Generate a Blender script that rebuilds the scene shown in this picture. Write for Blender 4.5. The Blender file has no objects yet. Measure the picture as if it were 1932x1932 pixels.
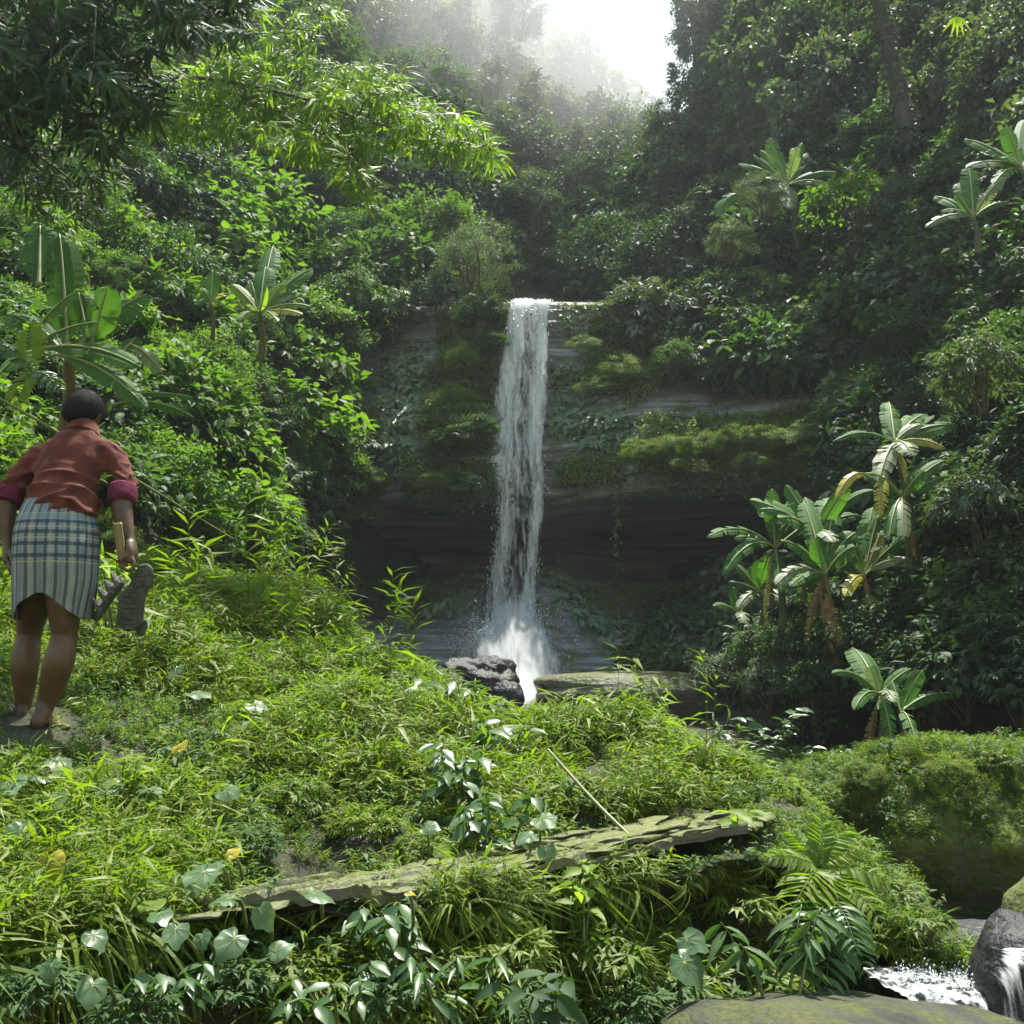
import bpy, math, random
import numpy as np
from mathutils import Vector, Matrix

scene = bpy.context.scene
C = scene.collection

# ------------------------------------------------------------------ camera
CAM = np.array([0.0, 0.0, 1.6])
PITCH = math.radians(8.0)
HALF = math.tan(math.radians(25.0))
cam_data = bpy.data.cameras.new('camera')
cam_data.sensor_width = 36.0
cam_data.lens = 18.0 / HALF
cam_data.clip_start = 0.05
cam_data.clip_end = 600.0
cam = bpy.data.objects.new('camera', cam_data)
C.objects.link(cam)
cam.location = CAM
cam.rotation_euler = (math.radians(90) + PITCH, 0, 0)
scene.camera = cam

# ------------------------------------------------------------------ sky, sun, exposure
SUN_EL, SUN_AZ = math.radians(69.0), math.radians(20.0)      # azimuth measured from straight ahead (+Y) towards +X
world = bpy.data.worlds.new('World')
scene.world = world
world.use_nodes = True
wn = world.node_tree.nodes
wn.clear()
w_out = wn.new('ShaderNodeOutputWorld')
w_bg = wn.new('ShaderNodeBackground')
w_sky = wn.new('ShaderNodeTexSky')
w_sky.sky_type = 'NISHITA'
w_sky.sun_disc = False
w_sky.sun_elevation = SUN_EL
w_sky.sun_rotation = SUN_AZ
w_sky.air_density = 3.0
w_sky.dust_density = 1.0
w_sky.ozone_density = 2.0
w_bg.inputs['Strength'].default_value = 0.088
world.node_tree.links.new(w_sky.outputs[0], w_bg.inputs[0])
world.node_tree.links.new(w_bg.outputs[0], w_out.inputs[0])

sun_data = bpy.data.lights.new('sun', 'SUN')
sun_data.energy = 4.8
sun_data.angle = math.radians(0.5)
sun_data.color = (1.0, 0.96, 0.88)
sun = bpy.data.objects.new('sun', sun_data)
C.objects.link(sun)
sun_dir = Vector((math.sin(SUN_AZ) * math.cos(SUN_EL), math.cos(SUN_AZ) * math.cos(SUN_EL), math.sin(SUN_EL)))
sun.rotation_euler = sun_dir.to_track_quat('Z', 'Y').to_euler()
sun.location = (12, 14, 40)

vs = scene.view_settings
vs.view_transform = 'Standard'
vs.look = 'None'
vs.gamma = 1.0
vs.exposure = 1.5
vs.use_curve_mapping = False

cy = scene.cycles
cy.max_bounces = 4
cy.diffuse_bounces = 1
cy.glossy_bounces = 2
cy.transmission_bounces = 2
cy.transparent_max_bounces = 12
cy.volume_bounces = 0
cy.use_denoising = True
cy.sample_clamp_indirect = 6.0

# ------------------------------------------------------------------ helpers
R0 = np.random.RandomState(7)

def at(px, py, Y):
    """Point of the place seen at (px, py) of a 1932 px wide view, Y metres ahead of the camera."""
    tx = (np.asarray(px, float) - 966.0) / 966.0 * HALF
    ty = (966.0 - np.asarray(py, float)) / 966.0 * HALF
    dy = math.cos(PITCH) - math.sin(PITCH) * ty
    dz = math.sin(PITCH) + math.cos(PITCH) * ty
    k = np.asarray(Y, float) / dy
    return np.stack(np.broadcast_arrays(tx * k, np.asarray(Y, float) + 0 * k, CAM[2] + dz * k), -1)

def mpp(Y):
    return Y * 2 * HALF / 1932.0          # metres per pixel at distance Y

def _hash(ix, iy, iz):
    h = (ix * 374761393 + iy * 668265263 + iz * 2147483647 + 1013904223) & 0xFFFFFFFF
    h = ((h ^ (h >> 13)) * 1274126177) & 0xFFFFFFFF
    h = (h ^ (h >> 16)) & 0xFFFF
    return h / 32767.5 - 1.0

def vnoise(P):
    P = np.asarray(P, float)
    i = np.floor(P).astype(np.int64)
    f = P - i
    u = f * f * (3 - 2 * f)
    r = 0
    for dx in (0, 1):
        wx = u[..., 0] if dx else 1 - u[..., 0]
        for dy in (0, 1):
            wy = u[..., 1] if dy else 1 - u[..., 1]
            for dz in (0, 1):
                wz = u[..., 2] if dz else 1 - u[..., 2]
                r = r + wx * wy * wz * _hash(i[..., 0] + dx, i[..., 1] + dy, i[..., 2] + dz)
    return r

def fbm(P, oct=4):
    P = np.asarray(P, float)
    r, a = 0, 0.5
    for k in range(oct):
        r = r + a * vnoise(P * (2.03 ** k) + 17.3 * k)
        a *= 0.5
    return r

def unit(v):
    v = np.asarray(v, float)
    return v / (np.linalg.norm(v, axis=-1, keepdims=True) + 1e-9)

class MB:
    """Collects vertices and faces (triangles or quads) for one mesh."""
    def __init__(self):
        self.V, self.T, self.Q, self.tint, self.uv = [], [], [], [], []
        self.mt, self.mq = [], []
        self.n = 0
    def add(self, V, T=None, Q=None, tint=0.0, uv=None, mat=0):
        V = np.asarray(V, float).reshape(-1, 3)
        self.V.append(V)
        if T is not None and len(T):
            T = np.asarray(T, np.int64).reshape(-1, 3)
            self.T.append(T + self.n); self.mt.append(np.full(len(T), mat, np.int32))
        if Q is not None and len(Q):
            Q = np.asarray(Q, np.int64).reshape(-1, 4)
            self.Q.append(Q + self.n); self.mq.append(np.full(len(Q), mat, np.int32))
        t = np.asarray(tint, float)
        self.tint.append(np.full(len(V), float(t)) if t.ndim == 0 else t.reshape(-1))
        self.uv.append(np.zeros((len(V), 2)) if uv is None else np.asarray(uv, float).reshape(-1, 2))
        self.n += len(V)
        return self
    def mesh(self, name, mats, smooth=True):
        me = bpy.data.meshes.new(name)
        V = np.concatenate(self.V) if self.V else np.zeros((0, 3))
        T = np.concatenate(self.T) if self.T else np.zeros((0, 3), np.int64)
        Q = np.concatenate(self.Q) if self.Q else np.zeros((0, 4), np.int64)
        nt, nq = len(T), len(Q)
        me.vertices.add(len(V)); me.vertices.foreach_set('co', V.astype(np.float32).ravel())
        me.loops.add(nt * 3 + nq * 4)
        li = np.concatenate([T.ravel(), Q.ravel()]).astype(np.int32)
        me.loops.foreach_set('vertex_index', li)
        me.polygons.add(nt + nq)
        ls = np.concatenate([np.arange(nt) * 3, nt * 3 + np.arange(nq) * 4]).astype(np.int32)
        me.polygons.foreach_set('loop_start', ls)
        mi = np.concatenate([np.concatenate(self.mt) if self.mt else np.zeros(0, np.int32), np.concatenate(self.mq) if self.mq else np.zeros(0, np.int32)]).astype(np.int32)
        me.polygons.foreach_set('material_index', mi)
        me.polygons.foreach_set('use_smooth', np.full(nt + nq, bool(smooth)))
        a = me.attributes.new('tint', 'FLOAT', 'POINT')
        a.data.foreach_set('value', np.concatenate(self.tint).astype(np.float32))
        uvl = me.uv_layers.new(name='UVMap')
        UV = np.concatenate(self.uv)[li]
        uvl.data.foreach_set('uv', UV.astype(np.float32).ravel())
        for m in (mats if isinstance(mats, (list, tuple)) else [mats]):
            me.materials.append(m)
        me.update(calc_edges=True)
        me.validate()
        return me

def link(name, me, parent=None):
    o = bpy.data.objects.new(name, me)
    C.objects.link(o)
    if parent is not None:
        o.parent = parent
    return o

def obj(name, mb, mats, parent=None, smooth=True):
    return link(name, mb.mesh(name, mats, smooth), parent)

def tag(o, label=None, cat=None, group=None, kind=None):
    if label: o['label'] = label
    if cat: o['category'] = cat
    if group: o['group'] = group
    if kind: o['kind'] = kind
    return o

def thing(name, loc, label, cat, group=None, rotz=0.0):
    o = bpy.data.objects.new(name, None)
    o.empty_display_size = 0.1
    C.objects.link(o)
    o.location = tuple(float(c) for c in loc)
    o.rotation_euler = (0, 0, rotz)
    return tag(o, label, cat, group)

def structure(name, mb, mats, label=None, smooth=True):
    return tag(obj(name, mb, mats, None, smooth), label, None, None, 'structure')

def frames(path):
    path = np.asarray(path, float)
    t = unit(np.gradient(path, axis=0))
    ref = np.array([0, 1.0, 0])
    if np.abs(t @ ref).max() > 0.95:
        ref = np.array([1.0, 0, 0.2])
    b = unit(ref - (t @ ref)[:, None] * t)
    s = np.cross(t, b)
    return t, s, b

def tube(mb, path, ra, rb=None, seg=8, tint=0.0, mat=0, cap=True, p=1.0):
    """Tube along a path; ra = radius across, rb = radius in depth."""
    path = np.asarray(path, float)
    n = len(path)
    ra = np.broadcast_to(np.asarray(ra, float), (n,))
    rb = ra if rb is None else np.broadcast_to(np.asarray(rb, float), (n,))
    t, s, b = frames(path)
    th = np.arange(seg) * 2 * math.pi / seg
    c, sn = np.cos(th), np.sin(th)
    if p != 1.0:
        c = np.sign(c) * np.abs(c) ** p; sn = np.sign(sn) * np.abs(sn) ** p
    V = path[:, None, :] + (ra[:, None] * c[None])[..., None] * s[:, None, :] + (rb[:, None] * sn[None])[..., None] * b[:, None, :]
    i = np.arange(n - 1)[:, None] * seg; j = np.arange(seg)[None]; k = (j + 1) % seg
    Q = np.stack([i + j, i + k, i + seg + k, i + seg + j], -1).reshape(-1, 4)
    V = V.reshape(-1, 3)
    uv = np.stack([np.tile(np.arange(seg) / seg, n), np.repeat(np.linspace(0, 1, n), seg)], -1)
    T = None
    if cap:
        V = np.vstack([V, path[0], path[-1]])
        uv = np.vstack([uv, [0.5, 0], [0.5, 1]])
        a = n * seg
        jj = np.arange(seg); kk = (jj + 1) % seg
        T = np.vstack([np.stack([kk, jj, np.full(seg, a)], -1), np.stack([(n - 1) * seg + jj, (n - 1) * seg + kk, np.full(seg, a + 1)], -1)])
    mb.add(V, T=T, Q=Q, tint=tint, uv=uv, mat=mat)
    return mb

def cat_rom(P, n):
    """Smooth curve through control rows P (k,d), n samples."""
    P = np.asarray(P, float)
    k = len(P)
    x = np.linspace(0, k - 1, n)
    i = np.clip(np.floor(x).astype(int), 0, k - 2)
    f = (x - i)[:, None]
    g = lambda q: P[np.clip(q, 0, k - 1)]
    p0, p1, p2, p3 = g(i - 1), g(i), g(i + 1), g(i + 2)
    return 0.5 * (2 * p1 + (p2 - p0) * f + (2 * p0 - 5 * p1 + 4 * p2 - p3) * f ** 2 + (3 * p1 - p0 - 3 * p2 + p3) * f ** 3)

def loft(ctrl, nu, nv):
    """ctrl[u][v] = (px, py, Y) -> dense (nu, nv, 3) grid of the same triples."""
    ctrl = np.asarray(ctrl, float)
    a = np.stack([cat_rom(c, nv) for c in ctrl])                 # (U, nv, 3)
    return np.stack([cat_rom(a[:, j], nu) for j in range(nv)], 1)  # (nu, nv, 3)

def grid_faces(nu, nv, flip=False):
    i = np.arange(nu - 1)[:, None] * nv; j = np.arange(nv - 1)[None]
    a = [i + j, i + nv + j, i + nv + j + 1, i + j + 1]
    if flip: a = a[::-1]
    return np.stack(a, -1).reshape(-1, 4)

class Sheet:
    """A lofted piece of terrain: can be asked for the point (and normal) behind a pixel."""
    def __init__(self, ctrl, nu, nv, disp=None):
        G = loft(ctrl, nu, nv)
        self.P = at(G[..., 0], G[..., 1], G[..., 2])
        if disp is not None:
            self.P = self.P + disp(self.P, G)
        du = np.gradient(self.P, axis=0); dv = np.gradient(self.P, axis=1)
        N = unit(np.cross(du, dv))
        flip = (N * (CAM - self.P)).sum(-1) < 0
        N[flip] *= -1
        self.N, self.G, self.nu, self.nv = N, G, nu, nv
        st = 6
        self.x0, self.y0 = -1300, -700
        W, H = (3400 + 1300) // st, (2800 + 700) // st
        self.map = np.full((H, W), -1, np.int64)
        gx = ((G[..., 0] - self.x0) / st).astype(int).ravel(); gy = ((G[..., 1] - self.y0) / st).astype(int).ravel()
        ok = (gx >= 0) & (gx < W) & (gy >= 0) & (gy < H)
        idx = np.arange(nu * nv)
        order = np.argsort(-self.P[..., 1].ravel()[ok])       # nearest wins
        self.map[gy[ok][order], gx[ok][order]] = idx[ok][order]
        for _ in range(60):
            m = self.map < 0
            if not m.any(): break
            new = self.map.copy()
            for s_, ax in ((1, 0), (-1, 0), (1, 1), (-1, 1)):
                r = np.roll(self.map, s_, ax)
                new = np.where((new < 0) & (r >= 0), r, new)
            self.map = new
        self.st = st
    def look(self, px, py):
        px = np.asarray(px, float); py = np.asarray(py, float)
        gx = np.clip(((px - self.x0) / self.st).astype(int), 0, self.map.shape[1] - 1)
        gy = np.clip(((py - self.y0) / self.st).astype(int), 0, self.map.shape[0] - 1)
        k = self.map[gy, gx]
        return self.P.reshape(-1, 3)[k], self.N.reshape(-1, 3)[k]
    def on(self, px, py):
        """Exact pixel, depth of the sheet there."""
        p, n = self.look(px, py)
        return at(px, py, p[..., 1]), n

def in_poly(px, py, poly):
    poly = np.asarray(poly, float)
    c = np.zeros(px.shape, bool)
    j = len(poly) - 1
    for i in range(len(poly)):
        xi, yi = poly[i]; xj, yj = poly[j]
        c ^= ((yi > py) != (yj > py)) & (px < (xj - xi) * (py - yi) / (yj - yi + 1e-9) + xi)
        j = i
    return c

def poly_points(poly, n, rng):
    poly = np.asarray(poly, float)
    lo, hi = poly.min(0), poly.max(0)
    out = np.zeros((0, 2))
    while len(out) < n:
        q = lo + rng.rand(n * 3, 2) * (hi - lo)
        out = np.vstack([out, q[in_poly(q[:, 0], q[:, 1], poly)]])
    return out[:n, 0], out[:n, 1]

# ------------------------------------------------------------------ materials
def nmat(name):
    m = bpy.data.materials.new(name)
    m.use_nodes = True
    nt = m.node_tree
    nt.nodes.clear()
    return m, nt, nt.nodes, nt.links

def ramp(N, L, src, stops):
    r = N.new('ShaderNodeValToRGB')
    el = r.color_ramp.elements
    while len(el) < len(stops): el.new(0.5)
    for e, (p, c) in zip(el, stops):
        e.position = p; e.color = (*c, 1) if len(c) == 3 else c
    L.new(src, r.inputs[0])
    return r

def leaf_mat(name, col, col2, trans=0.35, rough=0.42, spec=0.5, yellow=None):
    """Leaf: two-tone albedo varied per leaf and per plant, light passing through the blade."""
    m, nt, N, L = nmat(name)
    out = N.new('ShaderNodeOutputMaterial')
    at_ = N.new('ShaderNodeAttribute'); at_.attribute_name = 'tint'
    oi = N.new('ShaderNodeObjectInfo')
    add = N.new('ShaderNodeMath'); add.operation = 'MULTIPLY_ADD'
    L.new(oi.outputs['Random'], add.inputs[0]); add.inputs[1].default_value = 0.4
    L.new(at_.outputs['Fac'], add.inputs[2])
    stops = [(0.0, col), (0.9, col2)]
    if yellow: stops = [(0.0, col), (0.86, col2), (0.97, col2), (1.0, yellow)]
    r = ramp(N, L, add.outputs[0], stops)
    tr_c = N.new('ShaderNodeMixRGB'); tr_c.blend_type = 'MULTIPLY'; tr_c.inputs[0].default_value = 1.0
    L.new(r.outputs[0], tr_c.inputs[1]); tr_c.inputs[2].default_value = (1.5, 1.75, 0.48, 1)
    pb = N.new('ShaderNodeBsdfPrincipled')
    L.new(r.outputs[0], pb.inputs['Base Color'])
    pb.inputs['Roughness'].default_value = rough
    pb.inputs['Specular IOR Level'].default_value = spec
    tb = N.new('ShaderNodeBsdfTranslucent')
    L.new(tr_c.outputs[0], tb.inputs['Color'])
    mx = N.new('ShaderNodeMixShader'); mx.inputs[0].default_value = trans
    L.new(pb.outputs[0], mx.inputs[1]); L.new(tb.outputs[0], mx.inputs[2])
    L.new(mx.outputs[0], out.inputs['Surface'])
    return m

def simple_mat(name, col, rough=0.7, col2=None, scale=20.0, spec=0.3, bump=0.0, stretch=(1, 1, 1), detail=5.0, bscale=None):
    m, nt, N, L = nmat(name)
    out = N.new('ShaderNodeOutputMaterial')
    pb = N.new('ShaderNodeBsdfPrincipled')
    pb.inputs['Roughness'].default_value = rough
    pb.inputs['Specular IOR Level'].default_value = spec
    tc = N.new('ShaderNodeTexCoord')
    mp = N.new('ShaderNodeMapping'); mp.inputs['Scale'].default_value = stretch
    L.new(tc.outputs['Object'], mp.inputs[0])
    nz = N.new('ShaderNodeTexNoise'); nz.inputs['Scale'].default_value = scale; nz.inputs['Detail'].default_value = detail
    L.new(mp.outputs[0], nz.inputs['Vector'])
    r = ramp(N, L, nz.outputs['Fac'], [(0.35, col), (0.65, col2 or col)])
    L.new(r.outputs[0], pb.inputs['Base Color'])
    if bump:
        bp = N.new('ShaderNodeBump'); bp.inputs['Strength'].default_value = bump; bp.inputs['Distance'].default_value = 0.02
        n2 = nz
        if bscale:
            n2 = N.new('ShaderNodeTexNoise'); n2.inputs['Scale'].default_value = bscale; n2.inputs['Detail'].default_value = 6
            L.new(mp.outputs[0], n2.inputs['Vector'])
        L.new(n2.outputs['Fac'], bp.inputs['Height']); L.new(bp.outputs[0], pb.inputs['Normal'])
    L.new(pb.outputs[0], out.inputs['Surface'])
    return m

def rock_mat(name, cols, moss, moss_amt=0.5, scale=1.0, strata=6.0, rough=0.6, moss_up=0.5, bump=0.6):
    """Layered rock: bands along z, blotches, moss where noise and upward faces meet."""
    m, nt, N, L = nmat(name)
    out = N.new('ShaderNodeOutputMaterial')
    pb = N.new('ShaderNodeBsdfPrincipled'); pb.inputs['Roughness'].default_value = rough; pb.inputs['Specular IOR Level'].default_value = 0.25
    tc = N.new('ShaderNodeTexCoord')
    mp = N.new('ShaderNodeMapping'); mp.inputs['Scale'].default_value = (0.35 * scale, 0.35 * scale, strata * scale)
    L.new(tc.outputs['Object'], mp.inputs[0])
    n1 = N.new('ShaderNodeTexNoise'); n1.inputs['Scale'].default_value = 1.6; n1.inputs['Detail'].default_value = 8; n1.inputs['Distortion'].default_value = 0.4
    L.new(mp.outputs[0], n1.inputs['Vector'])
    r = ramp(N, L, n1.outputs['Fac'], [(0.25, cols[0]), (0.5, cols[1]), (0.75, cols[2])])
    n2 = N.new('ShaderNodeTexNoise'); n2.inputs['Scale'].default_value = 1.7 * scale; n2.inputs['Detail'].default_value = 7; n2.inputs['Roughness'].default_value = 0.65
    L.new(tc.outputs['Object'], n2.inputs['Vector'])
    ge = N.new('ShaderNodeNewGeometry')
    sx = N.new('ShaderNodeSeparateXYZ'); L.new(ge.outputs['Normal'], sx.inputs[0])
    ma = N.new('ShaderNodeMath'); ma.operation = 'MULTIPLY_ADD'
    L.new(sx.outputs['Z'], ma.inputs[0]); ma.inputs[1].default_value = moss_up * 0.35; L.new(n2.outputs['Fac'], ma.inputs[2])
    th = 1.0 - moss_amt * 0.75
    r2 = ramp(N, L, ma.outputs[0], [(max(th - 0.1, 0.0), (0, 0, 0)), (min(th + 0.08, 1.0), (1, 1, 1))])
    n3 = N.new('ShaderNodeTexNoise'); n3.inputs['Scale'].default_value = 14 * scale; n3.inputs['Detail'].default_value = 6
    L.new(tc.outputs['Object'], n3.inputs['Vector'])
    r3 = ramp(N, L, n3.outputs['Fac'], [(0.3, moss[0]), (0.7, moss[1])])
    mx = N.new('ShaderNodeMixRGB'); L.new(r2.outputs[0], mx.inputs[0]); L.new(r.outputs[0], mx.inputs[1]); L.new(r3.outputs[0], mx.inputs[2])
    L.new(mx.outputs[0], pb.inputs['Base Color'])
    ad = N.new('ShaderNodeMath'); ad.operation = 'ADD'; L.new(n1.outputs['Fac'], ad.inputs[0]); L.new(n3.outputs['Fac'], ad.inputs[1])
    bp = N.new('ShaderNodeBump'); bp.inputs['Strength'].default_value = bump; bp.inputs['Distance'].default_value = 0.05 / scale
    L.new(ad.outputs[0], bp.inputs['Height']); L.new(bp.outputs[0], pb.inputs['Normal'])
    L.new(pb.outputs[0], out.inputs['Surface'])
    return m

M = {}
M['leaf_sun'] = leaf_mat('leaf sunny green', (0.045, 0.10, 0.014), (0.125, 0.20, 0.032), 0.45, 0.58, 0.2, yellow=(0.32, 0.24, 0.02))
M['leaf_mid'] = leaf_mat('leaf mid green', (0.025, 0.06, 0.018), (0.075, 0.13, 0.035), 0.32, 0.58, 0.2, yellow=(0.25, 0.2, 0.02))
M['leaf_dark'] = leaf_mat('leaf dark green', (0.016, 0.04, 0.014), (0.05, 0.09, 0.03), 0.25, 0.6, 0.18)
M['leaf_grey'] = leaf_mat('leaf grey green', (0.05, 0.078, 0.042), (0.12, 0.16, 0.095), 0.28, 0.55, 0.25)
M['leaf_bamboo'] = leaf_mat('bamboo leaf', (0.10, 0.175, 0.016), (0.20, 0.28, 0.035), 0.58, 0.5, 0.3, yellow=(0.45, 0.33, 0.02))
M['leaf_grass'] = leaf_mat('grass leaf', (0.058, 0.106, 0.012), (0.165, 0.218, 0.024), 0.45, 0.5, 0.25, yellow=(0.32, 0.26, 0.06))
M['leaf_glossy'] = leaf_mat('glossy leaf', (0.03, 0.075, 0.02), (0.07, 0.13, 0.035), 0.3, 0.38, 0.4)
M['leaf_taro'] = leaf_mat('taro leaf', (0.06, 0.115, 0.045), (0.105, 0.17, 0.075), 0.34, 0.4, 0.4)
M['leaf_yellow'] = leaf_mat('yellowed leaf', (0.34, 0.28, 0.02), (0.42, 0.34, 0.03), 0.4, 0.4)
M['leaf_banana'] = leaf_mat('banana leaf', (0.036, 0.10, 0.018), (0.08, 0.175, 0.032), 0.42, 0.6, 0.18)
M['leaf_banana_pale'] = leaf_mat('banana leaf pale underside', (0.12, 0.16, 0.08), (0.18, 0.22, 0.12), 0.35, 0.5, 0.3)
M['leaf_moss'] = leaf_mat('cliff moss frond', (0.075, 0.12, 0.028), (0.15, 0.20, 0.05), 0.3, 0.55, 0.25)
M['leaf_vine'] = leaf_mat('creeper leaf', (0.09, 0.145, 0.07), (0.155, 0.22, 0.11), 0.28, 0.4)
M['midrib'] = simple_mat('leaf midrib', (0.16, 0.2, 0.06), 0.5, (0.2, 0.22, 0.08), 8)
M['dry'] = simple_mat('dry banana leaf', (0.2, 0.13, 0.035), 0.8, (0.09, 0.06, 0.02), 14)
M['stem'] = simple_mat('shrub stem', (0.05, 0.045, 0.025), 0.8, (0.09, 0.075, 0.04), 9)
M['bark'] = simple_mat('tree bark', (0.05, 0.045, 0.035), 0.85, (0.11, 0.095, 0.075), 6, bump=0.6, stretch=(1, 1, 0.3))
M['culm'] = simple_mat('bamboo culm', (0.09, 0.11, 0.035), 0.5, (0.16, 0.155, 0.06), 5, stretch=(1, 1, 4))
M['green_stem'] = simple_mat('green stem', (0.07, 0.11, 0.03), 0.5, (0.11, 0.15, 0.05), 9)
M['banana_stem'] = simple_mat('banana stem', (0.045, 0.06, 0.02), 0.6, (0.11, 0.09, 0.03), 5, stretch=(1, 1, 0.4))
M['soil'] = simple_mat('dark wet soil', (0.018, 0.016, 0.01), 0.9, (0.04, 0.04, 0.02), 6, bump=0.5)
M['hill'] = simple_mat('leaf litter slope', (0.012, 0.018, 0.007), 0.95, (0.03, 0.04, 0.014), 3, bump=0.5)
M['cliff'] = rock_mat('layered cliff rock', ((0.03, 0.032, 0.034), (0.15, 0.157, 0.16), (0.31, 0.318, 0.32)), ((0.03, 0.04, 0.008), (0.10, 0.10, 0.018)), 0.42, 1.0, 9.0, 0.5, 0.5, 1.0)
M['mossrock'] = rock_mat('mossy boulder rock', ((0.06, 0.06, 0.045), (0.12, 0.12, 0.085), (0.2, 0.19, 0.13)), ((0.04, 0.06, 0.01), (0.10, 0.12, 0.022)), 0.8, 1.6, 2.0, 0.85, 0.2, 1.0)
M['flatrock'] = rock_mat('pale flat river rock', ((0.014, 0.014, 0.011), (0.036, 0.036, 0.028), (0.066, 0.065, 0.052)), ((0.03, 0.04, 0.008), (0.075, 0.075, 0.02)), 0.62, 3.0, 1.2, 0.75, 0.1, 1.0)
M['algae'] = rock_mat('layered rock with algae', ((0.03, 0.03, 0.022), (0.11, 0.108, 0.075), (0.2, 0.19, 0.14)), ((0.04, 0.055, 0.01), (0.11, 0.11, 0.025)), 0.5, 1.0, 7.0, 0.6, 0.5, 1.0)
M['ledge'] = rock_mat('pale layered ledge rock', ((0.04, 0.036, 0.025), (0.12, 0.112, 0.088), (0.2, 0.19, 0.155)), ((0.05, 0.07, 0.014), (0.13, 0.13, 0.035)), 0.6, 2.5, 3.0, 0.55)
M['wetrock'] = rock_mat('wet stream rock', ((0.008, 0.009, 0.01), (0.024, 0.024, 0.025), (0.05, 0.05, 0.05)), ((0.03, 0.05, 0.01), (0.08, 0.1, 0.02)), 0.3, 2.0, 3.0, 0.5, 0.5, 1.0)
# ------------------------------------------------------------------ ground, hillside, cliff
gx = np.linspace(-34, 34, 90); gy = np.linspace(-12, 30, 70)
GX, GY = np.meshgrid(gx, gy, indexing='ij')
GZ = np.interp(GY, [-12, 2, 4.5, 6, 8, 12, 18, 22, 30], [-0.3, -0.1, 0.2, 0.2, 0.0, 0.35, 0.75, 0.9, 1.0])
GZ = GZ + 0.12 * fbm(np.stack([GX * 0.6, GY * 0.6, GX * 0], -1), 3)
mb = MB(); mb.add(np.stack([GX, GY, GZ], -1), Q=grid_faces(90, 70))
structure('ground', mb, M['soil'])

cols = [-900, -300, 0, 300, 600, 800, 950, 1050, 1150, 1300, 1500, 1700, 1932, 2300, 2900]
tab = [
 (1420, [7.2, 7.6, 8.2, 10.5, 19, 22.6, 24.2, 24.4, 24.4, 22, 17.5, 14.6, 12.6, 10, 7.8]),
 (1345, [7.0, 7.5, 8.0, 10.0, 19, 22.5, 24.0, 24.2, 24.2, 21.6, 16.8, 14.0, 12.2, 9.6, 7.4]),
 (1310, [7.0, 7.5, 8.0, 10.0, 19, 22.5, 24.0, 24.0, 24.0, 21, 15.0, 12.6, 11.0, 8.6, 6.8]),
 (1150, [7.5, 8.0, 8.6, 11.0, 19.5, 23.5, 25.0, 25.0, 25.0, 23, 18.0, 14.5, 11.6, 9.5, 7.5]),
 (1000, [8.0, 8.6, 9.5, 12.5, 20, 24.5, 26.0, 26.0, 26.0, 25, 21, 16.0, 12.4, 10, 8]),
 (900,  [8.4, 9.2, 10.2, 13.5, 20.5, 24.5, 26, 26, 26, 25, 22, 17, 13.2, 10.5, 8.4]),
 (750,  [9, 10, 11.5, 15, 21.5, 24.5, 26, 26, 26, 25, 22.5, 18, 14, 11, 9]),
 (600,  [10, 11.2, 13, 17, 23, 25, 26, 26.5, 26.5, 26, 23.5, 19, 15, 12, 10]),
 (540,  [10.5, 12, 14, 18.5, 24.5, 26.5, 29, 32, 31, 27, 24, 20, 15.6, 12.5, 10.5]),
 (400,  [12, 13.5, 16, 21.5, 28, 31, 35, 38, 36, 30, 25.5, 21.5, 17, 13.5, 11.5]),
 (250,  [14, 16, 19, 25, 32, 37, 42, 46, 43, 34, 27.5, 23.5, 18.5, 15, 13]),
 (100,  [17, 19, 22, 29, 37, 45, 52, 57, 55, 37, 30, 26, 20.5, 17, 15]),
 (-50,  [20, 22.5, 26, 33, 43, 52, 60, 66, 66, 42, 33, 29, 23, 19.5, 17.5]),
 (-250, [25, 28, 32, 40, 52, 62, 72, 80, 80, 50, 38, 34, 28, 24, 22]),
]
ctrl = [[(c, r[0], r[1][i]) for r in tab] for i, c in enumerate(cols)]
def hill_disp(P, G):
    d = np.zeros_like(P)
    d[..., 1] = 0.5 * fbm(P * 0.35, 4) * np.clip(P[..., 1] / 20, 0.3, 1.5)
    return d
hill = Sheet(ctrl, 170, 150, hill_disp)
def skyline(px):
    return 42 + np.interp(px, [960, 1000, 1060, 1120, 1180, 1230, 1268, 1310, 1316, 1340], [-260, 40, 90, 130, 170, 200, 215, 225, -260, -260])
Q = grid_faces(hill.nu, hill.nv)
cen = hill.G.reshape(-1, 3)[Q].mean(1)
Q = Q[cen[:, 1] > skyline(cen[:, 0])]
mb = MB(); mb.add(hill.P, Q=Q)
structure('hillside', mb, M['hill'])

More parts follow.
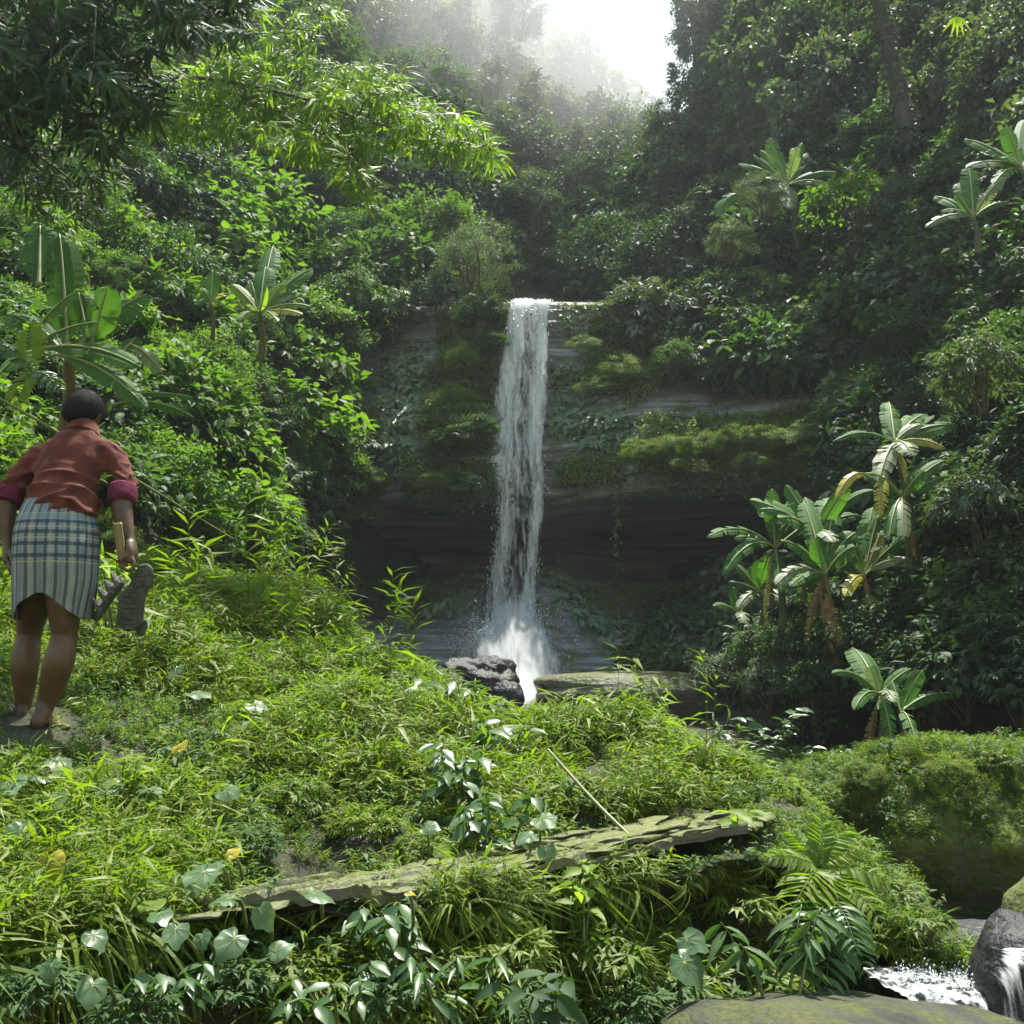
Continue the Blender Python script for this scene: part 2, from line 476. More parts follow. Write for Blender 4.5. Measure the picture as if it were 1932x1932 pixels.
# cliff behind the fall: columns of (py, Y) from the back of the lip down to the pool
cc = {
 500:  [(614, 25.5), (580, 24.6), (680, 24.3), (800, 24.0), (860, 23.8), (930, 23.5), (990, 23.6), (1040, 24.2), (1090, 24.2), (1130, 22.5), (1200, 20.5), (1290, 19.0), (1370, 18.0)],
 640:  [(614, 25.0), (580, 23.8), (680, 23.3), (800, 22.8), (870, 22.6), (960, 22.4), (1020, 22.8), (1060, 23.6), (1100, 23.7), (1130, 22.4), (1190, 20.6), (1280, 19.2), (1370, 18.0)],
 760:  [(614, 25.0), (580, 23.3), (680, 22.8), (800, 22.2), (862, 22.0), (935, 21.9), (1000, 22.8), (1050, 23.9), (1085, 24.2), (1112, 23.3), (1170, 21.2), (1270, 19.7), (1370, 18.2)],
 880:  [(614, 25.0), (580, 22.9), (680, 22.4), (800, 21.9), (855, 21.7), (925, 21.6), (985, 22.6), (1045, 23.8), (1075, 24.2), (1100, 23.0), (1160, 21.0), (1265, 19.6), (1370, 18.2)],
 965:  [(605, 26.0), (571, 22.5), (680, 22.2), (800, 21.9), (845, 21.6), (925, 21.6), (985, 22.4), (1030, 23.4), (1060, 23.6), (1095, 22.2), (1150, 20.9), (1260, 19.6), (1370, 18.2)],
 1050: [(606, 26.5), (572, 22.3), (680, 22.1), (800, 22.0), (835, 21.6), (925, 21.7), (985, 22.3), (1030, 23.2), (1055, 23.4), (1085, 22.2), (1140, 21.0), (1255, 19.6), (1370, 18.2)],
 1140: [(607, 26.0), (573, 22.4), (680, 22.2), (790, 21.9), (850, 21.6), (930, 21.6), (990, 22.4), (1030, 23.8), (1075, 24.2), (1110, 22.8), (1175, 21.2), (1260, 19.8), (1370, 18.2)],
 1250: [(609, 25.5), (575, 22.9), (680, 22.4), (780, 21.7), (860, 21.3), (925, 21.4), (985, 22.2), (1035, 24.0), (1085, 24.6), (1115, 23.4), (1190, 21.2), (1260, 19.8), (1370, 18.0)],
 1400: [(609, 25.0), (575, 23.2), (680, 22.2), (770, 21.2), (850, 20.6), (905, 20.6), (975, 21.4), (1030, 23.4), (1090, 24.2), (1120, 22.8), (1200, 20.4), (1265, 18.6), (1370, 17.4)],
 1550: [(609, 25.0), (575, 23.2), (680, 21.6), (770, 20.2), (840, 19.4), (895, 19.4), (960, 20.4), (1020, 22.6), (1085, 23.6), (1120, 21.6), (1200, 19.0), (1265, 17.2), (1370, 16.6)],
 1700: [(609, 25.0), (575, 22.6), (680, 20.6), (770, 18.8), (840, 18.0), (890, 18.0), (950, 19.0), (1010, 21.0), (1080, 22.4), (1120, 20.4), (1200, 17.6), (1265, 16.4), (1370, 16.0)],
}
def ledge_out(k, a):
    w = np.interp(k, [500, 860, 930, 1060, 1150, 1250, 1700], [0.9, 0.8, 0.15, 0.15, 0.8, 1.0, 0.6])
    return w * np.interp(a, [690, 790, 930, 1000], [0, 1, 1, 0])
ctrl = [[(k, a, b - ledge_out(k, a)) for a, b in v] for k, v in sorted(cc.items())]
def cliff_disp(P, G):
    z = P[..., 2] + 0.25 * vnoise(P * 0.25) + 0.06 * vnoise(P * 1.1)
    lay = np.stack([P[..., 0] * 0.10, P[..., 1] * 0.1, z * 3.3], -1)
    lay2 = np.stack([P[..., 0] * 0.35, P[..., 1] * 0.3, z * 9.5], -1)
    s = 0.20 * vnoise(lay) + 0.10 * vnoise(lay2)
    b = 0.28 * fbm(P * 0.6, 4)
    slope = np.clip((G[..., 1] - 1090) / 60, 0, 1)           # the apron below is smoother
    top = np.clip((G[..., 1] - 566) / 14, 0, 1)
    d = np.zeros_like(P)
    d[..., 1] = (s * (1 - 0.7 * slope) + b) * top
    d[..., 2] = 0.12 * fbm(P * 1.3, 3) * slope
    return d
cliff = Sheet(ctrl, 300, 300, cliff_disp)
mb = MB(); mb.add(cliff.P, Q=grid_faces(cliff.nu, cliff.nv))
structure('cliff', mb, M['cliff'])

# grass bank in front: columns of (py, Y) from below the frame up to the crest and down behind it
bc = {
 -800: [(2750, 1.95), (1932, 2.2), (1850, 2.56), (1790, 2.3), (1750, 2.6), (1560, 3.4), (1400, 4.4), (1250, 5.6), (1120, 7.2), (1090, 8.6), (1180, 10)],
 -200: [(2650, 2.45), (1932, 2.7), (1850, 3.06), (1800, 2.8), (1760, 3.1), (1560, 3.9), (1390, 4.8), (1240, 6.0), (1120, 7.4), (1090, 8.6), (1180, 10)],
 100: [(2550, 2.8), (1932, 3.05), (1840, 3.41), (1790, 3.15), (1745, 3.5), (1560, 4.2), (1372, 5.0), (1230, 6.2), (1120, 7.6), (1095, 8.6), (1180, 10)],
 400: [(2500, 3.05), (1932, 3.3), (1790, 3.66), (1745, 3.4), (1712, 3.72), (1570, 4.4), (1380, 5.5), (1235, 6.7), (1115, 8.2), (1130, 9.4), (1260, 11)],
 700: [(2500, 3.25), (1932, 3.5), (1760, 3.86), (1718, 3.6), (1672, 4.05), (1570, 4.5), (1440, 5.4), (1345, 6.3), (1250, 7.5), (1265, 8.6), (1390, 10)],
 960: [(2500, 3.55), (1932, 3.8), (1735, 4.16), (1690, 3.9), (1628, 4.5), (1575, 4.75), (1510, 5.3), (1450, 5.9), (1388, 6.8), (1400, 7.9), (1520, 9)],
 1200: [(2500, 3.9), (1932, 4.15), (1690, 4.51), (1640, 4.25), (1580, 5.0), (1540, 5.2), (1490, 5.6), (1445, 6.0), (1402, 6.5), (1415, 7.4), (1540, 8.4)],
 1400: [(2450, 4.25), (1932, 4.5), (1660, 4.86), (1610, 4.6), (1562, 5.3), (1548, 5.42), (1538, 5.55), (1530, 5.7), (1518, 6.0), (1530, 6.8), (1640, 7.6)],
 1560: [(2450, 4.35), (1932, 4.6), (1720, 4.96), (1660, 4.7), (1612, 5.2), (1604, 5.3), (1596, 5.42), (1588, 5.55), (1578, 5.8), (1590, 6.3), (1700, 7.0)],
 1700: [(2450, 4.25), (1960, 4.5), (1800, 4.86), (1760, 4.6), (1700, 4.95), (1690, 5.05), (1680, 5.15), (1672, 5.3), (1662, 5.5), (1680, 5.9), (1800, 6.4)],
 1830: [(2300, 3.6), (2020, 4.0), (1900, 4.35), (1860, 4.45), (1822, 4.65), (1816, 4.72), (1812, 4.8), (1808, 4.9), (1804, 5.0), (1820, 5.3), (1900, 5.8)],
}
ctrl = [[(k, a, b) for a, b in v] for k, v in sorted(bc.items())]
def bank_disp(P, G):
    d = np.zeros_like(P)
    d[..., 2] = 0.20 * fbm(P * 1.5, 4)
    d[..., 1] = 0.10 * fbm(P * 1.9 + 9, 3)
    f = np.linalg.norm(P - at(92, 1372, 5.0), axis=-1)
    return d * np.clip((f - 0.35) / 0.5, 0, 1)[..., None]
bank = Sheet(ctrl, 160, 150, bank_disp)
mb = MB(); mb.add(bank.P, Q=grid_faces(bank.nu, bank.nv))
structure('grass_bank', mb, M['soil'])

# ------------------------------------------------------------------ rocks
def rock_mesh(name, radii, mat, seed, parent=None, rough=0.18, flat=0.0, under=0.0, strata=0.0, n=48, power=1.0):
    th = np.linspace(0, 2 * math.pi, n, endpoint=False); ph = np.linspace(0.02, math.pi - 0.02, n // 2)
    TH, PH = np.meshgrid(th, ph, indexing='ij')
    d = np.stack([np.cos(TH) * np.sin(PH), np.sin(TH) * np.sin(PH), np.cos(PH)], -1)
    if power != 1: d = np.sign(d) * np.abs(d) ** power
    V = d * np.asarray(radii)
    sc = 1.4 / max(radii)
    f = 1 + rough * fbm(V * sc + seed * 7.1, 4) * 1.6
    V = V * f[..., None]
    if strata:
        lay = vnoise(np.stack([V[..., 0] * .6, V[..., 1] * .6, V[..., 2] * 9.0], -1) + seed)
        V[..., :2] *= (1 + strata * lay)[..., None]
    if under: V[..., 1] += under * np.maximum(0.25 * radii[2] - V[..., 2], 0)
    if flat: V[..., 2] = np.where(V[..., 2] > flat, flat + (V[..., 2] - flat) * 0.25, V[..., 2])
    nu, nv = TH.shape
    i = np.arange(nu)[:, None] * nv; i2 = ((np.arange(nu) + 1) % nu)[:, None] * nv; j = np.arange(nv - 1)[None]
    Q = np.stack([i + j, i + j + 1, i2 + j + 1, i2 + j], -1).reshape(-1, 4)
    V = np.vstack([V.reshape(-1, 3), V[:, 0].mean(0), V[:, -1].mean(0)])
    a = np.arange(nu) * nv; a2 = np.roll(a, -1)
    T = np.vstack([np.stack([a, a2, np.full(nu, nu * nv)], -1), np.stack([a2 + nv - 1, a + nv - 1, np.full(nu, nu * nv + 1)], -1)])
    mb = MB(); mb.add(V, Q=Q, T=T)
    return obj(name, mb, mat, parent)

def rock(px, py, Y, radii, mat, seed, label, name='boulder', rot=(0, 0, 0), **k):
    o = rock_mesh(name, radii, mat, seed, **k)
    o.location = at(px, py, Y); o.rotation_euler = rot
    return tag(o, label, 'boulder')

mossy = rock(1800, 1610, 7.75, (1.25, 1.0, 0.66), M['mossrock'], 3, 'big round boulder overgrown with moss and grass beside the stream', rough=0.2, n=120, power=0.85, under=0.75)
rock(1690, 2048, 3.72, (0.80, 0.6, 0.24), M['flatrock'], 5, 'smooth pale flat rock at the edge of the white water', rot=(0, math.radians(6), 0.1), rough=0.2, n=110)
rock(1185, 1322, 18.6, (1.62, 1.0, 0.66), M['algae'], 8, 'layered rock block with algae at the foot of the waterfall', rough=0.2, strata=0.1, flat=0.42, n=130, power=0.85)
rock(905, 1290, 17.6, (0.55, 0.5, 0.36), M['wetrock'], 11, 'dark wet boulder left of the splash pool', rough=0.42, strata=0.06, power=0.8, n=80)
rock(955, 1312, 17.0, (0.24, 0.25, 0.2), M['wetrock'], 12, 'small black wet stone beside the splash', rough=0.42, power=0.8)
rock(2012, 1745, 5.6, (0.29, 0.3, 0.26), M['mossrock'], 14, 'bright moss covered stone cut by the right edge beside the stream', rough=0.14)
rock(1925, 1875, 4.3, (0.17, 0.3, 0.27), M['wetrock'], 15, 'dark rounded stone with water pouring over it', rough=0.16)
rock(1820, 1800, 5.2, (0.30, 0.2, 0.13), M['wetrock'], 16, 'black wet stone in the stream behind the white water', rough=0.2)

# pale ledge of thin rock layers crossing the bank
ledge = thing('rock_ledge', at(900, 1670, 4.0), 'pale ledge of thin tilted rock layers crossing the grassy bank', 'rock ledge')
def slab(px, py, Y, length, depth, thick, ang, seed, parent, mat):
    r = np.random.RandomState(seed)
    nu, nv = 26, 5
    u = np.linspace(-1, 1, nu); v = np.linspace(-1, 1, nv)
    U, W = np.meshgrid(u, v, indexing='ij')
    taper = (1 - np.abs(U) ** 3) * 0.8 + 0.2 * (1 - np.abs(U) ** 8)
    X = U * length / 2
    Yv = W * depth / 2 * taper
    base = np.stack([X * 3.1 + seed, Yv * 3.1, X * 0], -1)
    edge = np.abs(W) ** 4
    Yv = Yv + (0.10 * fbm(base * 1.6 + 3, 3) + 0.03 * vnoise(base * 7)) * edge
    top = thick / 2 + 0.022 * fbm(base * 1.5, 4) - thick * 0.25 * np.abs(W) ** 6
    bot = -thick / 2 + 0.012 * fbm(base * 1.5 + 50, 3) + thick * 0.25 * np.abs(W) ** 6
    P1 = np.stack([X, Yv, top], -1).reshape(-1, 3); P2 = np.stack([X, Yv, bot], -1).reshape(-1, 3)
    n = nu * nv
    Q = np.vstack([grid_faces(nu, nv), grid_faces(nu, nv, True) + n])
    ring = np.concatenate([np.arange(nu) * nv, (nu - 1) * nv + np.arange(1, nv), (np.arange(nu - 1)[::-1]) * nv + nv - 1, np.arange(1, nv - 1)[::-1]])
    r2 = np.roll(ring, -1)
    Q = np.vstack([Q, np.stack([ring, ring + n, r2 + n, r2], -1)])
    mb = MB(); mb.add(np.vstack([P1, P2]), Q=Q)
    o = obj('slab', mb, mat, parent)
    o.location = Vector(at(px, py, Y)) - parent.location
    o.rotation_euler = ang
    return o
rl = np.random.RandomState(31)
# the body of the ledge: one weathered strip with strata edges running along it
nu_, nv_ = 240, 34
ub = np.linspace(0, 1, nu_); vb = np.linspace(0, 1, nv_)
lpx = 372 + ub * 1040
kx = [370, 550, 700, 960, 1200, 1412]
fpy = np.interp(lpx, kx, [1738, 1724, 1708, 1674, 1622, 1584]); fY = np.interp(lpx, kx, [3.40, 3.50, 3.60, 3.92, 4.30, 4.75])
bpy_ = np.interp(lpx, kx, [1722, 1698, 1674, 1628, 1572, 1556]); bY = np.interp(lpx, kx, [3.55, 3.80, 4.05, 4.48, 5.0, 5.25])
jag = 5 * fbm(np.stack([ub * 22, ub * 0, ub * 0], -1), 4)
G_ = [(lpx[:, None] + 0 * vb[None]), (fpy + jag)[:, None] * (1 - vb[None]) + bpy_[:, None] * vb[None], fY[:, None] * (1 - vb[None]) + bY[:, None] * vb[None]]
PL = at(G_[0], G_[1], G_[2])
run = PL[..., 0] * 0.62 + PL[..., 1] * 0.78; acr = -PL[..., 0] * 0.78 + PL[..., 1] * 0.62
q_ = acr * 13 + 0.9 * vnoise(np.stack([run * 1.3, acr * 3, run * 0], -1)) + 0.3 * vnoise(np.stack([run * 5, acr * 4, run * 0 + 5], -1))
stp = np.floor(q_); fr = q_ - stp
hgt_ = 0.020 * np.where(fr < 0.2, fr / 0.2, 1 - 0.8 * (fr - 0.2) / 0.8) + 0.028 * vnoise(np.stack([stp * 3.1, run * 1.1, run * 0], -1)) + 0.012 * fbm(np.stack([run * 7, acr * 7, run * 0], -1), 4)
PL[..., 2] += hgt_ + 0.04
skirt = PL[:, 0] - np.array([0, -0.06, 0.03]) 
PL = np.concatenate([skirt[:, None], (PL[:, 0] - np.array([0, 0, 0.035]))[:, None], PL], 1)
mb = MB(); mb.add(PL - np.array(ledge.location), Q=grid_faces(nu_, nv_ + 2))
obj('rock_body', mb, M['ledge'], ledge, smooth=False)
for k in range(34):
    t = (k + rl.rand()) / 34
    t = t ** 0.85
    lane = rl.rand()
    px = 385 + t * 1010
    fy = np.interp(px, [400, 700, 960, 1200, 1400], [1728, 1700, 1664, 1610, 1580]); fY = np.interp(px, [400, 700, 960, 1200, 1400], [3.42, 3.62, 3.95, 4.3, 4.7])
    by = np.interp(px, [400, 700, 960, 1200, 1400], [1714, 1678, 1630, 1572, 1556]); bY = np.interp(px, [400, 700, 960, 1200, 1400], [3.7, 4.02, 4.45, 4.95, 5.25])
    py = fy + (by - fy) * lane; Y = fY + (bY - fY) * lane
    o_ = slab(px, py - 2, Y, rl.uniform(0.25, 0.8), rl.uniform(0.05, 0.12), rl.uniform(0.007, 0.016), (math.radians(rl.uniform(-3, 6)), math.radians(rl.uniform(-3, 1)), math.radians(rl.uniform(40, 50))), k, ledge, M['ledge'])
    o_.location.z += rl.uniform(-0.01, 0.015) + 0.02 * lane + 0.025
for k, (px, py, Y) in enumerate([(1090, 1486, 5.9), (1110, 1468, 5.95), (1150, 1492, 5.75), (1135, 1450, 6.1), (1170, 1510, 5.55), (1120, 1500, 5.65), (1180, 1470, 5.95)]):
    slab(px, py, Y - 0.16, 0.45, 0.2, 0.05, (math.radians(10), math.radians(-3), math.radians(15 + 8 * k)), 90 + k, ledge, M['ledge'])
# ------------------------------------------------------------------ leaves
DIAMOND = (np.array([[0, 0, 0], [0.34, 0.45, 0.06], [0, 1, -0.12], [-0.34, 0.45, 0.06]], float), np.array([[0, 1, 2], [0, 2, 3]]))
LANCE = (np.array([[0, 0, 0], [0.085, 0.35, 0.02], [0, 1, -0.22], [-0.085, 0.35, 0.02], [0, 0.42, 0.0]], float), np.array([[0, 1, 4], [0, 4, 3], [1, 2, 4], [4, 2, 3]]))
OVAL = (np.array([[0, 0, 0], [0.17, 0.2, 0.05], [0.24, 0.48, 0.05], [0.14, 0.78, -0.02], [0, 1.05, -0.2], [-0.14, 0.78, -0.02], [-0.24, 0.48, 0.05], [-0.17, 0.2, 0.05], [0, 0.25, -0.01], [0, 0.5, -0.02], [0, 0.78, -0.09]], float),
        np.array([[0, 1, 8], [1, 2, 9], [1, 9, 8], [2, 3, 10], [2, 10, 9], [3, 4, 10], [0, 8, 7], [7, 8, 9], [7, 9, 6], [6, 9, 10], [6, 10, 5], [5, 10, 4]]))

def leaf_frames(d, up):
    y = unit(d)
    x = unit(np.cross(y, up))
    z = np.cross(x, y)
    return np.stack([x, y, z], -1)               # columns

def add_leaves(mb, tpl, pos, d, up, size, tint, mat=0, width=1.0):
    V, T = tpl
    n = len(pos)
    V = V * np.array([width, 1, 1])
    Rm = leaf_frames(d, up)
    size = np.broadcast_to(np.asarray(size, float), (n,))
    W = np.einsum('nij,kj->nki', Rm, V) * size[:, None, None] + pos[:, None, :]
    F = T[None] + (np.arange(n) * len(V))[:, None, None]
    mb.add(W.reshape(-1, 3), T=F.reshape(-1, 3), tint=np.repeat(np.broadcast_to(tint, (n,)), len(V)), mat=mat)
    return mb

def rdir(rng, n):
    return unit(rng.normal(size=(n, 3)))

def crown_broad(seed, nclump=46, per=95, leaf=0.1, sig=0.17, tpl=DIAMOND, width=1.0, droop=0.35, low=-0.35, shape=(1, 1, 0.85)):
    """Dome of leaf clumps around the origin, radius about 1."""
    rng = np.random.RandomState(seed)
    mb = MB()
    c = rdir(rng, nclump * 3)
    c = c[c[:, 2] > low][:nclump]
    c = c * rng.uniform(0.5, 1.0, (len(c), 1)) ** 0.6 * np.array(shape)
    c *= (1 + 0.3 * vnoise(c * 1.7 + seed))[:, None]
    cs = rng.uniform(0.6, 1.35, len(c))
    k = np.repeat(np.arange(len(c)), per)
    off = rng.normal(size=(len(k), 3)) * np.array([1, 1, 0.6]) * sig * cs[k, None]
    pos = c[k] + off
    out = unit(c[k] + off * 2.0)
    d = unit(out * 0.7 + rdir(rng, len(k)) * 0.75 + np.array([0, 0, -droop]))
    up = unit(out * 0.6 + np.array([0, 0, 1.0]) + rdir(rng, len(k)) * 0.45)
    tint = np.clip(rng.uniform(0, 0.35, len(c))[k] + rng.uniform(0, 0.27, len(k)), 0, 0.6)
    add_leaves(mb, tpl, pos, d, up, leaf * rng.uniform(0.6, 1.3, len(k)), tint, width=width)
    return mb, c

def crown_fan(seed, nfan=150, leaf=0.34, nl=8, shape=(1, 1, 0.8)):
    """Fans of long drooping leaflets."""
    rng = np.random.RandomState(seed)
    mb = MB()
    c = rdir(rng, nfan * 2); c = c[c[:, 2] > -0.3][:nfan]
    c = c * rng.uniform(0.45, 1.0, (len(c), 1)) ** 0.6 * np.array(shape)
    k = np.repeat(np.arange(len(c)), nl)
    a = np.tile(np.linspace(-1.3, 1.3, nl), len(c)) + rng.normal(size=len(k)) * 0.15
    out = unit(c * np.array([1, 1, 0.6]) + rng.normal(size=c.shape) * 0.4)[k]
    side = unit(np.cross(out, np.array([0, 0, 1.0])))
    d = unit(out * np.cos(a)[:, None] + side * np.sin(a)[:, None] + np.array([0, 0, -0.35]) + 0.12 * rng.normal(size=out.shape))
    up = unit(np.array([0, 0, 1.0]) + 0.5 * out)
    tint = np.clip(rng.uniform(0.0, 0.4, len(c))[k] + rng.uniform(0, 0.15, len(k)), 0, 0.6)
    s = (leaf * rng.uniform(0.6, 1.2, len(c)))[k] * (1 - 0.25 * np.abs(a))
    add_leaves(mb, LANCE, c[k], d, up, s, tint, width=1.25)
    add_leaves(mb, DIAMOND, c[k] * 0.75 + rng.normal(size=(len(k), 3)) * 0.12, rdir(rng, len(k)) - np.array([0, 0, .3]), unit(rdir(rng, len(k)) + np.array([0, 0, 1.2])), 0.1, tint * 0.6)
    return mb, c

def stems(c, base=-1.0, n=9, r=0.03, seed=0):
    rng = np.random.RandomState(seed)
    mb = MB()
    sel = c[rng.permutation(len(c))[:n]]
    for p in sel:
        b = np.array([rng.normal() * 0.07, rng.normal() * 0.07, base])
        mid = b * 0.45 + p * 0.45 + np.array([0, 0, 0.1]) + rng.normal(size=3) * 0.07
        tube(mb, cat_rom([b, mid, p * 0.92], 7), np.linspace(r, r * 0.35, 7), seg=5)
    return mb

CROWN = {}
def kit(kind, k, fn, **kw):
    lst = []
    for s in range(k):
        mb, c = fn(100 + s * 13 + len(CROWN) * 101, **kw)
        lst.append((mb, stems(c, seed=s)))
    CROWN[kind] = lst
kit('small', 5, crown_broad, nclump=46, per=110, leaf=0.088, sig=0.125)
kit('broad', 4, crown_broad, nclump=34, per=52, leaf=0.2, sig=0.15, droop=0.6)
kit('fan', 4, crown_fan)
kit('bamboo', 3, crown_fan, nfan=70, leaf=0.62, nl=5)
kit('oval', 3, crown_broad, nclump=44, per=20, leaf=0.24, sig=0.2, tpl=OVAL, droop=0.55, width=1.15)
kit('fine', 3, crown_broad, nclump=58, per=150, leaf=0.055, sig=0.115, width=0.8)
kit('tree', 4, crown_broad, nclump=66, per=80, leaf=0.095, sig=0.105, low=-0.75, droop=0.5)
MESH = {}
def crown_mesh(kind, s, mat):
    key = (kind, s, mat)
    if key not in MESH:
        src = CROWN[kind][s][0]
        base = MESH.get((kind, s))
        if base is None:
            base = src.mesh(kind + '_foliage', M[mat], smooth=False)
            MESH[(kind, s)] = base
            MESH[key] = base
        else:
            me = base.copy(); me.materials.clear(); me.materials.append(M[mat])
            MESH[key] = me
    return MESH[key]
def stem_mesh(kind, s):
    key = ('stem', kind, s)
    if key not in MESH: MESH[key] = CROWN[kind][s][1].mesh(kind + '_stem', M['stem'])
    return MESH[key]

NMAP = {'bamboo': 'weed_clump', 'small': 'shrub', 'broad': 'broadleaf_shrub', 'fan': 'fan_leaf_shrub', 'oval': 'large_leaf_shrub', 'fine': 'bush', 'tree': 'tree'}
def plant(kind, p, r, mat, label, group, rng, cat=None, squash=1.0, name=None, lift=0.75):
    s = rng.randint(len(CROWN[kind]))
    t = thing(name or NMAP[kind], p, label, cat or ('tree' if kind == 'tree' else 'shrub'), group, rng.uniform(0, 6.28))
    c = link('crown' if kind == 'tree' else 'foliage', crown_mesh(kind, s, mat), t)
    c.location = (0, 0, r * lift); c.scale = (r, r, r * squash)
    c.rotation_euler = (rng.normal() * 0.12, rng.normal() * 0.12, 0)
    if cat == 'fern cushion': return t
    st = link('trunk' if kind == 'tree' else 'stem', stem_mesh(kind, s), t)
    st.location = (0, 0, r * lift); st.scale = (r, r, r * squash)
    return t

# ------------------------------------------------------------------ the hillside thicket: each shrub and tree a thing
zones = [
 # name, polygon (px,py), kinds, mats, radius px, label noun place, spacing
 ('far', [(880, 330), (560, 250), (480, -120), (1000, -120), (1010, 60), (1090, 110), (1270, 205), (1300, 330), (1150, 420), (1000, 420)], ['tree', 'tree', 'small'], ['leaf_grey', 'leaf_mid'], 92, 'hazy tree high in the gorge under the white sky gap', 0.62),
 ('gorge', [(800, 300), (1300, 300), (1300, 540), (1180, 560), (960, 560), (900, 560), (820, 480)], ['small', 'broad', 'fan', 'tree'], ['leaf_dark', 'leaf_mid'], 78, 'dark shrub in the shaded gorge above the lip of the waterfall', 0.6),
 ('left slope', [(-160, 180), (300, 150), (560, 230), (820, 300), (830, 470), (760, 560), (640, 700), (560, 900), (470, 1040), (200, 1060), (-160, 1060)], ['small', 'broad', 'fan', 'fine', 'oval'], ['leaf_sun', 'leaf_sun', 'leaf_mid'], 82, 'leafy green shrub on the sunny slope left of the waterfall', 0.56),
 ('left top', [(-160, -200), (560, -200), (520, 180), (200, 200), (-160, 220)], ['tree', 'small', 'broad'], ['leaf_mid', 'leaf_dark'], 110, 'leafy tree at the top of the slope behind the bamboo', 0.65),  # darker leaf colours stand in for the shade up here
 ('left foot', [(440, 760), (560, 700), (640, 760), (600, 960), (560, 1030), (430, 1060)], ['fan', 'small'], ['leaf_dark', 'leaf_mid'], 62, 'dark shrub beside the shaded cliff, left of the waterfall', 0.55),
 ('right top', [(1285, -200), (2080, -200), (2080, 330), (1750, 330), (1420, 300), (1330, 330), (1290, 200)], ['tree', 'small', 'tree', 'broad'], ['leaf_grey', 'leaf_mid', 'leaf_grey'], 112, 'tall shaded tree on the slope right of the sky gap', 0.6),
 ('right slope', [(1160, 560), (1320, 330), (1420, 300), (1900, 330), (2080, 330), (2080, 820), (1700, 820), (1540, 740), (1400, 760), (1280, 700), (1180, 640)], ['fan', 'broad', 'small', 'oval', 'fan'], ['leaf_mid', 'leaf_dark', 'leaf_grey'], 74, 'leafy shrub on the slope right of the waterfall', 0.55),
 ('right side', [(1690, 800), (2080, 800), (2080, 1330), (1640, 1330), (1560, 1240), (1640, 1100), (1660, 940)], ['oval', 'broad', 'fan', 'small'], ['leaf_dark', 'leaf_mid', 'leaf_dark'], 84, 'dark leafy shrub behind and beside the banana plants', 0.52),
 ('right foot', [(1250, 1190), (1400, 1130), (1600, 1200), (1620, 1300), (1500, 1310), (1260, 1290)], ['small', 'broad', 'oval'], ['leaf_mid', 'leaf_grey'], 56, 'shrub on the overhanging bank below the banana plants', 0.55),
]
LANDMARKS = [  # things one can find in the view, with their place in it
 (160, 300, 'the shaded bamboo crown', 'left'), (600, 210, 'the arching bright bamboo branch', 'left'), (690, 380, 'the drooping bamboo side branch', 'left'),
 (75, 480, 'the big upright banana leaf', 'left'), (190, 600, 'the backlit banana leaves', 'left'), (400, 540, 'the young one-leaf banana plant', 'left'), (490, 570, 'the yellow green banana plant', 'left'),
 (160, 780, "the person's head", 'left'), (300, 930, 'the slanting bamboo pole', 'left'), (440, 1010, "the pole's lower end", 'left'), (60, 870, "the person's left shoulder", 'left'), (240, 880, "the person's right shoulder", 'left'),
 (760, 730, 'the heart-leaved creeper column', 'left'), (985, 565, 'the lip of the waterfall', 'gorge'), (890, 480, 'the feathery grey bush', 'gorge'), (1150, 180, 'the white sky gap', 'gorge'), (960, 300, "the bamboo branch's tip", 'gorge'), (1130, 570, 'the bare rock lip', 'gorge'), (780, 60, 'the hazy upper slope', 'gorge'),
 (1290, 240, 'the vine-draped dome', 'right'), (1486, 330, 'the wide banana plant high up', 'right'), (1590, 370, 'the sunlit yellow green shrub', 'right'), (1370, 450, 'the pale round shrub', 'right'), (1690, 150, 'the leaning creeper trunk', 'right'), (1805, 45, 'the hanging leaf sprig', 'right'), (1837, 410, 'the torn-leaf banana plant', 'right'), (1910, 290, 'the edge banana plant', 'right'),
 (1160, 800, 'the large-leaved creeper', 'right'), (1400, 840, 'the mossy ledge', 'right'), (1684, 830, 'the tallest banana plant', 'right'), (1490, 950, 'the upright banana leaves', 'right'), (1556, 1080, 'the orange-stemmed banana plant', 'right'), (1728, 1070, 'the pale reaching banana leaf', 'right'), (1740, 1320, 'the small banana plants', 'right'), (1850, 1000, 'the feathery-leaved shrub', 'right'), (1420, 1390, 'the sparse bush in the hollow', 'right'), (1320, 1290, 'the pale creeper by the rock block', 'right'), (1860, 620, 'the pale-leaved tree', 'right'), (1560, 560, 'the yellowing fan leaves', 'right')]
def place_label(kind, zone, x, y):
    noun = {'tree': 'tree', 'small': 'small-leaved shrub', 'broad': 'broad-leaved shrub', 'fan': 'fan-leaved shrub', 'oval': 'big-leaved shrub', 'fine': 'fine-leaved shrub'}[kind]
    lx, ly, nm, side = min(LANDMARKS, key=lambda q: math.hypot(q[0] - x, q[1] - y))
    dx, dy = x - lx, y - ly
    d = math.hypot(dx, dy)
    near = 'just ' if d < 90 else ('well ' if d > 190 else '')
    word = ('right of' if dx > 0 else 'left of') if abs(dx) > abs(dy) else ('below' if dy > 0 else 'above')
    tone = {'far': 'hazy', 'gorge': 'dark', 'left slope': 'sunny green', 'left top': 'leafy', 'left foot': 'shaded', 'right top': 'shaded', 'right slope': 'green', 'right side': 'dark', 'right foot': 'pale'}[zone]
    return tone + ' ' + noun + ' ' + near + word + ' ' + nm
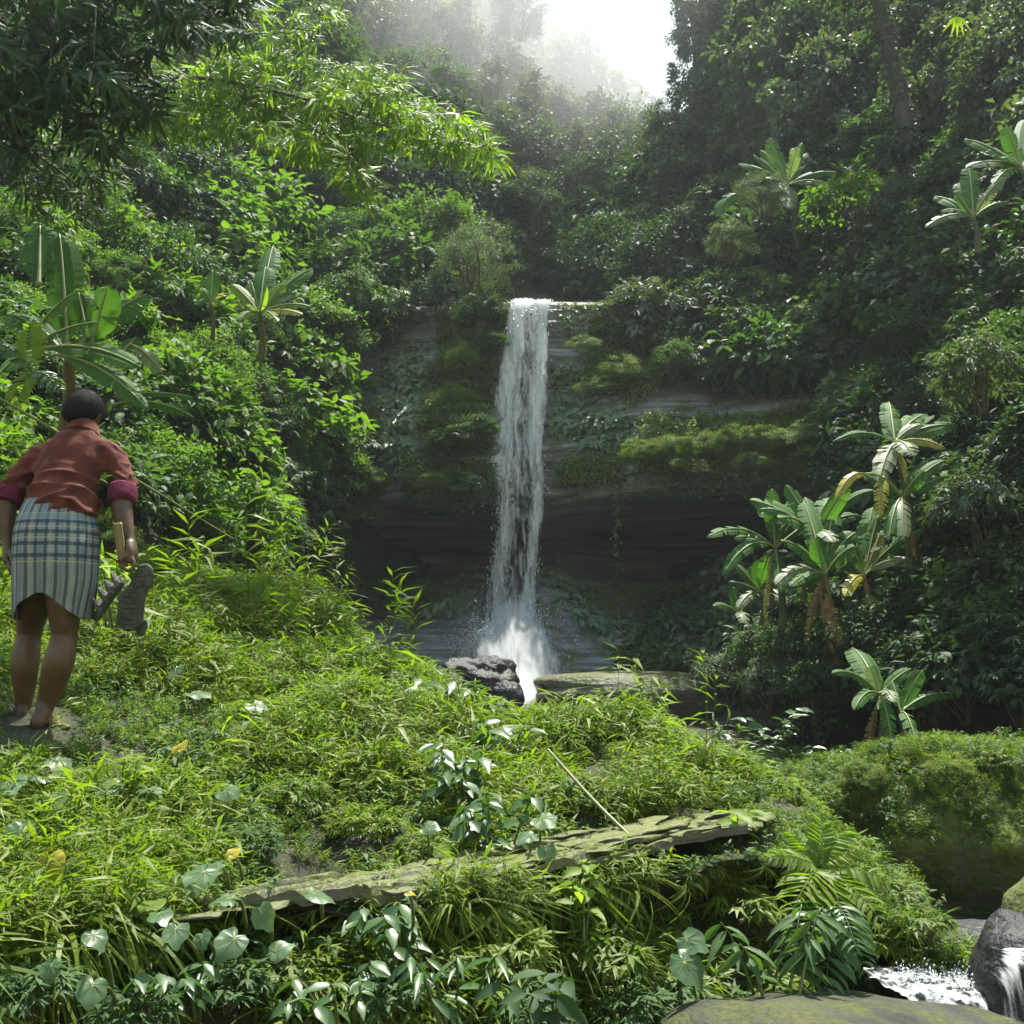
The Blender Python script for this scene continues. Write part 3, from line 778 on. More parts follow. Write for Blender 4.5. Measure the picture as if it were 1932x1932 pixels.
def crown_in_gap(x, y, rp):
    for a in np.linspace(0, 6.28, 16):
        for q in (0.55, 1.1):
            X, Y = x + rp * q * math.cos(a), y - rp * 0.35 + rp * q * math.sin(a)
            if 1035 < X < 1262 and Y < skyline(X) - 72: return True
    return False
rh = np.random.RandomState(5)
n_plants = 0
same = {}
GROUPS = {'tree': 'trees', 'small': 'small-leaved shrubs', 'broad': 'broad-leaved shrubs', 'fan': 'fan-leaved shrubs', 'oval': 'big-leaved shrubs', 'fine': 'fine-leaved shrubs'}
ZONE_AT = {'far': ' high in the gorge', 'gorge': ' above the lip of the fall', 'left slope': ' on the sunny left slope', 'left top': ' behind the bamboo', 'left foot': ' beside the shaded cliff', 'right top': ' right of the sky gap', 'right slope': ' on the right slope', 'right side': ' round the banana plants', 'right foot': ' on the bank under the banana plants'}
for name, poly, kinds, mats, rpx, lab, sp in zones:
    P = np.zeros((0, 2))
    cx, cyy = poly_points(poly, 1500, rh)
    for x, y in zip(cx, cyy):
        if len(P) and (np.hypot(P[:, 0] - x, P[:, 1] - y) < rpx * sp * rh.uniform(0.95, 1.4)).any(): continue
        P = np.vstack([P, [x, y]])
        pt, nn = hill.on(x, y)
        if 520 < x < 1690 and 572 < y < 1330:
            p2, n2 = cliff.on(x, y)
            if p2[1] < pt[1] and (y < 800 or y > 1120 or x < 600): pt, nn = p2, n2
        if name == 'left foot': pt = at(x, y, min(pt[1], 20.5))
        kind = kinds[rh.randint(len(kinds))]
        r = mpp(pt[1]) * rpx * rh.uniform(0.65, 1.4)
        if crown_in_gap(x, y, rpx): continue
        pt = pt + nn * r * 0.15 - np.array([0, 0, r * 0.45])
        label = place_label(kind, name, x, y)
        mats_ = ['leaf_dark', 'leaf_mid'] if (name == 'left slope' and y < 440) else mats  # shade on the upper slope is put into darker leaf colours
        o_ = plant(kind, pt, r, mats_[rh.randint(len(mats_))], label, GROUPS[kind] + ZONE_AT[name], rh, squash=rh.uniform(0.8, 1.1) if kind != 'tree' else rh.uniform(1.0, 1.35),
              cat='tree' if kind == 'tree' else 'shrub')
        n_plants += 1
        same.setdefault(label, []).append((x, o_))
ORD = ['first', 'second', 'third', 'fourth', 'fifth', 'sixth', 'seventh', 'eighth']
for lb, lst in same.items():
    if len(lst) < 2: continue
    for q, (x_, o_) in enumerate(sorted(lst, key=lambda z: z[0])):
        w_ = (['left one', 'right one'][q] if len(lst) == 2 else ORD[min(q, 7)] + ' from the left')
        o_['label'] = lb + ', ' + w_

# single shrubs and trees one can point to
def spot(x, y, rpx, kind, mat, label, Y=None, cat=None, squash=1.0, sheet=None, out=0.5):
    p, _ = (sheet or hill).on(x, y)
    if Y is None: Y = p[1] - out
    r = mpp(Y) * rpx
    P = at(x, y, Y) - np.array([0, 0, 0.75 * r])
    return plant(kind, P, r, mat, label, None, rh, cat=cat, squash=squash, name='fern_cushion' if cat == 'fern cushion' else None, lift=0.45 if cat == 'fern cushion' else 0.75)
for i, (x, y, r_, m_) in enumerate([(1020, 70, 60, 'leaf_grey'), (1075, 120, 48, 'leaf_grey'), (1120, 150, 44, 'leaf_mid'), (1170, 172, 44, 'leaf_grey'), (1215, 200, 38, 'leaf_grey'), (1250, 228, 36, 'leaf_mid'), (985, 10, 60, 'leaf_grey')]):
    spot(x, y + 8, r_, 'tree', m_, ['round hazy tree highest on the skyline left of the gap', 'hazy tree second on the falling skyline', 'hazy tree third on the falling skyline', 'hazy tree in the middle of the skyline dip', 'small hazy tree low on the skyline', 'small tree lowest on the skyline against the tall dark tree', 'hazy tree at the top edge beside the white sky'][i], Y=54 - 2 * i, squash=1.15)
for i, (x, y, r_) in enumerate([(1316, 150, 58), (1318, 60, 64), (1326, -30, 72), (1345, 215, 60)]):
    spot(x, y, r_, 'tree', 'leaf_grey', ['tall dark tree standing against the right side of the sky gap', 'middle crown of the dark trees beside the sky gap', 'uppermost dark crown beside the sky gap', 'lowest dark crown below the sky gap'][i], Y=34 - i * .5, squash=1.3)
spot(890, 500, 78, 'fine', 'leaf_grey', 'feathery grey green bush above the left side of the lip', Y=22.6, squash=1.2)
spot(905, 590, 52, 'fan', 'leaf_mid', 'fan-leaved shrub hanging over the rock left of the lip', Y=22.0)
spot(820, 560, 60, 'small', 'leaf_dark', 'dark shrub on the lip left of the feathery bush', Y=23.0)
spot(740, 590, 64, 'fan', 'leaf_grey', 'grey fan-leaved shrub at the left end of the lip', Y=22.8)
spot(650, 560, 66, 'small', 'leaf_mid', 'round shrub with small pale leaves above the shaded cliff', Y=21.8)
spot(640, 640, 56, 'small', 'leaf_mid', 'round pale shrub on the cliff edge above the moss', Y=21.6)
spot(1010, 380, 60, 'small', 'leaf_grey', 'domed grey tree in the gorge above the fall', Y=30, cat='tree')
spot(1290, 235, 70, 'fine', 'leaf_grey', 'dome shaped tree draped with vines below the sky gap', Y=32, cat='tree')
spot(1590, 375, 66, 'oval', 'leaf_sun', 'sunlit yellow green shrub beside the wide banana plant', Y=20.5, squash=0.6)
spot(1375, 460, 46, 'small', 'leaf_grey', 'pale round shrub with bright drooping edge on the right slope', Y=22.5)
spot(1440, 370, 52, 'fine', 'leaf_grey', 'grey bush under the wide banana plant', Y=22.0)
for i, (x, y, r_, k_, m_) in enumerate([(1190, 590, 40, 'fan', 'leaf_mid'), (1250, 610, 50, 'fan', 'leaf_grey'), (1320, 640, 54, 'fan', 'leaf_mid'), (1390, 620, 56, 'oval', 'leaf_mid'), (1440, 690, 52, 'broad', 'leaf_grey'), (1350, 700, 46, 'fan', 'leaf_grey'), (1270, 680, 40, 'small', 'leaf_mid'), (1500, 720, 54, 'fan', 'leaf_mid'), (1150, 640, 34, 'small', 'leaf_mid')]):
    spot(x, y, r_, k_, m_, ['small fan-leaved shrub nearest the bare rock lip', 'grey fan-leaved shrub overhanging the upper cliff step', 'fan-leaved shrub with yellowing fans over the cliff', 'big-leaved shrub with cupped pale leaves above the mossy ledge', 'grey broad-leaved shrub over the mossy ledge', 'grey fan-leaved shrub drooping to the mossy ledge', 'small shrub between the fan-leaved shrubs on the cliff', 'fan-leaved shrub at the right end of the mossy ledge', 'small leafy shrub on the rock face under the lip'][i], Y=None if i < 3 or i == 8 else 21.4 - 0.1 * i, sheet=cliff, out=0.25)
for i, (x, y, r_, k_, m_, Y_) in enumerate([(1500, 1215, 62, 'small', 'leaf_mid', 14.2), (1580, 1190, 60, 'broad', 'leaf_dark', 14.4), (1430, 1225, 60, 'small', 'leaf_mid', 15.0), (1660, 1180, 62, 'small', 'leaf_dark', 13.9), (1530, 1290, 56, 'broad', 'leaf_mid', 13.6), (1450, 1290, 54, 'small', 'leaf_grey', 14.2), (1620, 1270, 56, 'oval', 'leaf_dark', 13.2), (1375, 1270, 50, 'small', 'leaf_grey', 15.5), (1760, 1230, 66, 'fan', 'leaf_dark', 12.8), (1720, 1110, 50, 'fan', 'leaf_dark', 13.8), (1500, 1150, 44, 'broad', 'leaf_dark', 14.8), (1590, 1130, 40, 'small', 'leaf_dark', 14.5)]):
    spot(x, y, r_, k_, m_, 'shrub massed under the banana cluster, ' + ['in front of the orange dead leaves', 'behind the orange dead leaves', 'nearest the waterfall', 'below the reaching pale leaf', 'right over the lower hollow', 'with pale leaves over the hollow edge', 'with large dark leaves', 'pale and leftmost', 'with drooping fans', 'between two stems high up', 'under the upright leaves', 'in the middle of the stems'][i], Y=Y_)
for i, (x, y, r_, m_) in enumerate([(1850, 700, 90, 'leaf_grey'), (1850, 960, 100, 'leaf_grey'), (1920, 850, 80, 'leaf_mid')]):
    spot(x, y, r_, 'fan', m_, ['pale-leaved tree with drooping leaf sprays near the right edge', 'feathery-leaved shrub with long grey leaf sprays beside the tallest banana plant', 'leafy shrub with long sprays cut by the right edge'][i], Y=11.8 + i * .4)

# soft green cushions growing on the ledges of the cliff
for i, (x, y, r_, w_) in enumerate([(1215, 840, 34, 'left end'), (1270, 830, 40, 'second swell'), (1330, 825, 42, 'broad middle swell'), (1390, 820, 42, 'right of the middle'), (1450, 815, 44, 'swell before the corner'), (1510, 805, 44, 'corner swell'), (1560, 830, 40, 'right end'), (1300, 870, 30, 'lower edge'), (1420, 865, 32, 'lower right edge')]):
    spot(x, y, r_ * 1.3, 'fine', 'leaf_moss', 'soft fern cushion on the mossy ledge right of the fall, ' + w_, sheet=cliff, cat='fern cushion', out=0.85, squash=0.55)
for i, (x, y, r_, w_) in enumerate([(865, 740, 38, 'upper'), (890, 800, 36, 'middle'), (840, 820, 34, 'beside the creeper column'), (830, 900, 32, 'lower left'), (880, 905, 32, 'lower right beside the water'), (650, 820, 46, 'far left'), (690, 890, 44, 'left of the creeper column'), (620, 920, 44, 'lowest on the left'), (670, 960, 36, 'hanging over the dark rock'), (880, 670, 34, 'under the fan-leaved shrub'), (930, 640, 26, 'touching the falling water')]):
    spot(x + 8 * (i % 3 - 1), y, r_ * (1.1 + 0.15 * (i % 3)), ['fine', 'small', 'fan'][i % 3], ['leaf_moss', 'leaf_mid', 'leaf_grey'][i % 3], 'soft leafy cushion on the cliff left of the fall, ' + w_, sheet=cliff, cat='fern cushion', out=0.85, squash=0.65)
for i, (x, y, r_, w_) in enumerate([(1120, 720, 30, 'upper step'), (1180, 690, 36, 'beside the upper step'), (1100, 640, 24, 'on the bare rock face')]):
    spot(x, y, r_ * 1.3, 'fine', 'leaf_moss', 'green fern cushion right of the falling water, ' + w_, sheet=cliff, cat='fern cushion', out=0.85, squash=0.65)

for i, (x, y, r_, k_, m_) in enumerate([(545, 990, 60, 'fan', 'leaf_mid'), (600, 1060, 56, 'small', 'leaf_mid'), (500, 1050, 56, 'broad', 'leaf_mid'), (560, 1090, 46, 'fan', 'leaf_dark'), (640, 1110, 40, 'small', 'leaf_mid'), (720, 1130, 36, 'small', 'leaf_mid'), (790, 1120, 34, 'fine', 'leaf_moss')]):
    spot(x, y, r_, k_, m_, ['fan-leaved shrub at the foot of the shaded cliff behind the bank', 'small-leaved shrub where the rock hollow begins', 'broad-leaved shrub just above the crest of the bank', 'dark fan-leaved shrub peeping over the crest of the bank', 'small shrub on the apron left of the pool', 'low shrub in the middle of the apron left of the pool', 'fern cushion on the apron beside the left ridge'][i], Y=19.2 + 0.35 * i)

for i, (x, r_) in enumerate([(1062, 13), (1085, 15), (1108, 14), (1132, 17), (1155, 20)]):  # fern tufts added to cover the bright sunlit edge of the lip
    spot(x, 575, r_, 'fine', 'leaf_moss', 'thin fern tuft added to dull the sunlit rock lip, ' + ['nearest the falling water', 'second from the water', 'middle one', 'fourth from the water', 'at the shrubs'][i], sheet=cliff, cat='fern cushion', out=0.15, squash=0.7)
# ------------------------------------------------------------------ falling water, splash, stream
def water_mat(name, lo, hi, sx, sy, dens=1.0, alb=0.86):
    """White water: strands of foam with gaps between them (UV: u across in m, v down in m)."""
    m, nt, N, L = nmat(name)
    out = N.new('ShaderNodeOutputMaterial')
    uv = N.new('ShaderNodeUVMap'); uv.uv_map = 'UVMap'
    mp = N.new('ShaderNodeMapping'); mp.inputs['Scale'].default_value = (sx, sy, 1)
    L.new(uv.outputs[0], mp.inputs[0])
    n1 = N.new('ShaderNodeTexNoise'); n1.inputs['Scale'].default_value = 1.0; n1.inputs['Detail'].default_value = 7; n1.inputs['Roughness'].default_value = 0.62; n1.inputs['Distortion'].default_value = 0.5
    L.new(mp.outputs[0], n1.inputs['Vector'])
    at_ = N.new('ShaderNodeAttribute'); at_.attribute_name = 'tint'
    ma = N.new('ShaderNodeMath'); ma.operation = 'ADD'
    L.new(n1.outputs['Fac'], ma.inputs[0]); L.new(at_.outputs['Fac'], ma.inputs[1])
    r = ramp(N, L, ma.outputs[0], [(lo, (0, 0, 0)), (hi, (dens, dens, dens))])
    df = N.new('ShaderNodeBsdfDiffuse'); df.inputs['Color'].default_value = (alb, alb * 1.02, alb * 1.01, 1)
    tl = N.new('ShaderNodeBsdfTranslucent'); tl.inputs['Color'].default_value = (alb, alb * 1.02, alb * 1.01, 1)
    m1 = N.new('ShaderNodeMixShader'); m1.inputs[0].default_value = 0.5
    L.new(df.outputs[0], m1.inputs[1]); L.new(tl.outputs[0], m1.inputs[2])
    tp = N.new('ShaderNodeBsdfTransparent')
    m2 = N.new('ShaderNodeMixShader'); L.new(r.outputs[0], m2.inputs[0])
    L.new(tp.outputs[0], m2.inputs[1]); L.new(m1.outputs[0], m2.inputs[2])
    L.new(m2.outputs[0], out.inputs['Surface'])
    return m
M['fall'] = water_mat('falling white water', 0.43, 0.64, 8.0, 1.3, 0.97)
M['splash'] = water_mat('splashing white water', 0.38, 0.68, 6.0, 1.2, 0.85, 0.72)
M['runoff'] = water_mat('thin running water', 0.44, 0.7, 42.0, 5.0, 0.85)
m, nt, N, L = nmat('water drops')
o_ = N.new('ShaderNodeOutputMaterial'); pb = N.new('ShaderNodeBsdfPrincipled')
pb.inputs['Base Color'].default_value = (0.85, 0.87, 0.87, 1); pb.inputs['Roughness'].default_value = 0.25
tl = N.new('ShaderNodeBsdfTranslucent'); tl.inputs['Color'].default_value = (0.85, 0.87, 0.87, 1)
mx = N.new('ShaderNodeMixShader'); mx.inputs[0].default_value = 0.4
L.new(pb.outputs[0], mx.inputs[1]); L.new(tl.outputs[0], mx.inputs[2]); L.new(mx.outputs[0], o_.inputs['Surface'])
M['drop'] = m

def strand_sheet(mb, keys, nu=26, nv=120, seed=0, bow=0.12, dy=0.0, off=0.0, wide=1.0):
    """keys: (py, centre px, half width px, Y, density offset)."""
    k = cat_rom(keys, nv)
    u = np.linspace(-1, 1, nu)
    px = k[:, 1][None] + u[:, None] * k[:, 2][None] * wide
    py = np.broadcast_to(k[:, 0][None], px.shape)
    Y = k[:, 3][None] - bow * (1 - u[:, None] ** 2) + dy
    P = at(px, py, Y)
    P[..., 1] += 0.10 * fbm(np.stack([P[..., 0] * 3, P[..., 2] * 0.8, P[..., 0] * 0 + seed], -1), 3)
    P[..., 0] += 0.03 * fbm(np.stack([P[..., 0] * 4, P[..., 2] * 3, P[..., 0] * 0 + seed + 7], -1), 3)
    v = np.concatenate([[0], np.cumsum(np.linalg.norm(np.diff(P[nu // 2], axis=0), axis=-1))])
    uv = np.stack([P[..., 0] + seed * 3.7, np.broadcast_to(v[None], px.shape)], -1)
    t = k[:, 4][None] + off - 0.42 * np.abs(u[:, None]) ** 2.5
    mb.add(P, Q=grid_faces(nu, nv), tint=t.reshape(-1), uv=uv.reshape(-1, 2))
left = [(565, 988, 17, 22.55, .10), (571, 985, 18, 22.2, .16), (600, 978, 19, 22.0, .10), (680, 966, 20, 21.85, .07), (760, 955, 22, 21.7, .06), (840, 946, 24, 21.55, .10), (880, 938, 22, 21.4, .13), (930, 952, 17, 21.3, .02), (1000, 951, 15, 21.25, .04), (1080, 940, 16, 21.2, .02), (1150, 934, 20, 21.0, .0), (1200, 930, 26, 20.6, .02)]
right = [(567, 1026, 12, 22.55, .05), (572, 1026, 12, 22.25, .12), (600, 1022, 10, 22.1, .06), (660, 1020, 12, 21.95, .12), (700, 1016, 15, 21.85, .14), (780, 1012, 15, 21.7, .12), (840, 1010, 14, 21.6, .12), (900, 1014, 13, 21.5, .04), (960, 1012, 12, 21.4, .06), (1040, 1004, 12, 21.3, .02), (1110, 998, 13, 21.1, .0), (1180, 994, 22, 20.8, .04)]
veil = [(568, 1006, 30, 22.55, -.03), (575, 1005, 31, 22.3, -.02), (640, 998, 34, 22.0, -.07), (760, 985, 46, 21.8, -.09), (860, 976, 52, 21.6, -.06), (950, 982, 46, 21.5, -.10), (1060, 970, 46, 21.4, -.10), (1150, 964, 54, 21.1, -.08), (1220, 962, 66, 20.6, -.02)]
fall = MB()
for s in range(3):
    strand_sheet(fall, left, seed=s + 1, dy=-0.10 * s, wide=1.45)
    strand_sheet(fall, right, seed=s + 11, dy=-0.10 * s, wide=1.5)
strand_sheet(fall, veil, nu=40, seed=21, bow=0.2, off=0.05)
strand_sheet(fall, veil, nu=40, seed=23, bow=0.2, dy=-0.2, off=0.05)
structure('waterfall', fall, M['fall'], 'tall narrow waterfall dropping over the dark rock lip in two strands')
spl = MB()
cone = [(1095, 966, 46, 21.3, -.5), (1130, 968, 58, 21.0, -.14), (1165, 970, 68, 20.7, .0), (1200, 968, 86, 20.3, .06), (1240, 970, 98, 19.9, .09), (1280, 980, 84, 19.5, .12), (1310, 988, 48, 19.0, .14), (1335, 985, 26, 18.6, .05)]
for s in range(4):
    strand_sheet(spl, cone, nu=50, nv=60, seed=31 + s, bow=0.35, dy=-0.25 - 0.12 * s, off=0.04)
structure('splash_water', spl, M['splash'], 'white water fanning out over the rock at the foot of the fall')

# spray: drops thrown off the strands and the splash
rs = np.random.RandomState(3)
OCT = (np.array([[1, 0, 0], [-1, 0, 0], [0, 1, 0], [0, -1, 0], [0, 0, 1], [0, 0, -1]], float), np.array([[0, 2, 4], [2, 1, 4], [1, 3, 4], [3, 0, 4], [2, 0, 5], [1, 2, 5], [3, 1, 5], [0, 3, 5]]))
def drops(mb, P, r, stretch):
    n = len(P)
    V = OCT[0][None] * np.stack([r, r, r * stretch], -1)[:, None, :] + P[:, None, :]
    F = OCT[1][None] + (np.arange(n) * 6)[:, None, None]
    mb.add(V.reshape(-1, 3), T=F.reshape(-1, 3))
dm = MB()
for keys, n in ((left, 4200), (right, 3000)):
    t = rs.rand(n) * (len(keys) - 1); i = np.minimum(t.astype(int), len(keys) - 2); f = (t - i)[:, None]
    K = np.array(keys); q = K[i] * (1 - f) + K[i + 1] * f
    P = at(q[:, 1] + rs.normal(size=n) * q[:, 2] * 0.55, q[:, 0], q[:, 3] - 0.1 + rs.normal(size=n) * 0.12)
    drops(dm, P, rs.uniform(0.004, 0.013, n), rs.uniform(1.5, 5, n))
n = 3200
a = rs.rand(n); ppx = 978 + rs.normal(size=n) * (28 + 30 * a); ppy = 1140 + a * 165 + rs.normal(size=n) * 8
drops(dm, at(ppx, ppy, 20.9 - 1.6 * a + rs.normal(size=n) * 0.2), rs.uniform(0.004, 0.014, n), rs.uniform(1, 2.5, n))
n = 2200
a = rs.rand(n)
drops(dm, at(900 + rs.normal(size=n) * 26, 1230 + rs.normal(size=n) * 30, 19.6 + rs.normal(size=n) * 0.2), rs.uniform(0.003, 0.01, n), rs.uniform(1, 2, n))
tag(obj('spray', dm, M['drop']), 'white drops thrown off the falling water', None, None, 'stuff')

# stream at the foot of the bank: smooth dark water, foam where it drops
m, nt, N, L = nmat('stream water')
o_ = N.new('ShaderNodeOutputMaterial'); pb = N.new('ShaderNodeBsdfPrincipled')
pb.inputs['Base Color'].default_value = (0.03, 0.035, 0.03, 1); pb.inputs['Roughness'].default_value = 0.08; pb.inputs['IOR'].default_value = 1.33
tc = N.new('ShaderNodeTexCoord'); nz = N.new('ShaderNodeTexNoise'); nz.inputs['Scale'].default_value = 9; nz.inputs['Detail'].default_value = 4
L.new(tc.outputs['Object'], nz.inputs['Vector'])
bp = N.new('ShaderNodeBump'); bp.inputs['Strength'].default_value = 0.5; bp.inputs['Distance'].default_value = 0.03
L.new(nz.outputs['Fac'], bp.inputs['Height']); L.new(bp.outputs[0], pb.inputs['Normal'])
L.new(pb.outputs[0], o_.inputs['Surface'])
M['stream'] = m
M['foam'] = simple_mat('white foam', (0.32, 0.34, 0.34), 0.5, (0.72, 0.74, 0.73), 30, bump=0.8, detail=8)
m_ = M['foam'].copy(); m_.name = 'foaming water'; nt_ = m_.node_tree; N_, L_ = nt_.nodes, nt_.links
tc_ = N_.new('ShaderNodeTexCoord'); nz_ = N_.new('ShaderNodeTexNoise'); nz_.inputs['Scale'].default_value = 22; nz_.inputs['Detail'].default_value = 8
L_.new(tc_.outputs['Object'], nz_.inputs['Vector'])
rr_ = ramp(N_, L_, nz_.outputs['Fac'], [(0.42, (0.05, 0.05, 0.05)), (0.60, (1, 1, 1))])
tp_ = N_.new('ShaderNodeBsdfTransparent'); mx_ = N_.new('ShaderNodeMixShader')
pb_ = [q for q in N_ if q.type == 'BSDF_PRINCIPLED'][0]; ou_ = [q for q in N_ if q.type == 'OUTPUT_MATERIAL'][0]
L_.new(rr_.outputs[0], mx_.inputs[0]); L_.new(tp_.outputs[0], mx_.inputs[1]); L_.new(pb_.outputs[0], mx_.inputs[2]); L_.new(mx_.outputs[0], ou_.inputs['Surface'])
M['foamsheet'] = m_
def strip(name, ctrl, mat, nu=40, nv=40, amp=0.04, freq=6.0, label=None):
    G = loft(ctrl, nu, nv)
    P = at(G[..., 0], G[..., 1], G[..., 2])
    P[..., 2] += amp * fbm(P * freq, 5)
    mb = MB(); mb.add(P, Q=grid_faces(nu, nv))
    return structure(name, mb, mat, label)
strip('stream', [[(1660, 1850, 4.35), (1650, 1820, 4.6), (1640, 1800, 5.2)], [(1760, 1885, 4.25), (1760, 1850, 4.5), (1760, 1800, 5.4)], [(1850, 1900, 4.2), (1850, 1860, 4.5), (1850, 1790, 5.5)], [(2050, 1960, 4.1), (2050, 1880, 4.6), (2050, 1780, 5.8)]], M['stream'], amp=0.03, label='dark stream water running between the rocks')
strip('white_water', [[(1640, 1846, 4.32), (1636, 1840, 4.38), (1632, 1834, 4.45), (1628, 1828, 4.52)], [(1700, 1876, 4.2), (1700, 1850, 4.3), (1700, 1838, 4.4), (1700, 1828, 4.55)], [(1770, 1915, 4.08), (1772, 1866, 4.22), (1782, 1845, 4.4), (1790, 1828, 4.6)], [(1840, 1935, 4.05), (1842, 1880, 4.2), (1850, 1848, 4.4), (1860, 1812, 4.65)], [(1872, 1945, 4.05), (1874, 1890, 4.2), (1884, 1850, 4.4), (1894, 1800, 4.65)]], M['foamsheet'], nu=120, nv=80, amp=0.032, freq=20, label='foaming white water in the stream beside the flat rock')
strip('water_chute', [[(1828, 1772, 5.2), (1850, 1800, 5.0), (1862, 1818, 4.8)], [(1870, 1770, 5.2), (1875, 1795, 5.0), (1872, 1815, 4.8)], [(1935, 1768, 5.2), (1905, 1790, 5.0), (1885, 1812, 4.8)]], M['foam'], amp=0.04, freq=12, label='thin sheet of white water sliding into the stream')
vm = MB()
for s in range(3):
    k = [(1768, 1935, 28, 4.5, .05), (1790, 1918, 34, 4.25, .06), (1820, 1906, 36, 4.05, .02), (1870, 1900, 38, 3.98, -.04), (1940, 1910, 40, 3.95, -.06)]
    strand_sheet(vm, k, nu=40, nv=60, seed=50 + s, bow=0.10, dy=-0.025 * s)
structure('rock_runoff', vm, M['runoff'], 'thin white water running down the dark rounded stone')

fd = MB(); n = 900
a = rs.rand(n); x_ = 1700 + 165 * a + rs.normal(size=n) * 8
top = np.interp(x_, [1640, 1700, 1770, 1840, 1880], [1824, 1836, 1838, 1828, 1810]); bot = np.interp(x_, [1640, 1700, 1770, 1840, 1880], [1834, 1850, 1866, 1878, 1888])
f = rs.rand(n)
P = at(x_, top + (bot - top) * f, 4.52 - 0.26 * f) + np.stack([0 * f, 0 * f, np.abs(rs.normal(size=n)) * 0.022], -1)
drops(fd, P, rs.uniform(0.0015, 0.0045, n), rs.uniform(0.8, 1.6, n))
tag(obj('foam', fd, M['drop']), 'bubbles and drops of the foaming stream', None, None, 'stuff')
# ------------------------------------------------------------------ grass on the bank: one uncountable mass, scattered from sprig shapes
def sprig(seed, h=0.2, nst=4, nl=7, ll=0.075, lean=0.5, width=0.8):
    rng = np.random.RandomState(seed)
    mb = MB()
    for s in range(nst):
        az = rng.uniform(0, 6.28); ln = rng.uniform(0.2, 1.0) * lean
        hh = h * rng.uniform(0.6, 1.15)
        tip = np.array([math.cos(az) * ln * hh, math.sin(az) * ln * hh, hh * (1 - 0.25 * ln)])
        b = np.array([rng.normal() * 0.02, rng.normal() * 0.02, -0.03])
        path = cat_rom([b, b + (tip - b) * 0.5 + np.array([0, 0, hh * 0.15]), tip], 6)
        tube(mb, path, np.linspace(0.0022, 0.0008, 6), seg=3, tint=0.3, cap=False)
        f = np.linspace(0.3, 1.0, nl)
        pos = np.stack([np.interp(f * 5, np.arange(6), path[:, q]) for q in range(3)], -1)
        a2 = az + np.where(np.arange(nl) % 2, 1.0, -1.0) * rng.uniform(0.4, 1.3, nl)
        d = np.stack([np.cos(a2), np.sin(a2), rng.uniform(-0.35, 0.75, nl)], -1)
        add_leaves(mb, LANCE, pos, d, np.tile([0, 0, 1.0], (nl, 1)) + 0.35 * rng.normal(size=(nl, 3)), ll * rng.uniform(0.6, 1.25, nl), rng.uniform(0.0, 0.55) + rng.uniform(0, 0.06, nl), width=width)
    return mb
def long_tuft(seed, n=16, l=0.4):
    rng = np.random.RandomState(seed)
    mb = MB()
    for k in range(n):
        az = rng.normal() * 0.9; L_ = l * rng.uniform(0.5, 1.1)
        up = rng.uniform(0.35, 0.9)
        d = np.array([math.sin(az), -math.cos(az), 0])
        s = np.linspace(0, 1, 7)
        path = d[None] * (s * L_ * 0.8)[:, None] + np.array([0, 0, 1.0])[None] * (L_ * (up * s - 0.95 * s ** 2.2))[:, None]
        w = 0.0045 * rng.uniform(0.7, 1.5) * np.array([0.6, 1, 1, 0.9, 0.7, 0.45, 0.05])
        side = np.array([math.cos(az), math.sin(az), 0.3 * rng.normal()])
        V = np.concatenate([path - side * w[:, None], path + side * w[:, None]])
        Q = [(i, i + 7, i + 8, i + 1) for i in range(6)]
        mb.add(V, Q=Q, tint=rng.uniform(0.05, 0.6))
    return mb
proto = bpy.data.collections.new('grass sprig shapes')
def add_proto(name, mb, mat):
    o = bpy.data.objects.new(name, mb.mesh(name, M[mat], smooth=False))
    proto.objects.link(o)
PROTO_N = 0
for s in range(6): add_proto('sprig_%02d' % PROTO_N, sprig(300 + s, 0.14), 'leaf_grass'); PROTO_N += 1       # 0-5 leafy bamboo grass
for s in range(3): add_proto('sprig_%02d' % PROTO_N, sprig(330 + s, 0.12, 7, 9, 0.045, 0.7, 0.6), 'leaf_grass'); PROTO_N += 1   # 6-8 fine
for s in range(3): add_proto('sprig_%02d' % PROTO_N, long_tuft(350 + s, 14, 0.3), 'leaf_grass'); PROTO_N += 1   # 9-11 long arching blades
for s in range(3): add_proto('sprig_%02d' % PROTO_N, sprig(370 + s, 0.42, 2, 12, 0.1, 0.45, 0.9), 'leaf_grass'); PROTO_N += 1   # 12-14 tall leafy shoots
for s in range(3): add_proto('sprig_%02d' % PROTO_N, sprig(390 + s, 0.14, 4, 6, 0.06, 0.8, 2.0), 'leaf_mid'); PROTO_N += 1     # 15-17 low broad weeds

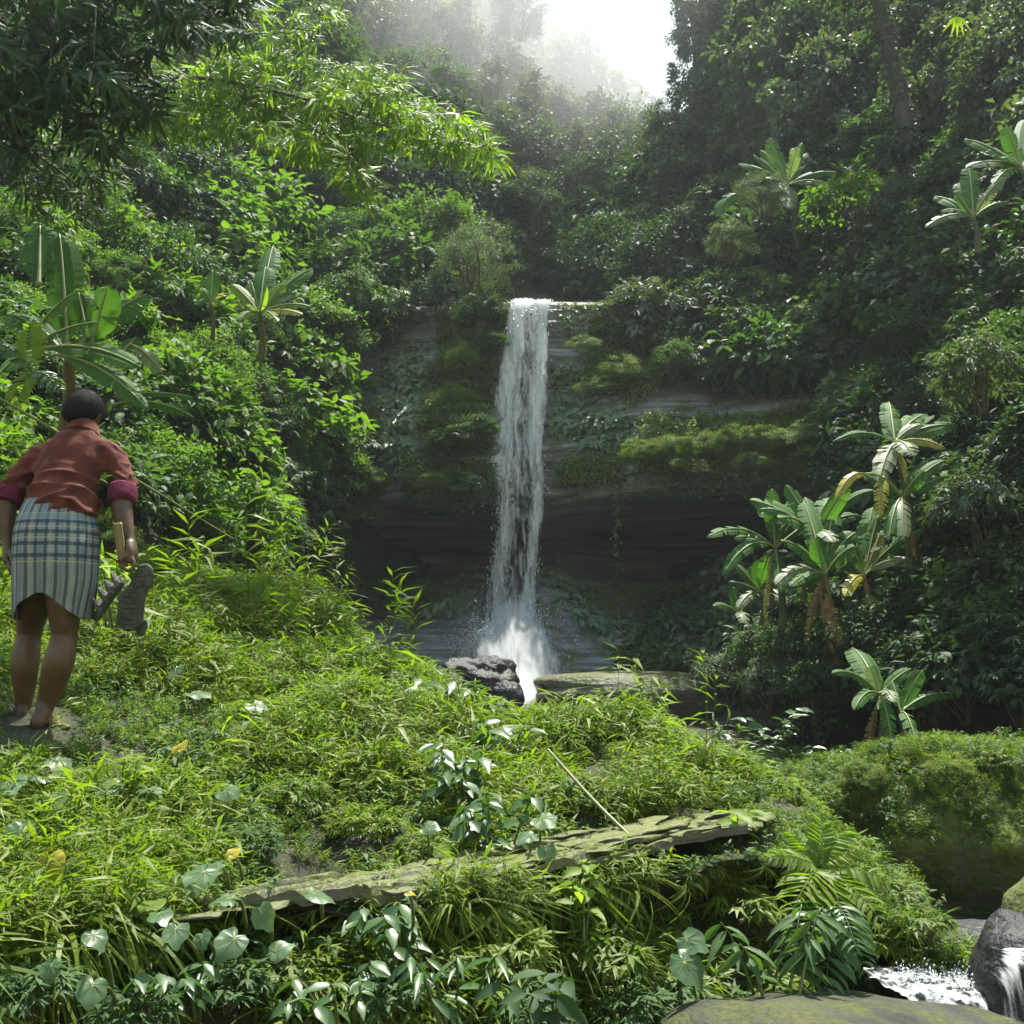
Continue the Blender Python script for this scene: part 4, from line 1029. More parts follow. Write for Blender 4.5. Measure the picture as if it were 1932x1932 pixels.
def scatter(name, P, rot, scl, idx, label):
    me = bpy.data.meshes.new(name)
    me.vertices.add(len(P)); me.vertices.foreach_set('co', np.asarray(P, np.float32).ravel())
    a = me.attributes.new('rot', 'FLOAT_VECTOR', 'POINT'); a.data.foreach_set('vector', np.asarray(rot, np.float32).ravel())
    a = me.attributes.new('scl', 'FLOAT', 'POINT'); a.data.foreach_set('value', np.asarray(scl, np.float32))
    a = me.attributes.new('idx', 'INT', 'POINT'); a.data.foreach_set('value', np.asarray(idx, np.int32))
    o = link(name, me); tag(o, label, None, None, 'stuff')
    ng = bpy.data.node_groups.new(name + ' scatter', 'GeometryNodeTree')
    ng.interface.new_socket('Geometry', in_out='INPUT', socket_type='NodeSocketGeometry')
    ng.interface.new_socket('Geometry', in_out='OUTPUT', socket_type='NodeSocketGeometry')
    n = ng.nodes; l = ng.links
    gi = n.new('NodeGroupInput'); go = n.new('NodeGroupOutput')
    ci = n.new('GeometryNodeCollectionInfo'); ci.inputs['Collection'].default_value = proto
    ci.inputs['Separate Children'].default_value = True; ci.inputs['Reset Children'].default_value = True
    io = n.new('GeometryNodeInstanceOnPoints'); io.inputs['Pick Instance'].default_value = True
    def na(nm, ty):
        q = n.new('GeometryNodeInputNamedAttribute'); q.data_type = ty; q.inputs['Name'].default_value = nm; return q
    er = n.new('FunctionNodeEulerToRotation')
    ra, sa, ia = na('rot', 'FLOAT_VECTOR'), na('scl', 'FLOAT'), na('idx', 'INT')
    l.new(ra.outputs['Attribute'], er.inputs[0]); l.new(er.outputs[0], io.inputs['Rotation'])
    l.new(sa.outputs['Attribute'], io.inputs['Scale']); l.new(ia.outputs['Attribute'], io.inputs['Instance Index'])
    l.new(gi.outputs[0], io.inputs['Points']); l.new(ci.outputs[0], io.inputs['Instance'])
    l.new(io.outputs[0], go.inputs[0])
    md = o.modifiers.new('scatter', 'NODES'); md.node_group = ng
    return o

def sheet_points(sh, n, rng, keep):
    """n random points spread evenly over a sheet's area; keep(px, py, P) -> mask."""
    P = sh.P; nu, nv = sh.nu, sh.nv
    a = np.linalg.norm(np.cross(P[1:, :-1] - P[:-1, :-1], P[:-1, 1:] - P[:-1, :-1]), axis=-1).ravel()
    k = rng.choice(len(a), n, p=a / a.sum())
    i, j = k // (nv - 1), k % (nv - 1)
    u, v = rng.rand(n, 1), rng.rand(n, 1)
    def lerp(A): return (A[i, j] * (1 - u) + A[i + 1, j] * u) * (1 - v) + (A[i, j + 1] * (1 - u) + A[i + 1, j + 1] * u) * v
    p, g = lerp(P), lerp(sh.G)
    m = keep(g[:, 0], g[:, 1], p, (j + v[:, 0]) / (nv - 1) * 10, sh.N[i, j])
    return p[m], g[m], ((j + v[:, 0]) / (nv - 1) * 10)[m], sh.N[i, j][m]

rg = np.random.RandomState(11)
def bank_keep(px, py, p, row, nrm):
    vis = (px > -180) & (px < 1900) & (row < 8.6) & (row > 0.4)
    shelf = (row > 3.0) & (row < 4.1) & (px > 330) & (px < 1420)
    # bare rock steps
    steps = (px > 1080) & (px < 1210) & (py > 1440) & (py < 1530) & (row < 8)
    r = rg.rand(len(px))
    face = (row < 2.6) & (r > 0.42)
    hole = (fbm(p * 3.1 + 31, 2) < -0.10) & (row > 4.1)
    vis = vis & ~(hole & (rg.rand(len(px)) < 0.8))
    toes = (np.abs(px - 95) < 70) & (py > 1352) & (py < 1440)
    vis = vis & ~face & ~(toes & (r > 0.5))
    return vis & ~(shelf & (r > 0.15)) & ~(steps & (r > 0.12))
p, g, row, nrm = sheet_points(bank, 46000, rg, bank_keep)
n = len(p)
cl = fbm(p * 1.3 + 5, 3)
idx = rg.randint(0, 6, n)
fine = (cl > 0.06) | ((g[:, 0] > 980) & (g[:, 1] < 1440))
idx = np.where(fine & (rg.rand(n) < 0.75), rg.randint(6, 9, n), idx)
weeds = (cl < -0.08) & (rg.rand(n) < 0.5)
idx = np.where(weeds, rg.randint(15, 18, n), idx)
lowf = (row < 3.3)
idx = np.where(lowf & (rg.rand(n) < 0.25), rg.randint(9, 12, n), idx)
idx = np.where((row > 5) & ~((g[:, 0] > 840) & (g[:, 0] < 1120)) & (rg.rand(n) < 0.012), rg.randint(12, 15, n), idx)
tilt = np.clip(rg.normal(size=(n, 2)) * 0.3, -0.8, 0.8)
# blades lean out from steep faces
lean = np.clip(1 - nrm[:, 2], 0, 1) * 0.9
rot = np.stack([tilt[:, 0] + lean, tilt[:, 1] * 0.8 + np.where(g[:, 0] > 1350, 0.5, 0.0), rg.uniform(-0.8, 0.8, n) + np.where(idx < 9, rg.uniform(0, 6.28, n), 0) * 0], -1)
rot[:, 2] = np.where((idx >= 9) & (idx < 12), rg.normal(size=n) * 0.7, rg.uniform(0, 6.28, n))
rot[:, :2] = np.where(((idx >= 9) & (idx < 12))[:, None], rot[:, :2], tilt + 0)
scl = rg.uniform(0.6, 1.25, n) * np.clip(1.05 + 2.0 * cl, 0.45, 2.1) * np.where(g[:, 1] < 1700, 1.0, 1.05)
scl = np.where((row > 2.75) & (row < 4.15) & (g[:, 0] > 330) & (g[:, 0] < 1420), scl * 0.6, scl)
feet = np.hypot(g[:, 0] - 85, (g[:, 1] - 1372) * 1.5) < 70
scl = np.where(feet, scl * 0.38, scl)
scatter('grass', p, rot, scl, idx, 'dense leafy grass covering the sunlit bank')

# moss and grass over the big boulder
def blob_points(o, n, rng, zmin):
    me = o.data
    co = np.zeros(len(me.vertices) * 3, np.float32); me.vertices.foreach_get('co', co); co = co.reshape(-1, 3)
    no = np.zeros(len(me.vertices) * 3, np.float32); me.vertices.foreach_get('normal', no); no = no.reshape(-1, 3)
    k = rng.randint(0, len(co), n)
    q = co[k] + rng.normal(size=(n, 3)) * 0.03
    m = no[k][:, 2] > zmin
    mw = np.array(Matrix.LocRotScale(o.location, o.rotation_euler, None))
    return (q[m] @ mw[:3, :3].T + mw[:3, 3]), no[k][m]
p, nn = blob_points(mossy, 9000, rg, -0.7)
n = len(p)
scatter('boulder_moss', p, np.stack([0.5 + rg.normal(size=n) * .3, rg.normal(size=n) * .3, rg.uniform(0, 6.28, n)], -1), rg.uniform(0.2, 0.5, n), rg.choice([6, 7, 8, 15], n), 'short moss on the shaded face of the big boulder')
p, nn = blob_points(mossy, 9000, rg, 0.25)
n = len(p)
keep = (fbm(p * 1.5, 3) > -0.10) | (nn[:, 2] > 0.75)
p = p[keep]; n = len(p)
scatter('boulder_grass', p, np.stack([rg.normal(size=n) * .3, rg.normal(size=n) * .3, rg.uniform(0, 6.28, n)], -1), rg.uniform(0.35, 0.8, n), rg.choice([6, 7, 8, 0, 1, 15, 16], n), 'short grass and moss growing over the big boulder')
# low weeds on the ground behind the bank
pp = np.stack([rg.uniform(0.5, 9, 5000), rg.uniform(7.5, 14, 5000)], -1)
z = np.interp(pp[:, 1], [6, 8, 12, 18], [0.2, 0.0, 0.35, 0.75])
n = len(pp)
scatter('ground_cover', np.column_stack([pp, z]), np.stack([rg.normal(size=n) * .2, rg.normal(size=n) * .2, rg.uniform(0, 6.28, n)], -1), rg.uniform(0.6, 1.4, n), rg.choice([15, 16, 17, 0, 1], n), 'low weeds on the shaded ground beyond the bank')
# ------------------------------------------------------------------ banana plants
def banana_leaf(base, ctrl, tip, w, seed=0, torn=0.3, fold=0.35, n=18):
    """Blade along a curve base-ctrl-tip (3-D points), w = greatest half width in metres; returns (blade MB, midrib MB)."""
    rng = np.random.RandomState(seed)
    s = np.linspace(0, 1, n + 1)[:, None]
    path = (1 - s) ** 2 * base + 2 * s * (1 - s) * ctrl + s ** 2 * tip
    t = unit(np.gradient(path, axis=0))
    view = np.array([0, -0.75, 0.65])
    side = unit(np.cross(t, view))
    nrm = np.cross(side, t)
    nrm = nrm * np.sign((nrm @ np.array([0, -0.4, 1.0])))[:, None]
    ws = np.interp(s[:, 0], [0, 0.1, 0.16, 0.3, 0.6, 0.85, 0.95, 1.0], [0.01, 0.03, 0.45, 0.9, 1.0, 0.8, 0.45, 0.05]) * w
    blade = MB()
    for sg in (-1, 1):
        f = fold * rng.uniform(0.4, 1.3)
        drop = 0
        for i in range(n):
            if rng.rand() < torn: drop = rng.uniform(0, 0.5); gap = rng.uniform(0.1, 0.6)
            else: gap = 0.0; drop *= 0.7
            a, b = path[i], path[i + 1]
            o1 = side[i] * sg * ws[i] * math.cos(f + drop) + nrm[i] * ws[i] * (-math.sin(f + drop) * 0.6) + t[i] * ws[i] * 0.18
            o2 = side[i + 1] * sg * ws[i + 1] * math.cos(f + drop) + nrm[i + 1] * ws[i + 1] * (-math.sin(f + drop) * 0.6) + t[i + 1] * ws[i + 1] * 0.18
            c2 = b + o2; c1 = a + o1
            c1 = c1 + (c2 - c1) * gap
            m1, m2 = (a + c1) / 2 + nrm[i] * ws[i] * 0.07, (b + c2) / 2 + nrm[i + 1] * ws[i + 1] * 0.07
            V = [a, m1, c1, b, m2, c2]
            tn = 0.12 + 0.05 * rng.rand() + 0.2 * ((seed * 37) % 10) / 10
            blade.add(V, Q=[(0, 1, 4, 3), (1, 2, 5, 4)] if sg > 0 else [(3, 4, 1, 0), (4, 5, 2, 1)], tint=tn)
    rib = MB()
    tube(rib, path + nrm * 0.004, np.linspace(0.022, 0.006, n + 1) * (w / 0.2 + 0.4) * 0.7, seg=5)
    return blade, rib

def banana(base, crown, leaves, label, cat='banana plant', seed=0, stem_r=0.09, group=None, name='banana_plant'):
    """base, crown = (px, py, Y); leaves = (tip px, tip py, dY, half width px, bend px, kind[, own base px, py])."""
    B = at(*base); K = at(*crown)
    t = thing(name, B, label, cat, group)
    sm = MB()
    path = cat_rom([B, B * 0.5 + K * 0.5 + np.array([0.03, 0, 0]), K], 12)
    tube(sm, path - B, np.linspace(stem_r, stem_r * 0.5, 12) * 0.7 * (1 + 0.05 * np.sin(np.arange(12) * 2.2)), seg=10)
    obj('stem', sm, M['banana_stem'], t)
    rb = np.random.RandomState(seed + 500)
    extra = []
    if stem_r >= 0.06:
        kk = mpp(crown[2])
        for q in range(1 if 1300 < crown[0] < 1760 and crown[1] > 800 else 0):                                   # dead leaves hanging round the stem
            dx = rb.uniform(-0.22, 0.22) / kk; dn = rb.uniform(0.5, 1.1) / kk
            extra.append((crown[0] + dx, crown[1] + dn, rb.uniform(-0.3, 0.1), rb.uniform(0.025, 0.045) / kk, 0.12 / kk, 'd' if rb.rand() < 0.7 else 'y'))
        for q in range(3):
            an = rb.uniform(-1.3, 1.3); ln_ = rb.uniform(0.5, 0.95) * (0.6 if stem_r < 0.07 else 1) / kk
            extra.append((crown[0] + math.sin(an) * ln_, crown[1] - math.cos(an) * ln_ * 0.9, rb.uniform(0.2, 0.7), 0.09 / kk, 0.1 / kk, 'g'))
    for i, lf in enumerate(list(leaves) + extra):
        tx, ty, dY, hw, bend, kind = lf[:6]
        Yc = crown[2]
        T = at(tx, ty, Yc + dY)
        S = at(lf[6], lf[7], Yc + dY * 0.3) if len(lf) > 6 else K
        T = S + (T - S) * 1.1
        mid = (S + T) / 2 + np.array([0, 0, (bend * 1.45 + 3) * mpp(Yc)])
        torn = {'g': 0.3, 'b': 0.15, 't': 0.7, 'p': 0.4, 'y': 0.7, 'd': 0.9}[kind]
        blade, rib = banana_leaf(S - B, mid - B, T - B, hw * 1.75 * mpp(Yc), seed * 17 + i, torn)
        mat = {'g': 'leaf_banana', 'b': 'leaf_bamboo', 't': 'leaf_banana', 'p': 'leaf_banana_pale', 'y': 'leaf_yellow', 'd': 'dry'}[kind]  # the b kind has its sunlight put into a brighter leaf colour
        lo = obj('leaf', blade, M[mat], t, smooth=False)
        if kind in 'yd': lo['label'] = 'dry yellowed hanging leaf'
        if kind == 'p': lo['label'] = 'pale leaf showing its underside'
        obj('midrib', rib, M['midrib'] if kind != 'd' else M['dry'], lo)
    return t

banana((1478, 1200, 14.2), (1463, 1035, 14.2), [(1457, 932, .1, 11, 0, 'g'), (1500, 945, .3, 10, 0, 'g'), (1346, 1016, -.5, 9, 34, 't'), (1374, 1080, -.6, 9, 40, 'g'), (1392, 1018, .2, 8, 14, 'g'), (1472, 1110, -.4, 9, 10, 't'), (1456, 1138, -.2, 6, 24, 'd'), (1436, 1100, .3, 8, 20, 'g')], 'banana plant with upright leaves, nearest the waterfall of the big cluster', seed=1)
banana((1552, 1200, 13.9), (1541, 1012, 13.9), [(1489, 924, .2, 11, 4, 'g'), (1521, 945, .4, 12, 6, 'g'), (1443, 966, .0, 8, 22, 'g'), (1478, 981, -.4, 13, 16, 'g'), (1597, 925, -.3, 11, 10, 'g'), (1640, 933, .0, 8, 26, 'g'), (1616, 977, .2, 9, 18, 'g'), (1571, 1022, -.5, 12, 20, 'p')], 'banana plant with broad fan of long leaves behind the cluster', seed=2)
banana((1582, 1262, 13.3), (1556, 1086, 13.3), [(1539, 1022, -.2, 13, 0, 'g'), (1482, 1027, -.3, 11, 20, 'g'), (1607, 1036, -.1, 13, 12, 'g'), (1473, 1102, -.4, 11, 26, 'p'), (1497, 1104, -.5, 9, 16, 'g'), (1524, 1090, -.4, 7, 8, 'g'), (1584, 1214, -.3, 8, 10, 'd', 1556, 1120), (1572, 1225, -.25, 6, 0, 'd', 1550, 1130)], 'banana plant with a tall leaning stem wrapped in orange dead leaves', seed=3)
banana((1650, 1225, 13.4), (1630, 1088, 13.4), [(1610, 1038, .0, 14, 4, 'g'), (1727, 1074, -.3, 9, 30, 'p'), (1731, 1008, -.2, 10, 18, 't'), (1654, 983, .3, 9, 4, 'g'), (1598, 1122, -.4, 8, 18, 'y'), (1591, 1060, .0, 12, 6, 'g'), (1632, 1000, .5, 9, 0, 'g'), (1660, 1010, .2, 9, 0, 'y')], 'banana plant with one pale yellow edged leaf reaching right', seed=4)
banana((1722, 1160, 13.0), (1702, 940, 13.0), [(1650, 898, -.3, 10, 12, 'g'), (1741, 893, -.2, 12, 6, 'g'), (1704, 1012, -.5, 12, 28, 'p'), (1679, 1012, -.5, 10, 26, 'g'), (1662, 968, -.4, 9, 26, 'y', 1668, 900), (1775, 875, .2, 9, 12, 'g'), (1583, 938, -.3, 7, 30, 'y', 1640, 900)], 'banana plant with hanging pale leaf, upper right of the cluster', seed=5)
banana((1735, 1080, 13.4), (1688, 836, 13.4), [(1582, 834, -.2, 6, 24, 't'), (1661, 902, -.5, 13, 16, 'p'), (1735, 804, .1, 8, 8, 'p'), (1718, 858, -.4, 14, 16, 'p'), (1775, 845, .0, 9, 14, 'y'), (1676, 796, .3, 10, 0, 'g'), (1757, 822, .4, 10, 6, 'g'), (1652, 880, -.3, 6, 10, 'd')], 'tallest banana plant of the cluster, with arching torn yellow edged leaves', seed=6)
banana((1662, 1400, 11.2), (1660, 1312, 11.2), [(1643, 1262, .0, 10, 0, 'p'), (1578, 1274, -.2, 7, 22, 'g'), (1713, 1266, .1, 7, 6, 'g'), (1686, 1324, -.4, 9, 20, 'p'), (1616, 1337, -.4, 8, 22, 'g'), (1684, 1412, -.5, 9, 30, 't'), (1622, 1280, .1, 7, 10, 'g'), (1672, 1355, -.2, 4, 18, 'd')], 'small banana plant at the mouth of the dark hollow, with a hanging torn leaf', seed=7, stem_r=0.06)
banana((1700, 1410, 11.0), (1699, 1345, 11.0), [(1737, 1272, .0, 9, 6, 'g'), (1802, 1316, .2, 9, 22, 't'), (1748, 1329, .3, 8, 14, 'g'), (1733, 1426, -.5, 9, 34, 't'), (1684, 1290, .2, 8, 4, 'g')], 'small banana plant beside the hollow with a long leaf stretched right', seed=8, stem_r=0.05)
banana((1398, 1190, 14.8), (1396, 1160, 14.8), [(1384, 1112, .1, 7, 0, 'g'), (1405, 1176, -.3, 8, 14, 'p'), (1350, 1146, -.2, 6, 10, 'g'), (1420, 1125, .1, 6, 4, 'g')], 'young banana plant low on the bank at the dark hollow edge', seed=9, stem_r=0.04)
banana((1436, 1180, 14.6), (1434, 1118, 14.6), [(1392, 1070, .1, 7, 4, 'g'), (1418, 1074, .1, 7, 0, 'g'), (1431, 1062, .0, 8, 0, 'g'), (1395, 1147, -.3, 7, 14, 'p'), (1478, 1135, -.3, 8, 14, 'p'), (1380, 1100, .0, 5, 6, 'g')], 'short banana plant with upright grey green leaves under the cluster', seed=10, stem_r=0.05)
# upper right slope
banana((1508, 470, 22.5), (1486, 350, 22.0), [(1456, 268, .2, 12, 0, 'g'), (1511, 276, .4, 7, 0, 'g'), (1428, 298, .2, 7, 6, 'g'), (1400, 313, .3, 8, 12, 'g'), (1503, 284, -.3, 8, 6, 'p'), (1518, 315, -.3, 8, 8, 'g'), (1572, 328, .0, 8, 14, 'g'), (1564, 351, -.4, 8, 14, 'p'), (1491, 390, -.6, 11, 12, 'p'), (1460, 362, -.5, 8, 12, 'p'), (1356, 405, -.2, 10, 24, 'g', 1400, 370), (1452, 338, -.4, 8, 8, 'g')], 'banana plant with wide spread leaves high on the slope right of the sky gap', seed=11, stem_r=0.12)
banana((1845, 480, 15.5), (1837, 412, 15.5), [(1806, 368, .0, 8, 0, 'g'), (1893, 342, -.3, 10, 16, 'p'), (1898, 384, .0, 8, 12, 't'), (1754, 428, -.2, 7, 20, 'p'), (1833, 372, .3, 9, 0, 'g'), (1865, 366, .2, 8, 10, 'd'), (1780, 400, .2, 7, 12, 'g')], 'banana plant with a pale torn leaf near the right edge', seed=12, stem_r=0.08)
banana((1950, 420, 14.0), (1930, 322, 14.0), [(1901, 246, .0, 14, 0, 'g'), (1834, 316, -.4, 10, 20, 'p'), (1960, 250, .2, 13, 0, 'g'), (1900, 300, -.3, 12, 12, 'g'), (1990, 330, .0, 12, 14, 'g'), (1880, 345, -.5, 10, 20, 't')], 'large banana plant cut by the right edge, with a broad dark upright leaf', seed=13, stem_r=0.1)
# left slope
banana((120, 830, 8.3), (128, 680, 8.0), [(76, 436, .3, 25, 0, 'g', 74, 540), (200, 552, -.1, 24, 0, 'g', 172, 655), (150, 560, .1, 17, 0, 'g', 165, 640), (134, 560, -.1, 14, 10, 'g', 70, 622), (174, 612, -.3, 11, 10, 't', 70, 648), (247, 690, -.4, 15, 26, 'g', 76, 660), (260, 760, -.5, 15, 28, 'g', 105, 670), (212, 598, .1, 10, 0, 'p', 190, 640), (300, 700, .1, 11, 10, 'p', 245, 650), (254, 640, .2, 14, 0, 'g', 225, 672), (352, 786, .0, 9, 22, 't', 212, 765), (350, 750, .2, 6, 10, 'g', 215, 750), (30, 600, .0, 14, 14, 'g', 90, 650), (10, 700, -.3, 14, 26, 'g', 90, 670)], 'big banana plant behind the person, with bright backlit leaves', seed=14, stem_r=0.1)
banana((400, 640, 14.2), (398, 572, 14.0), [(401, 516, .1, 9, 0, 'g'), (380, 548, -.1, 8, 4, 'g'), (420, 560, -.2, 8, 8, 'y'), (372, 575, .0, 6, 8, 'g')], 'small young banana plant with one upright leaf on the sunny slope', seed=15, stem_r=0.05)
banana((492, 680, 13.8), (490, 592, 13.6), [(441, 541, .1, 9, 6, 'b'), (476, 538, .2, 12, 0, 'b'), (531, 540, .1, 11, 2, 'b'), (548, 560, .1, 6, 8, 'p'), (577, 580, -.1, 7, 14, 'b'), (564, 594, -.3, 7, 10, 'y'), (453, 602, -.3, 9, 10, 'b'), (502, 545, -.2, 8, 0, 'b'), (470, 575, -.3, 6, 0, 'p'), (520, 605, -.4, 7, 12, 'b')], 'bright yellow green banana plant glowing on the sunny slope', seed=16, stem_r=0.08)

# ------------------------------------------------------------------ elephant ear (taro) leaves on the bank
def taro_blade(seed, w=1.0):
    rng = np.random.RandomState(seed)
    na, nr = 28, 6
    a = np.linspace(-math.pi, math.pi, na)            # 0 = towards the tip
    rad = 0.5 * (1 + 0.28 * np.cos(a)) * (1 - 0.55 * np.exp(-((np.abs(a) - math.pi) / 0.28) ** 2)) * (1 + 0.25 * np.exp(-(a / 0.22) ** 2))
    rad = rad * (1 + 0.04 * np.sin(a * 7 + seed))
    f = np.linspace(0, 1, nr)
    A, F = np.meshgrid(a, f, indexing='ij')
    Rr = rad[:, None] * F
    X = np.sin(A) * Rr * 0.95; Y = np.cos(A) * Rr
    Z = -0.22 * np.abs(X) * 0.6 + 0.12 * np.abs(X) ** 1.3 - 0.5 * np.maximum(Y, 0) ** 2 + 0.022 * np.sin(A * 9) * F + 0.03 * vnoise(np.stack([X * 5 + seed, Y * 5, X * 0], -1)) - 0.12 * F ** 3 * np.cos(A * 3 + seed) * 0.5
    mb = MB(); mb.add(np.stack([X, Y, Z], -1), Q=grid_faces(na, nr), tint=(0.1 + 0.3 * F * rng.rand()).reshape(-1))
    vein = MB()
    for an in (0, 0.6, -0.6, 1.2, -1.2, 1.9, -1.9):
        k = np.linspace(0, 0.92, 6)
        r = np.interp(an, a, rad)
        x = math.sin(an) * r * k * .95; y = math.cos(an) * r * k
        z = -0.22 * np.abs(x) * 0.6 + 0.12 * np.abs(x) ** 1.3 - 0.5 * np.maximum(y, 0) ** 2 + 0.012 + 0 * k
        tube(vein, np.stack([x, y, z], -1), np.linspace(0.010, 0.003, 6), seg=4)
    return mb, vein
TARO = [taro_blade(s) for s in range(5)]
TARO_ME = [(a.mesh('taro_blade', M['leaf_taro']), b.mesh('taro_veins', M['midrib'])) for a, b in TARO]
TARO_YE = TARO[1][0].mesh('taro_blade_yellow', M['leaf_yellow'])
TARO_BR = TARO[2][0].mesh('taro_blade_bright', M['leaf_bamboo'])  # backlit blade: the light is put into a brighter leaf colour
rt = np.random.RandomState(41)
def taro(leaves, label, group=None, name='elephant_ear_plant', Yoff=0.0):
    """leaves = (px, py, width px, tilt: -1 flat .. 1 facing the viewer, roll deg, kind)."""
    x0, y0 = np.mean([l[0] for l in leaves]), max(l[1] for l in leaves) + 25
    p0, _ = bank.look(x0, min(y0, 1960))
    t = thing(name, p0, label, 'elephant ear plant' if name == 'elephant_ear_plant' else 'fallen leaf', group)
    for (px, py, w, tilt, roll, kind) in leaves:
        s, _ = bank.look(px, min(py + 10, 1980))
        Y = s[1] - 0.36 - (0.2 if py > 1540 else 0.0) + Yoff
        P = at(px, py, Y)
        sz = w * mpp(Y) * rt.uniform(0.78, 0.95)
        k = rt.randint(5)
        me = TARO_ME[k][0]
        if kind == 'y': me = TARO_YE
        if kind == 'b': me = TARO_BR
        e = Vector((rt.uniform(-0.45, 0.3), -0.6 * (0.6 + 0.5 * tilt), 0.95 - 0.65 * tilt)).normalized()        # blade normal
        tipd = Matrix.Rotation(math.radians(roll), 3, e) @ (Vector((0, -1, -0.4)) - e * Vector((0, -1, -0.4)).dot(e)).normalized()
        x = tipd.cross(e).normalized()
        Rm = Matrix((x, tipd, e)).transposed()
        lo = link('leaf', me, t)
        lo.location = Vector(P) - t.location
        lo.rotation_euler = Rm.to_euler(); lo.scale = (sz, sz, sz)
        if kind == 'y': lo['label'] = 'yellowed leaf'
        if kind == 'b': lo['label'] = 'bright backlit leaf'
        vo = link('veins', TARO_ME[k][1], lo)
        if kind != 'd':
            st = MB(); end = np.array(P) - np.array(t.location)
            base = np.array([end[0] * 0.7, end[1] * 0.5 + 0.1, min(-0.05, end[2] - 0.12)])
            tube(st, cat_rom([base, (base + end) / 2 + np.array([0, 0.03, 0.03]), end], 8), np.linspace(0.007, 0.004, 8), seg=5)
            obj('leaf_stalk', st, M['green_stem'], t)
    return t
taro([(367, 1307, 62, -.8, 60, 'g'), (332, 1262, 52, .3, 0, 'g')], 'elephant ear plant with a flat pale leaf, uphill to the right of the feet')
taro([(480, 1329, 50, -.2, 40, 'g')], 'single elephant ear leaf tilted downhill, highest on the bank')
taro([(107, 1434, 54, .0, 40, 'g')], 'pale elephant ear leaf just below the feet')
taro([(15, 1476, 80, -.3, 30, 'g'), (58, 1466, 60, -.6, 100, 'g'), (97, 1504, 62, .3, 30, 'g')], 'elephant ear plant with three wide grey leaves at the left edge')
taro([(217, 1479, 62, -.4, -30, 'g'), (280, 1489, 48, -.7, 60, 'g')], 'elephant ear plant with two flat leaves in mid bank')
taro([(424, 1492, 52, .2, 50, 'g')], 'single elephant ear leaf hanging diagonally in mid bank')
taro([(40, 1560, 58, .5, 10, 'g'), (92, 1627, 78, .9, -10, 'y'), (142, 1632, 50, .8, 5, 'g')], 'elephant ear plant with one big yellow leaf')
taro([(385, 1645, 76, -.1, -15, 'g'), (412, 1632, 40, .1, -60, 'g')], 'elephant ear plant with a broad dewy leaf above the ledge')
taro([(282, 1709, 62, .1, 160, 'b'), (300, 1724, 60, -.5, 30, 'g')], 'elephant ear plant with a bright backlit leaf at the end of the ledge')
taro([(432, 1697, 58, -.4, -100, 'g'), (492, 1720, 62, .9, 10, 'g')], 'elephant ear plant standing in front of the pale ledge')
taro([(332, 1752, 58, .2, 10, 'g'), (442, 1770, 66, .4, -20, 'g'), (380, 1766, 40, .6, 10, 'g')], 'elephant ear plant with dewy leaves just under the ledge')
taro([(520, 1797, 52, .6, 120, 'g')], 'dark elephant ear leaf seen edge on under the ledge')
taro([(175, 1764, 52, .2, 50, 'g'), (97, 1820, 54, .7, -10, 'g')], 'elephant ear plant beside the dark gap low on the bank')
taro([(175, 1858, 62, .5, 10, 'g')], 'heart shaped elephant ear leaf facing out at the foot of the bank')
taro([(590, 1687, 62, -.7, 80, 'g')], 'elephant ear leaf lying flat over the back of the ledge')
taro([(1296, 1772, 58, .5, 40, 'g'), (1291, 1814, 86, .6, 45, 'g')], 'elephant ear plant with two big dewy leaves below the ledge')
taro([(1021, 1543, 56, -.5, 30, 'g'), (1000, 1575, 44, -.3, -50, 'g'), (1030, 1602, 40, .7, 0, 'g')], 'elephant ear plant on the bank by the bare rock steps')
taro([(805, 1560, 40, .3, 60, 'g'), (830, 1600, 36, .5, 40, 'b')], 'pair of drooping elephant ear leaves above the dark hollow')
taro([(338, 1412, 42, .7, 170, 'y')], 'upright yellow dead leaf in the grass', name='fallen_leaf')
taro([(712, 1318, 50, -.3, 90, 'y')], 'fallen yellow leaf at the crest of the bank', name='fallen_leaf')
taro([(437, 1612, 36, .6, 150, 'y')], 'yellow dead leaf above the broad dewy leaf', name='fallen_leaf')
taro([(770, 1686, 26, -.6, 90, 'y')], 'small orange leaf lying on the ledge', name='fallen_leaf')

